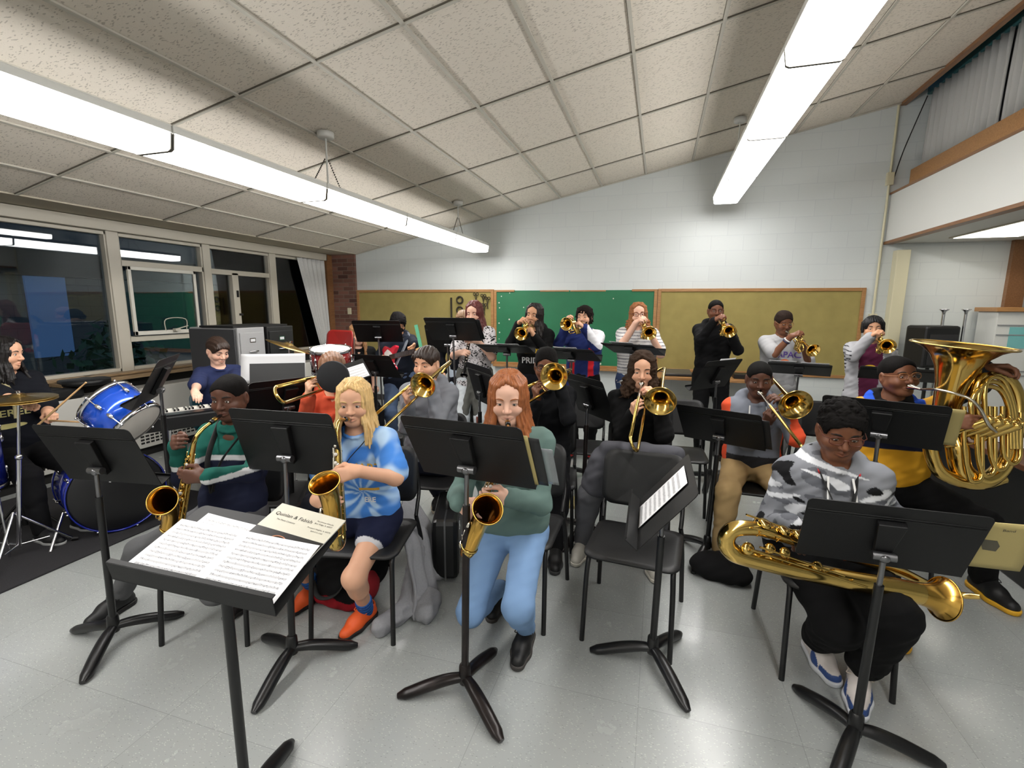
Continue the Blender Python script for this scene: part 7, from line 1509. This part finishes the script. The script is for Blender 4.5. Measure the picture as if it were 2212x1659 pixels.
K2 = W(640, 842, 4.35); kb2 = keyboard('stage piano with lettering on its back, beyond the trombone slide', (K2.x, K2.y, K2.z), 0.55+math.pi, 1.25, M_TUBE, ('CP4', 'STAGE'))
# white sheets leaning on a rest
M_PAPER = mat('paper', srgb(190, 190, 191), rough=0.7)
def staff_paper(name='music_paper', rows=12, ink=0.75):
    if name in MATS: return MATS[name]
    m = mat(name, srgb(232, 232, 234), rough=0.65); t = NT(m); b = t.n['Principled BSDF']; tc = t.add('ShaderNodeTexCoord'); s = t.add('ShaderNodeSeparateXYZ'); t.l.new(tc.outputs['Generated'], s.inputs[0])
    v = t.math('MULTIPLY', s.outputs[1], rows); fr = t.math('FRACT', v); inb = t.math('MULTIPLY', t.math('GREATER_THAN', fr, 0.30), t.math('LESS_THAN', fr, 0.72)); ln = t.math('LESS_THAN', t.math('FRACT', t.math('MULTIPLY', fr, 10.0)), 0.28)
    inx = t.math('MULTIPLY', t.math('GREATER_THAN', s.outputs[0], 0.07), t.math('LESS_THAN', s.outputs[0], 0.93)); iny = t.math('MULTIPLY', t.math('GREATER_THAN', s.outputs[1], 0.05), t.math('LESS_THAN', s.outputs[1], 0.93))
    n = t.add('ShaderNodeTexVoronoi', i_Scale=1.0); mp = t.add('ShaderNodeMapping'); mp.inputs['Scale'].default_value = (46, rows*5, 1); t.l.new(tc.outputs['Generated'], mp.inputs[0]); t.l.new(mp.outputs[0], n.inputs['Vector'])
    sc = t.add('ShaderNodeSeparateColor'); t.l.new(n.outputs['Color'], sc.inputs[0]); notes = t.math('MULTIPLY', t.math('LESS_THAN', n.outputs['Distance'], 0.42), t.math('GREATER_THAN', sc.outputs[0], 0.55)); notes = t.math('MULTIPLY', notes, t.math('MULTIPLY', t.math('GREATER_THAN', fr, 0.22), t.math('LESS_THAN', fr, 0.80)))
    f = t.math('MAXIMUM', t.math('MULTIPLY', ln, inb), t.math('MULTIPLY', notes, 0.9)); f = t.math('MAXIMUM', f, t.math('MULTIPLY', inb, 0.36)); f = t.math('MULTIPLY', t.math('MULTIPLY', f, inx), iny); f = t.math('MULTIPLY', f, ink)
    t.l.new(t.mix(f, rgba(srgb(234, 234, 236)), rgba(srgb(48, 48, 56))), b.inputs['Base Color']); return m
def sheet(label, M, w, h, m, curl=0.0, group=None, name='sheet_music', cat='sheet music', th=0.0008):
    b = MB(); n = 10; vs = []
    for s in (0, 1):
        for j in range(n+1):
            for i in range(n+1): u, v = i/n-0.5, j/n-0.5; vs.append((u*w, v*h, curl*(u*u*2+max(0, v-0.2)**2*3)+th*s))
    k = (n+1)**2; fs = []
    for j in range(n):
        for i in range(n): a = j*(n+1)+i; fs += [(a, a+1, a+n+2, a+n+1), (k+a+n+1, k+a+n+2, k+a+1, k+a)]
    rim = [i for i in range(n+1)] + [j*(n+1)+n for j in range(1, n+1)] + [n*(n+1)+i for i in range(n-1, -1, -1)] + [j*(n+1) for j in range(n-1, 0, -1)]
    for q in range(len(rim)): a, c = rim[q], rim[(q+1) % len(rim)]; fs.append((a, k+a, k+c, c))
    b._add(vs, fs, 0, True); o = obj(name, b, m); o.matrix_basis = M; tag(o, label, cat, group); return o
def desk_M(key, u, v, off=0.008, rot=0.0):
    """paper on the music side of a desk: x to the reader's right, y up, z out"""
    t, base, Md = STANDS[key]; R = Matrix(((-1, 0, 0, u), (0, 0, 1, off), (0, 1, 0, v), (0, 0, 0, 1)))
    return Matrix.Translation(base) @ Md @ R @ Matrix.Rotation(rot, 4, 'Z')
SP = staff_paper('score_paper', 14, 0.85); SP2 = staff_paper('part_paper', 10, 0.7)
# open score on the near stand
sheet('left page of the open score on the nearest music stand', desk_M('S3', 0.128, -0.040, 0.016), 0.235, 0.222, SP, 0.003, 'pages of the open score'); sheet('right page of the open score on the nearest music stand', desk_M('S3', -0.113, -0.042, 0.018), 0.250, 0.226, SP, 0.003, 'pages of the open score')
sheet('loose sheet lying under the left score page, sticking out above it', desk_M('S3', 0.10, 0.030, 0.010, -0.06), 0.20, 0.17, SP2, 0.002)
bkM = desk_M('S3', -0.118, 0.112, 0.013, -0.10) @ Matrix.Scale(0.86, 4); bk = thing('magazine', 'cream and black brochure with fancy lettering under the open score', 'magazine'); bk.matrix_basis = bkM
obj('pages', MB().box((0, 0, -0.004), (0.285, 0.225, 0.006)), M_PAPER, bk); obj('cover', MB().box((0, 0, 0.0), (0.29, 0.23, 0.0016)), mat('brochure_cream', srgb(188, 184, 168), rough=0.35), bk); obj('cover_photo', MB().box((0, -0.065, 0.0012), (0.289, 0.099, 0.0008)), mat('brochure_black', srgb(22, 19, 18), rough=0.25), bk, 'black lower half of the cover')
mb = MB(); flat_text(mb, 'Quinlan & Fabish', (-0.045, 0.062, 0.0016), (1, 0, 0), (0, 1, 0), 0.024); flat_text(mb, 'The Music Company', (-0.06, 0.035, 0.0016), (1, 0, 0), (0, 1, 0), 0.010); flat_text(mb, 'Northwest Suburbs', (0.085, 0.075, 0.0016), (1, 0, 0), (0, 1, 0), 0.009); flat_text(mb, 'Burr Ridge, IL 60527', (0.085, 0.062, 0.0016), (1, 0, 0), (0, 1, 0), 0.009); flat_text(mb, 'Prospect Heights, IL 60070', (0.085, 0.036, 0.0016), (1, 0, 0), (0, 1, 0), 0.009); flat_text(mb, '847-215-1152', (0.085, 0.022, 0.0016), (1, 0, 0), (0, 1, 0), 0.009); obj('lettering', mb, M_DARK, bk)
obj('cover_instrument', MB().sweep([(-0.02+0.03*math.cos(a*math.pi/12), -0.055+0.018*math.sin(a*math.pi/12), 0.0022) for a in range(24)], 0.0018, 6, closed=True).sweep([(0.05+0.035*math.cos(a*math.pi/12), -0.075+0.018*math.sin(a*math.pi/12), 0.0022) for a in range(24)], 0.002, 6, closed=True), mat('brochure_gold', srgb(190, 120, 80), rough=0.4), bk)
# sheets on other stands
sheet('sheet of music on the sideways stand by the empty chair', desk_M('S5', 0.02, -0.01, 0.008, math.pi/2*0), 0.216, 0.279, SP2)
fq = W(757, 805, 2.82); fs_ = thing('folder_stand', 'small dark folder with a white sheet, beside the black-covered trombone bell', 'music stand', (fq.x, fq.y, 0)); vd = (Vector(_C)-fq).normalized(); fn = (vd*0.75+Z3*0.55).normalized(); fx = Z3.cross(fn).normalized(); fx = (fx*0.94+fn.cross(fx)*0.34).normalized(); fy = fn.cross(fx)
FMx = Matrix(((fx.x, fy.x, fn.x, 0), (fx.y, fy.y, fn.y, 0), (fx.z, fy.z, fn.z, fq.z), (0, 0, 0, 1))); obj('folder_panel', MB().box((0, 0, 0), (0.205, 0.135, 0.006)), mat('black_folder', srgb(22, 22, 23), rough=0.45), fs_).matrix_basis = FMx; obj('sheet', MB().box((0.015, -0.014, 0.004), (0.155, 0.095, 0.0012)), staff_paper('part_paper_light', 5, 0.4), fs_, 'white sheet').matrix_basis = FMx
obj('tube', MB().cyl((0, 0, 0.05), (0, 0, fq.z-0.01), 0.008, n=10), M_TUBE, fs_)
for k in range(3): a = 2.1*k+0.4; obj('leg', MB().cyl((0, 0, 0.10), (0.2*math.cos(a), 0.2*math.sin(a), 0.008), 0.008, n=8), M_TUBE, fs_)
M_MAN = mat('manila_folder', srgb(176, 160, 104), rough=0.7); M_FOLD = mat('black_folder', srgb(20, 20, 22), rough=0.4)
def folder(label, key, u, v, w, h, m, off=0.006, rot=0.0, cat='folder'): return sheet(label, desk_M(key, u, v, off, rot), w, h, m, 0, 'folders on the music stands', 'folder', cat, 0.003)
yf = folder('yellow folder sticking out of the stand before the camouflage boy', 'S6', 0.235, 0.01, 0.30, 0.235, M_MAN, 0.008, -0.06); obj('stamp', MB().prism([(-0.022, -0.028), (0.012, -0.024), (0.022, 0.004), (0.020, 0.028), (-0.014, 0.026), (-0.026, 0.0)], (1, 0, 0), (0, 1, 0), (0, 0, 1), (-0.045, 0.005, -0.0004), 0.0006), mat('stamp_grey', srgb(84, 80, 66), rough=0.8), yf, 'grey printed emblem'); _b = MB(); flat_text(_b, 'Band', (-0.075, 0.085, -0.0006), (-1, 0, 0), (0, 1, 0), 0.016); obj('lettering', _b, mat('stamp_grey'), yf); folder('yellow folder edge on the stand of the tuba player', 'S19', 0.20, 0.01, 0.20, 0.26, M_MAN, 0.008)
folder('black folder sticking out of the stand before the red-haired girl', 'S4', 0.165, -0.02, 0.28, 0.25, M_FOLD, 0.011, 0.0); folder('yellow folder edge showing on the stand before the red-haired girl', 'S4', 0.121, -0.012, 0.29, 0.26, M_MAN, 0.006)
folder('clear plastic sleeve hanging off the stand of the red-haired girl', 'S4', 0.205, -0.045, 0.28, 0.19, mat('clear_sleeve', srgb(190, 196, 200), rough=0.15, trans=0.6), 0.018, 0.0)
folder('dark folder sticking out of the stand of the orange-sleeved player', 'S7', 0.15, -0.02, 0.28, 0.26, M_FOLD, 0.008); folder('dark folder on the tall stand of the clarinet player', 'S11', 0.14, -0.01, 0.30, 0.28, M_FOLD, 0.008)
for (k, u, lab) in (('S13', 0.06, 'white sheets on the flat stand of the girl in the black hoodie'), ('S14', 0.0, 'white sheets on the stand of the boy in the tricolour jacket'), ('S15', -0.05, 'white sheets on the stand of the girl in the striped shirt'), ('S17', 0.12, 'left white sheet on the stand of the basketball shirt boy'), ('S17', -0.13, 'right white sheet on the stand of the basketball shirt boy'), ('S16', 0.05, 'white sheets on the tilted stand of the boy in the black hoodie'), ('S18', 0.0, 'white sheets on the stand of the boy in the grey jacket')):
    sheet(lab, desk_M(k, u, 0.035, 0.008+0.004*(u < 0)), 0.22, 0.27, SP2, 0.006, 'sheets on the back row stands')
gr = obj('ruler', MB().box((0, 0, 0), (0.036, 0.008, 0.28)), mat('green_plastic', srgb(96, 176, 140), rough=0.4)); gr.matrix_basis = Matrix.Translation(W(905, 731, 4.86)) @ Matrix.Rotation(-0.22, 4, 'Y'); tag(gr, 'mint green ruler leaning at the stand behind the clarinet player', 'ruler')
ks = W(592, 800, 4.02); o = sheet('big white sheets leaning on the stage piano rest', Matrix.Translation(ks+Z3*0.02) @ Matrix.Rotation(0.52, 4, 'Z') @ Matrix.Rotation(math.radians(72), 4, 'X'), 0.50, 0.24, M_PAPER, 0.02)
o = obj('music_rest', MB().box((0, 0, 0), (0.42, 0.012, 0.20)), M_BLACK); o.matrix_basis = Matrix.Translation(ks+Vector((0.09, -0.06, -0.03))) @ Matrix.Rotation(0.52, 4, 'Z') @ Matrix.Rotation(math.radians(-14), 4, 'X'); tag(o, 'black music rest in front of the white sheets on the stage piano', 'music rest')
# filing cabinets
def cabinet(label, x0, y0, y1, m, depth=0.64, hgt=1.415):
    t = thing('filing_cabinet', label, 'cabinet', (x0, (y0+y1)/2, 0), 0, 'filing cabinets'); h = (y1-y0)/2
    obj('cabinet_shell', MB().box2((-depth, -h, 0), (0, h, hgt)), m, t, bevel=0.006)
    for k in range(4):
        z = 0.06+k*(hgt-0.10)/4; d = obj('drawer', MB().box2((0.0, -h+0.02, z), (0.012, h-0.02, z+(hgt-0.10)/4-0.012)), m, t, bevel=0.003)
        obj('handle', MB().sweep([(0.012, -0.05, z+0.12), (0.035, -0.045, z+0.12), (0.035, 0.045, z+0.12), (0.012, 0.05, z+0.12)], 0.006, 8), M_CHROME, d); obj('label_holder', MB().box((0.014, 0, z+0.235), (0.004, 0.075, 0.045)), M_CHROME, d); obj('label_card', MB().box((0.0165, 0, z+0.235), (0.002, 0.06, 0.03)), M_PAPER, d)
    return t
cabinet('grey four-drawer filing cabinet behind the keyboard boy', -4.12, 3.86, 4.21, mat('cabinet_grey', srgb(150, 150, 150), rough=0.4)); cabinet('black filing cabinet in front of the curtain window', -4.10, 4.23, 4.62, M_BLACK)
o = obj('cabinet_side_sheet', MB().box((0, 0, 0.70), (0.60, 0.02, 1.40)), mat('panel_charcoal', srgb(52, 52, 54), rough=0.6), bevel=0.003); o.location = (-4.43, 3.835, 0.0); tag(o, 'dark grey sheet added as the filing cabinet side behind the keyboard boy', 'board')  # added dark sheet forms the cabinet's side face; no separate board
o = obj('flat_board', MB().box((0, 0, 0.009), (0.45, 0.75, 0.018)), M_BLACK); o.location = (-4.38, 4.22, 1.417); tag(o, 'thin black board lying on top of the filing cabinets', 'board')
# amplifier behind the guitar
ap = AZ(842, 925, 0.0); am = thing('guitar_amplifier', 'small black guitar amplifier on the floor behind the blonde player', 'amplifier', (-2.42, 3.75, 0), 0.4); obj('cabinet', MB().box((0, 0, 0.24), (0.44, 0.26, 0.46)), M_BLACK, am, bevel=0.012); obj('speaker_cloth', MB().box((0, -0.132, 0.20), (0.38, 0.006, 0.32)), mat('speaker_cloth', srgb(41, 41, 43), rough=0.9), am); obj('control_strip', MB().box((0, -0.132, 0.41), (0.38, 0.008, 0.06)), mat('panel_dark'), am)
for k in range(5): obj('knob', MB().cyl((-0.14+0.06*k, -0.135, 0.41), (-0.14+0.06*k, -0.152, 0.41), 0.012, n=10), M_STEEL, am)
obj('pilot_lamp', MB().ball((0.16, -0.138, 0.41), 0.007, 6), mat('pilot_red', (1, 0.1, 0.05), emit=2.0), am)
# table with laptop on the back wall
tbw = thing('table', 'oak table against the back wall under the right pinboard', 'table', (0.62, 6.98, 0)); obj('tabletop', MB().box((0, 0, 0.70), (1.9, 0.55, 0.035)), M_OAK, tbw, bevel=0.004)
for sx_ in (-1, 1):
    for sy_ in (-1, 1): obj('leg', MB().box((sx_*0.88, sy_*0.22, 0.34), (0.05, 0.05, 0.685)), M_OAKV, tbw)
lp = thing('laptop', 'closed grey laptop on the oak table left of the boy in the black hoodie', 'laptop', (0.28, 6.95, 0.7185), 0.1); obj('base', MB().box((0, 0, 0.012), (0.36, 0.25, 0.022)), M_BLACK, lp, bevel=0.004); obj('lid', MB().box((0, 0.01, 0.045), (0.36, 0.25, 0.018), Matrix.Rotation(0.14, 3, 'X')), mat('laptop_grey', srgb(110, 108, 106), rough=0.35, metal=0.6), lp, bevel=0.004)
o = obj('black_box', MB().box((0, 0, 0.03), (0.32, 0.22, 0.06)), M_BLACK, bevel=0.006); o.location = (1.15, 6.95, 0.7185); tag(o, 'flat black box on the oak table behind the basketball shirt boy', 'box')
# right corner: loudspeaker, chrome posts, white slatted cabinet, piano
sp_ = W(2010, 748, 5.75); ls = thing('loudspeaker', 'black loudspeaker behind the tuba bell', 'loudspeaker', (sp_.x, sp_.y, 0), 0.35); obj('cabinet', MB().box((0, 0, sp_.z), (0.42, 0.30, 0.50)), M_BLACK, ls, bevel=0.03); obj('speaker_grille', MB().box((0, -0.152, sp_.z-0.03), (0.34, 0.008, 0.36)), mat('speaker_cloth'), ls)
obj('stand_tube', MB().cyl((0, 0, 0), (0, 0, sp_.z-0.25), 0.02, n=12), M_TUBE, ls)
for k in range(3): a = 2*math.pi*k/3; obj('leg', MB().cyl((0, 0, 0.35), (0.35*math.cos(a), 0.35*math.sin(a), 0.012), 0.012, n=8), M_TUBE, ls)
for (px, py, pyb, lab) in ((2040, 668, 760, 'left chrome post with flared cap rising over the tuba bell'), (2088, 668, 760, 'right chrome post with flared cap rising over the tuba bell')):
    tp = W(px, py, 5.6); o = obj('chrome_post', MB().cyl((0, 0, 0), (0, 0, tp.z-0.05), 0.016, n=12).lathe([(0.016, tp.z-0.06), (0.02, tp.z-0.03), (0.045, tp.z-0.008), (0.048, tp.z), (0.0, tp.z+0.002)], n=20), M_CHROME); o.location = (tp.x, tp.y, 0); tag(o, lab, 'post', 'chrome posts behind the tuba')
wc = thing('white_cabinet', 'white panelled cabinet with oak cap at the right edge, behind the tuba', 'cabinet', (4.35, 7.02, 0)); obj('panel', MB().box((0, 0, 0.81), (1.35, 0.36, 1.62)), M_WHITE, wc, bevel=0.004); obj('cap', MB().box((0, -0.01, 1.645), (1.42, 0.42, 0.05)), M_OAK, wc, bevel=0.006)
for z in (1.47, 1.36, 0.95, 0.90): obj('batten', MB().box((0, -0.185, z), (1.33, 0.012, 0.012)), M_GREY, wc)
o = obj('paper_tag', MB().box((0, 0, 0), (0.16, 0.004, 0.24)), mat('turquoise_paper', srgb(120, 186, 186), rough=0.7)); o.location = (3.88, 6.835, 1.33); tag(o, 'turquoise sheet hanging on the white cabinet', 'paper')
pn = thing('upright_piano', 'black piano with brown lid and papers at the right picture edge', 'piano', (2.68, 3.98, 0))
obj('case', MB().box2((-0.52, -0.66, 0.0), (0.56, 0.70, 0.71)), mat('piano_black', srgb(9, 8, 8), rough=0.3), pn, bevel=0.01); obj('lid', MB().box2((-0.60, -0.74, 0.712), (0.60, 0.74, 0.75)), mat('piano_lid', srgb(92, 56, 36), rough=0.25), pn, bevel=0.006)
obj('upper_panel', MB().box2((0.10, -0.70, 0.752), (0.56, 0.70, 1.05)), mat('piano_black'), pn, bevel=0.01)
for k in range(3):
    o = sheet('loose papers on the piano lid, %s sheet' % ('lowest', 'middle', 'topmost')[k], Matrix.Translation((2.38+0.02*k, 4.00+0.03*k, 0.753+0.003*k)) @ Matrix.Rotation(0.4+0.25*k, 4, 'Z'), 0.22, 0.28, M_PAPER, 0.0, 'papers on the piano')
# bags and odds on the floor
cs = thing('instrument_case', 'black hard case standing beside the blonde player chair', 'case', (-1.24, 2.66, 0), 0.35); obj('shell', MB().box((0, 0, 0.20), (0.16, 0.50, 0.38)), mat('case_black', srgb(16, 16, 17), rough=0.35), cs, bevel=0.03); obj('seam', MB().box((0, 0, 0.20), (0.010, 0.505, 0.385)), M_STEEL, cs)
obj('handle', MB().sweep(bez([(0, -0.08, 0.39), (0, -0.05, 0.43), (0, 0.05, 0.43), (0, 0.08, 0.39)], 9), 0.010, 8), M_BLACK, cs)
for s in (-1, 1): obj('latch', MB().box((0.082, s*0.15, 0.33), (0.008, 0.05, 0.06)), M_CHROME, cs)
def soft(name, label, cat, prims, h, noise, colf, m=None, extra=None):
    V, F = solid(prims, h, noise, lambda X, Y, Z: 0.002-Z); c = V.mean(0); c[2] = 0; col = colf(V)
    o = bpy.data.objects.new(name, to_mesh(name, V, F, m or PEOPLE['E'].cloth, col, c)); COL.objects.link(o); o.location = c; tag(o, label, cat); return o
bpos = Vector((-1.62, 2.14, 0)); o = soft('backpack', 'black and red backpack on the floor between the orange shoes', 'backpack', [ELL(bpos+Vector((0, 0, 0.17)), (0.19, 0.15, 0.20), 0.05), ELL(bpos+Vector((0.02, -0.07, 0.11)), (0.15, 0.11, 0.12), 0.04), RCn(bpos+Vector((-0.1, -0.1, 0.05)), bpos+Vector((0.14, -0.1, 0.05)), 0.055, None, 0.04), ELL(bpos+Vector((0.12, 0.05, 0.24)), (0.10, 0.10, 0.16), 0.05)], 0.006, (0.006, 7, 3), lambda V: np.where(((V[:, 2] < 0.085+0.02*np.sin(V[:, 0]*30)) & (V[:, 1] < bpos.y-0.02))[:, None], rgbf(150, 26, 36), rgbf(15, 15, 16)))
obj('strap', MB().sweep(bez([bpos+Vector((-0.12, -0.16, 0.16))-o.location, bpos+Vector((-0.05, -0.20, 0.10))-o.location, bpos+Vector((0.05, -0.19, 0.13))-o.location, bpos+Vector((0.10, -0.14, 0.22))-o.location], 12), 0.014, 8, flat=0.35), mat('strap_black'), o); obj('side_pocket', MB().ball(bpos+Vector((0.17, -0.04, 0.13))-o.location, 0.075, 10, sq=(0.5, 0.8, 1.2)), mat('bag_red', srgb(160, 30, 40), rough=0.8), o, 'red side pocket')
M_FLEECE = mat('grey_fleece', srgb(142, 142, 146), rough=0.95, bump=0.3, bscale=300, noise=0.06, nscale=90)
def drape(a0, a1, mid0, mid1, b0, b1, n, amp, seed, nz=26):
    # cloth falling over an edge: three guide lines, folds that grow on the way down
    rr = random.Random(seed); ph = [rr.uniform(0, 6) for _ in range(4)]; nx = n*10; vs = []; P = [list(map(Vector, q)) for q in ((a0, a1), (mid0, mid1), (b0, b1))]
    for j in range(nz+1):
        v = j/nz
        for i in range(nx+1):
            u = i/nx; A, B, C_ = [q[0].lerp(q[1], u) for q in P]
            c = A.lerp(B, v*2) if v < 0.5 else B.lerp(C_, v*2-1)
            s_ = A.lerp(B, v).lerp(B.lerp(C_, v), v); c = c.lerp(s_, 0.6)
            d = (P[0][1]-P[0][0]).normalized(); nrm = Vector((d.y, -d.x, 0.35)).normalized()
            w = amp*(0.25+0.9*v)*(math.sin(u*n*6.283+ph[0]+1.8*v)+0.5*math.sin(u*n*12.1+ph[1]-2.5*v)+0.7*math.sin(v*13+u*5+ph[2])*0.5)
            vs.append(c+nrm*w)
    fs = [(j*(nx+1)+i, j*(nx+1)+i+1, (j+1)*(nx+1)+i+1, (j+1)*(nx+1)+i) for j in range(nz) for i in range(nx)]
    vs = [Vector((q.x, q.y, max(q.z, 0.014))) for q in vs]; return vs, fs
def drape_obj(name, vs, fs, m, parent=None, th=0.014):
    me = bpy.data.meshes.new(name); me.from_pydata([tuple(q) for q in vs], [], fs); me.materials.append(m); me.polygons.foreach_set('use_smooth', [True]*len(fs)); o = link(name, me, parent); s_ = o.modifiers.new('thickness', 'SOLIDIFY'); s_.thickness = th; s_.offset = 1.0; return o
vs, fs = drape((-1.50, 2.60, 0.475), (-1.36, 2.20, 0.475), (-1.33, 2.58, 0.34), (-1.20, 2.14, 0.34), (-1.22, 2.46, 0.02), (-1.15, 2.02, 0.02), 3, 0.026, 3); so_ = drape_obj('sweatshirt', vs, fs, M_FLEECE); tag(so_, 'grey sweatshirt hanging from the blonde player chair down to the floor', 'sweatshirt')
V, F = solid([RCn((-1.20, 2.14, 0.05), (-1.24, 2.00, 0.045), 0.055, 0.05, 0.02), RCn((-1.24, 2.00, 0.045), (-1.27, 1.90, 0.04), 0.05, 0.048, 0.02), RCn((-1.13, 2.16, 0.05), (-1.10, 2.06, 0.05), 0.07, 0.055, 0.03), RCn((-1.30, 2.40, 0.30), (-1.22, 2.12, 0.09), 0.045, 0.05, 0.03)], 0.005, (0.008, 9, 5), lambda X, Y, Z: 0.002-Z); link('sleeve', to_mesh('sleeve', V, F, M_FLEECE), so_)
o = obj('smartphone', MB().box((0, 0, 0.004), (0.075, 0.155, 0.008)), mat('phone_glass', srgb(7, 7, 8), rough=0.08), bevel=0.003); o.location = (-2.32, 2.33, 0.453); o.rotation_euler = (0, 0, 0.9); tag(o, 'black phone lying on the empty chair between the two left saxophones', 'phone')
bx_ = AZ(1205, 1090, 0.0); o = obj('book', MB().box((0, 0, 0.012), (0.30, 0.22, 0.022)), M_MAN, bevel=0.002); o.location = (bx_.x, bx_.y+0.05, 0); o.rotation_euler = (0, 0, 0.1); tag(o, 'yellow book lying on the floor behind the red-haired girl chair', 'book'); obj('binding', MB().box((0.152, 0, 0.012), (0.012, 0.222, 0.026)), mat('binding_red', srgb(190, 60, 50), rough=0.6), o)
sv = (-0.02, 2.88, 0); soft('jacket', 'dark jacket in a heap behind the legs of the camouflage boy chair', 'jacket', [ELL((0.42, 3.02, 0.05), (0.16, 0.12, 0.08), 0.03), ELL((0.52, 2.96, 0.05), (0.10, 0.09, 0.06), 0.03)], 0.008, (0.012, 6, 2), lambda V: np.tile(rgbf(16, 16, 17), (len(V), 1)))
soft('jacket', 'grey jacket hanging over the back of the empty front chair', 'jacket', [RCn((-0.26, 2.86, 0.80), (0.14, 2.80, 0.82), 0.045, None, 0.03), RCn((-0.30, 2.90, 0.72), (-0.32, 2.92, 0.55), 0.07, 0.10, 0.05), RCn((-0.05, 2.86, 0.78), (-0.05, 2.90, 0.5), 0.06, 0.08, 0.05)], 0.007, (0.010, 6, 6), lambda V: np.tile(rgbf(84, 84, 90), (len(V), 1)))
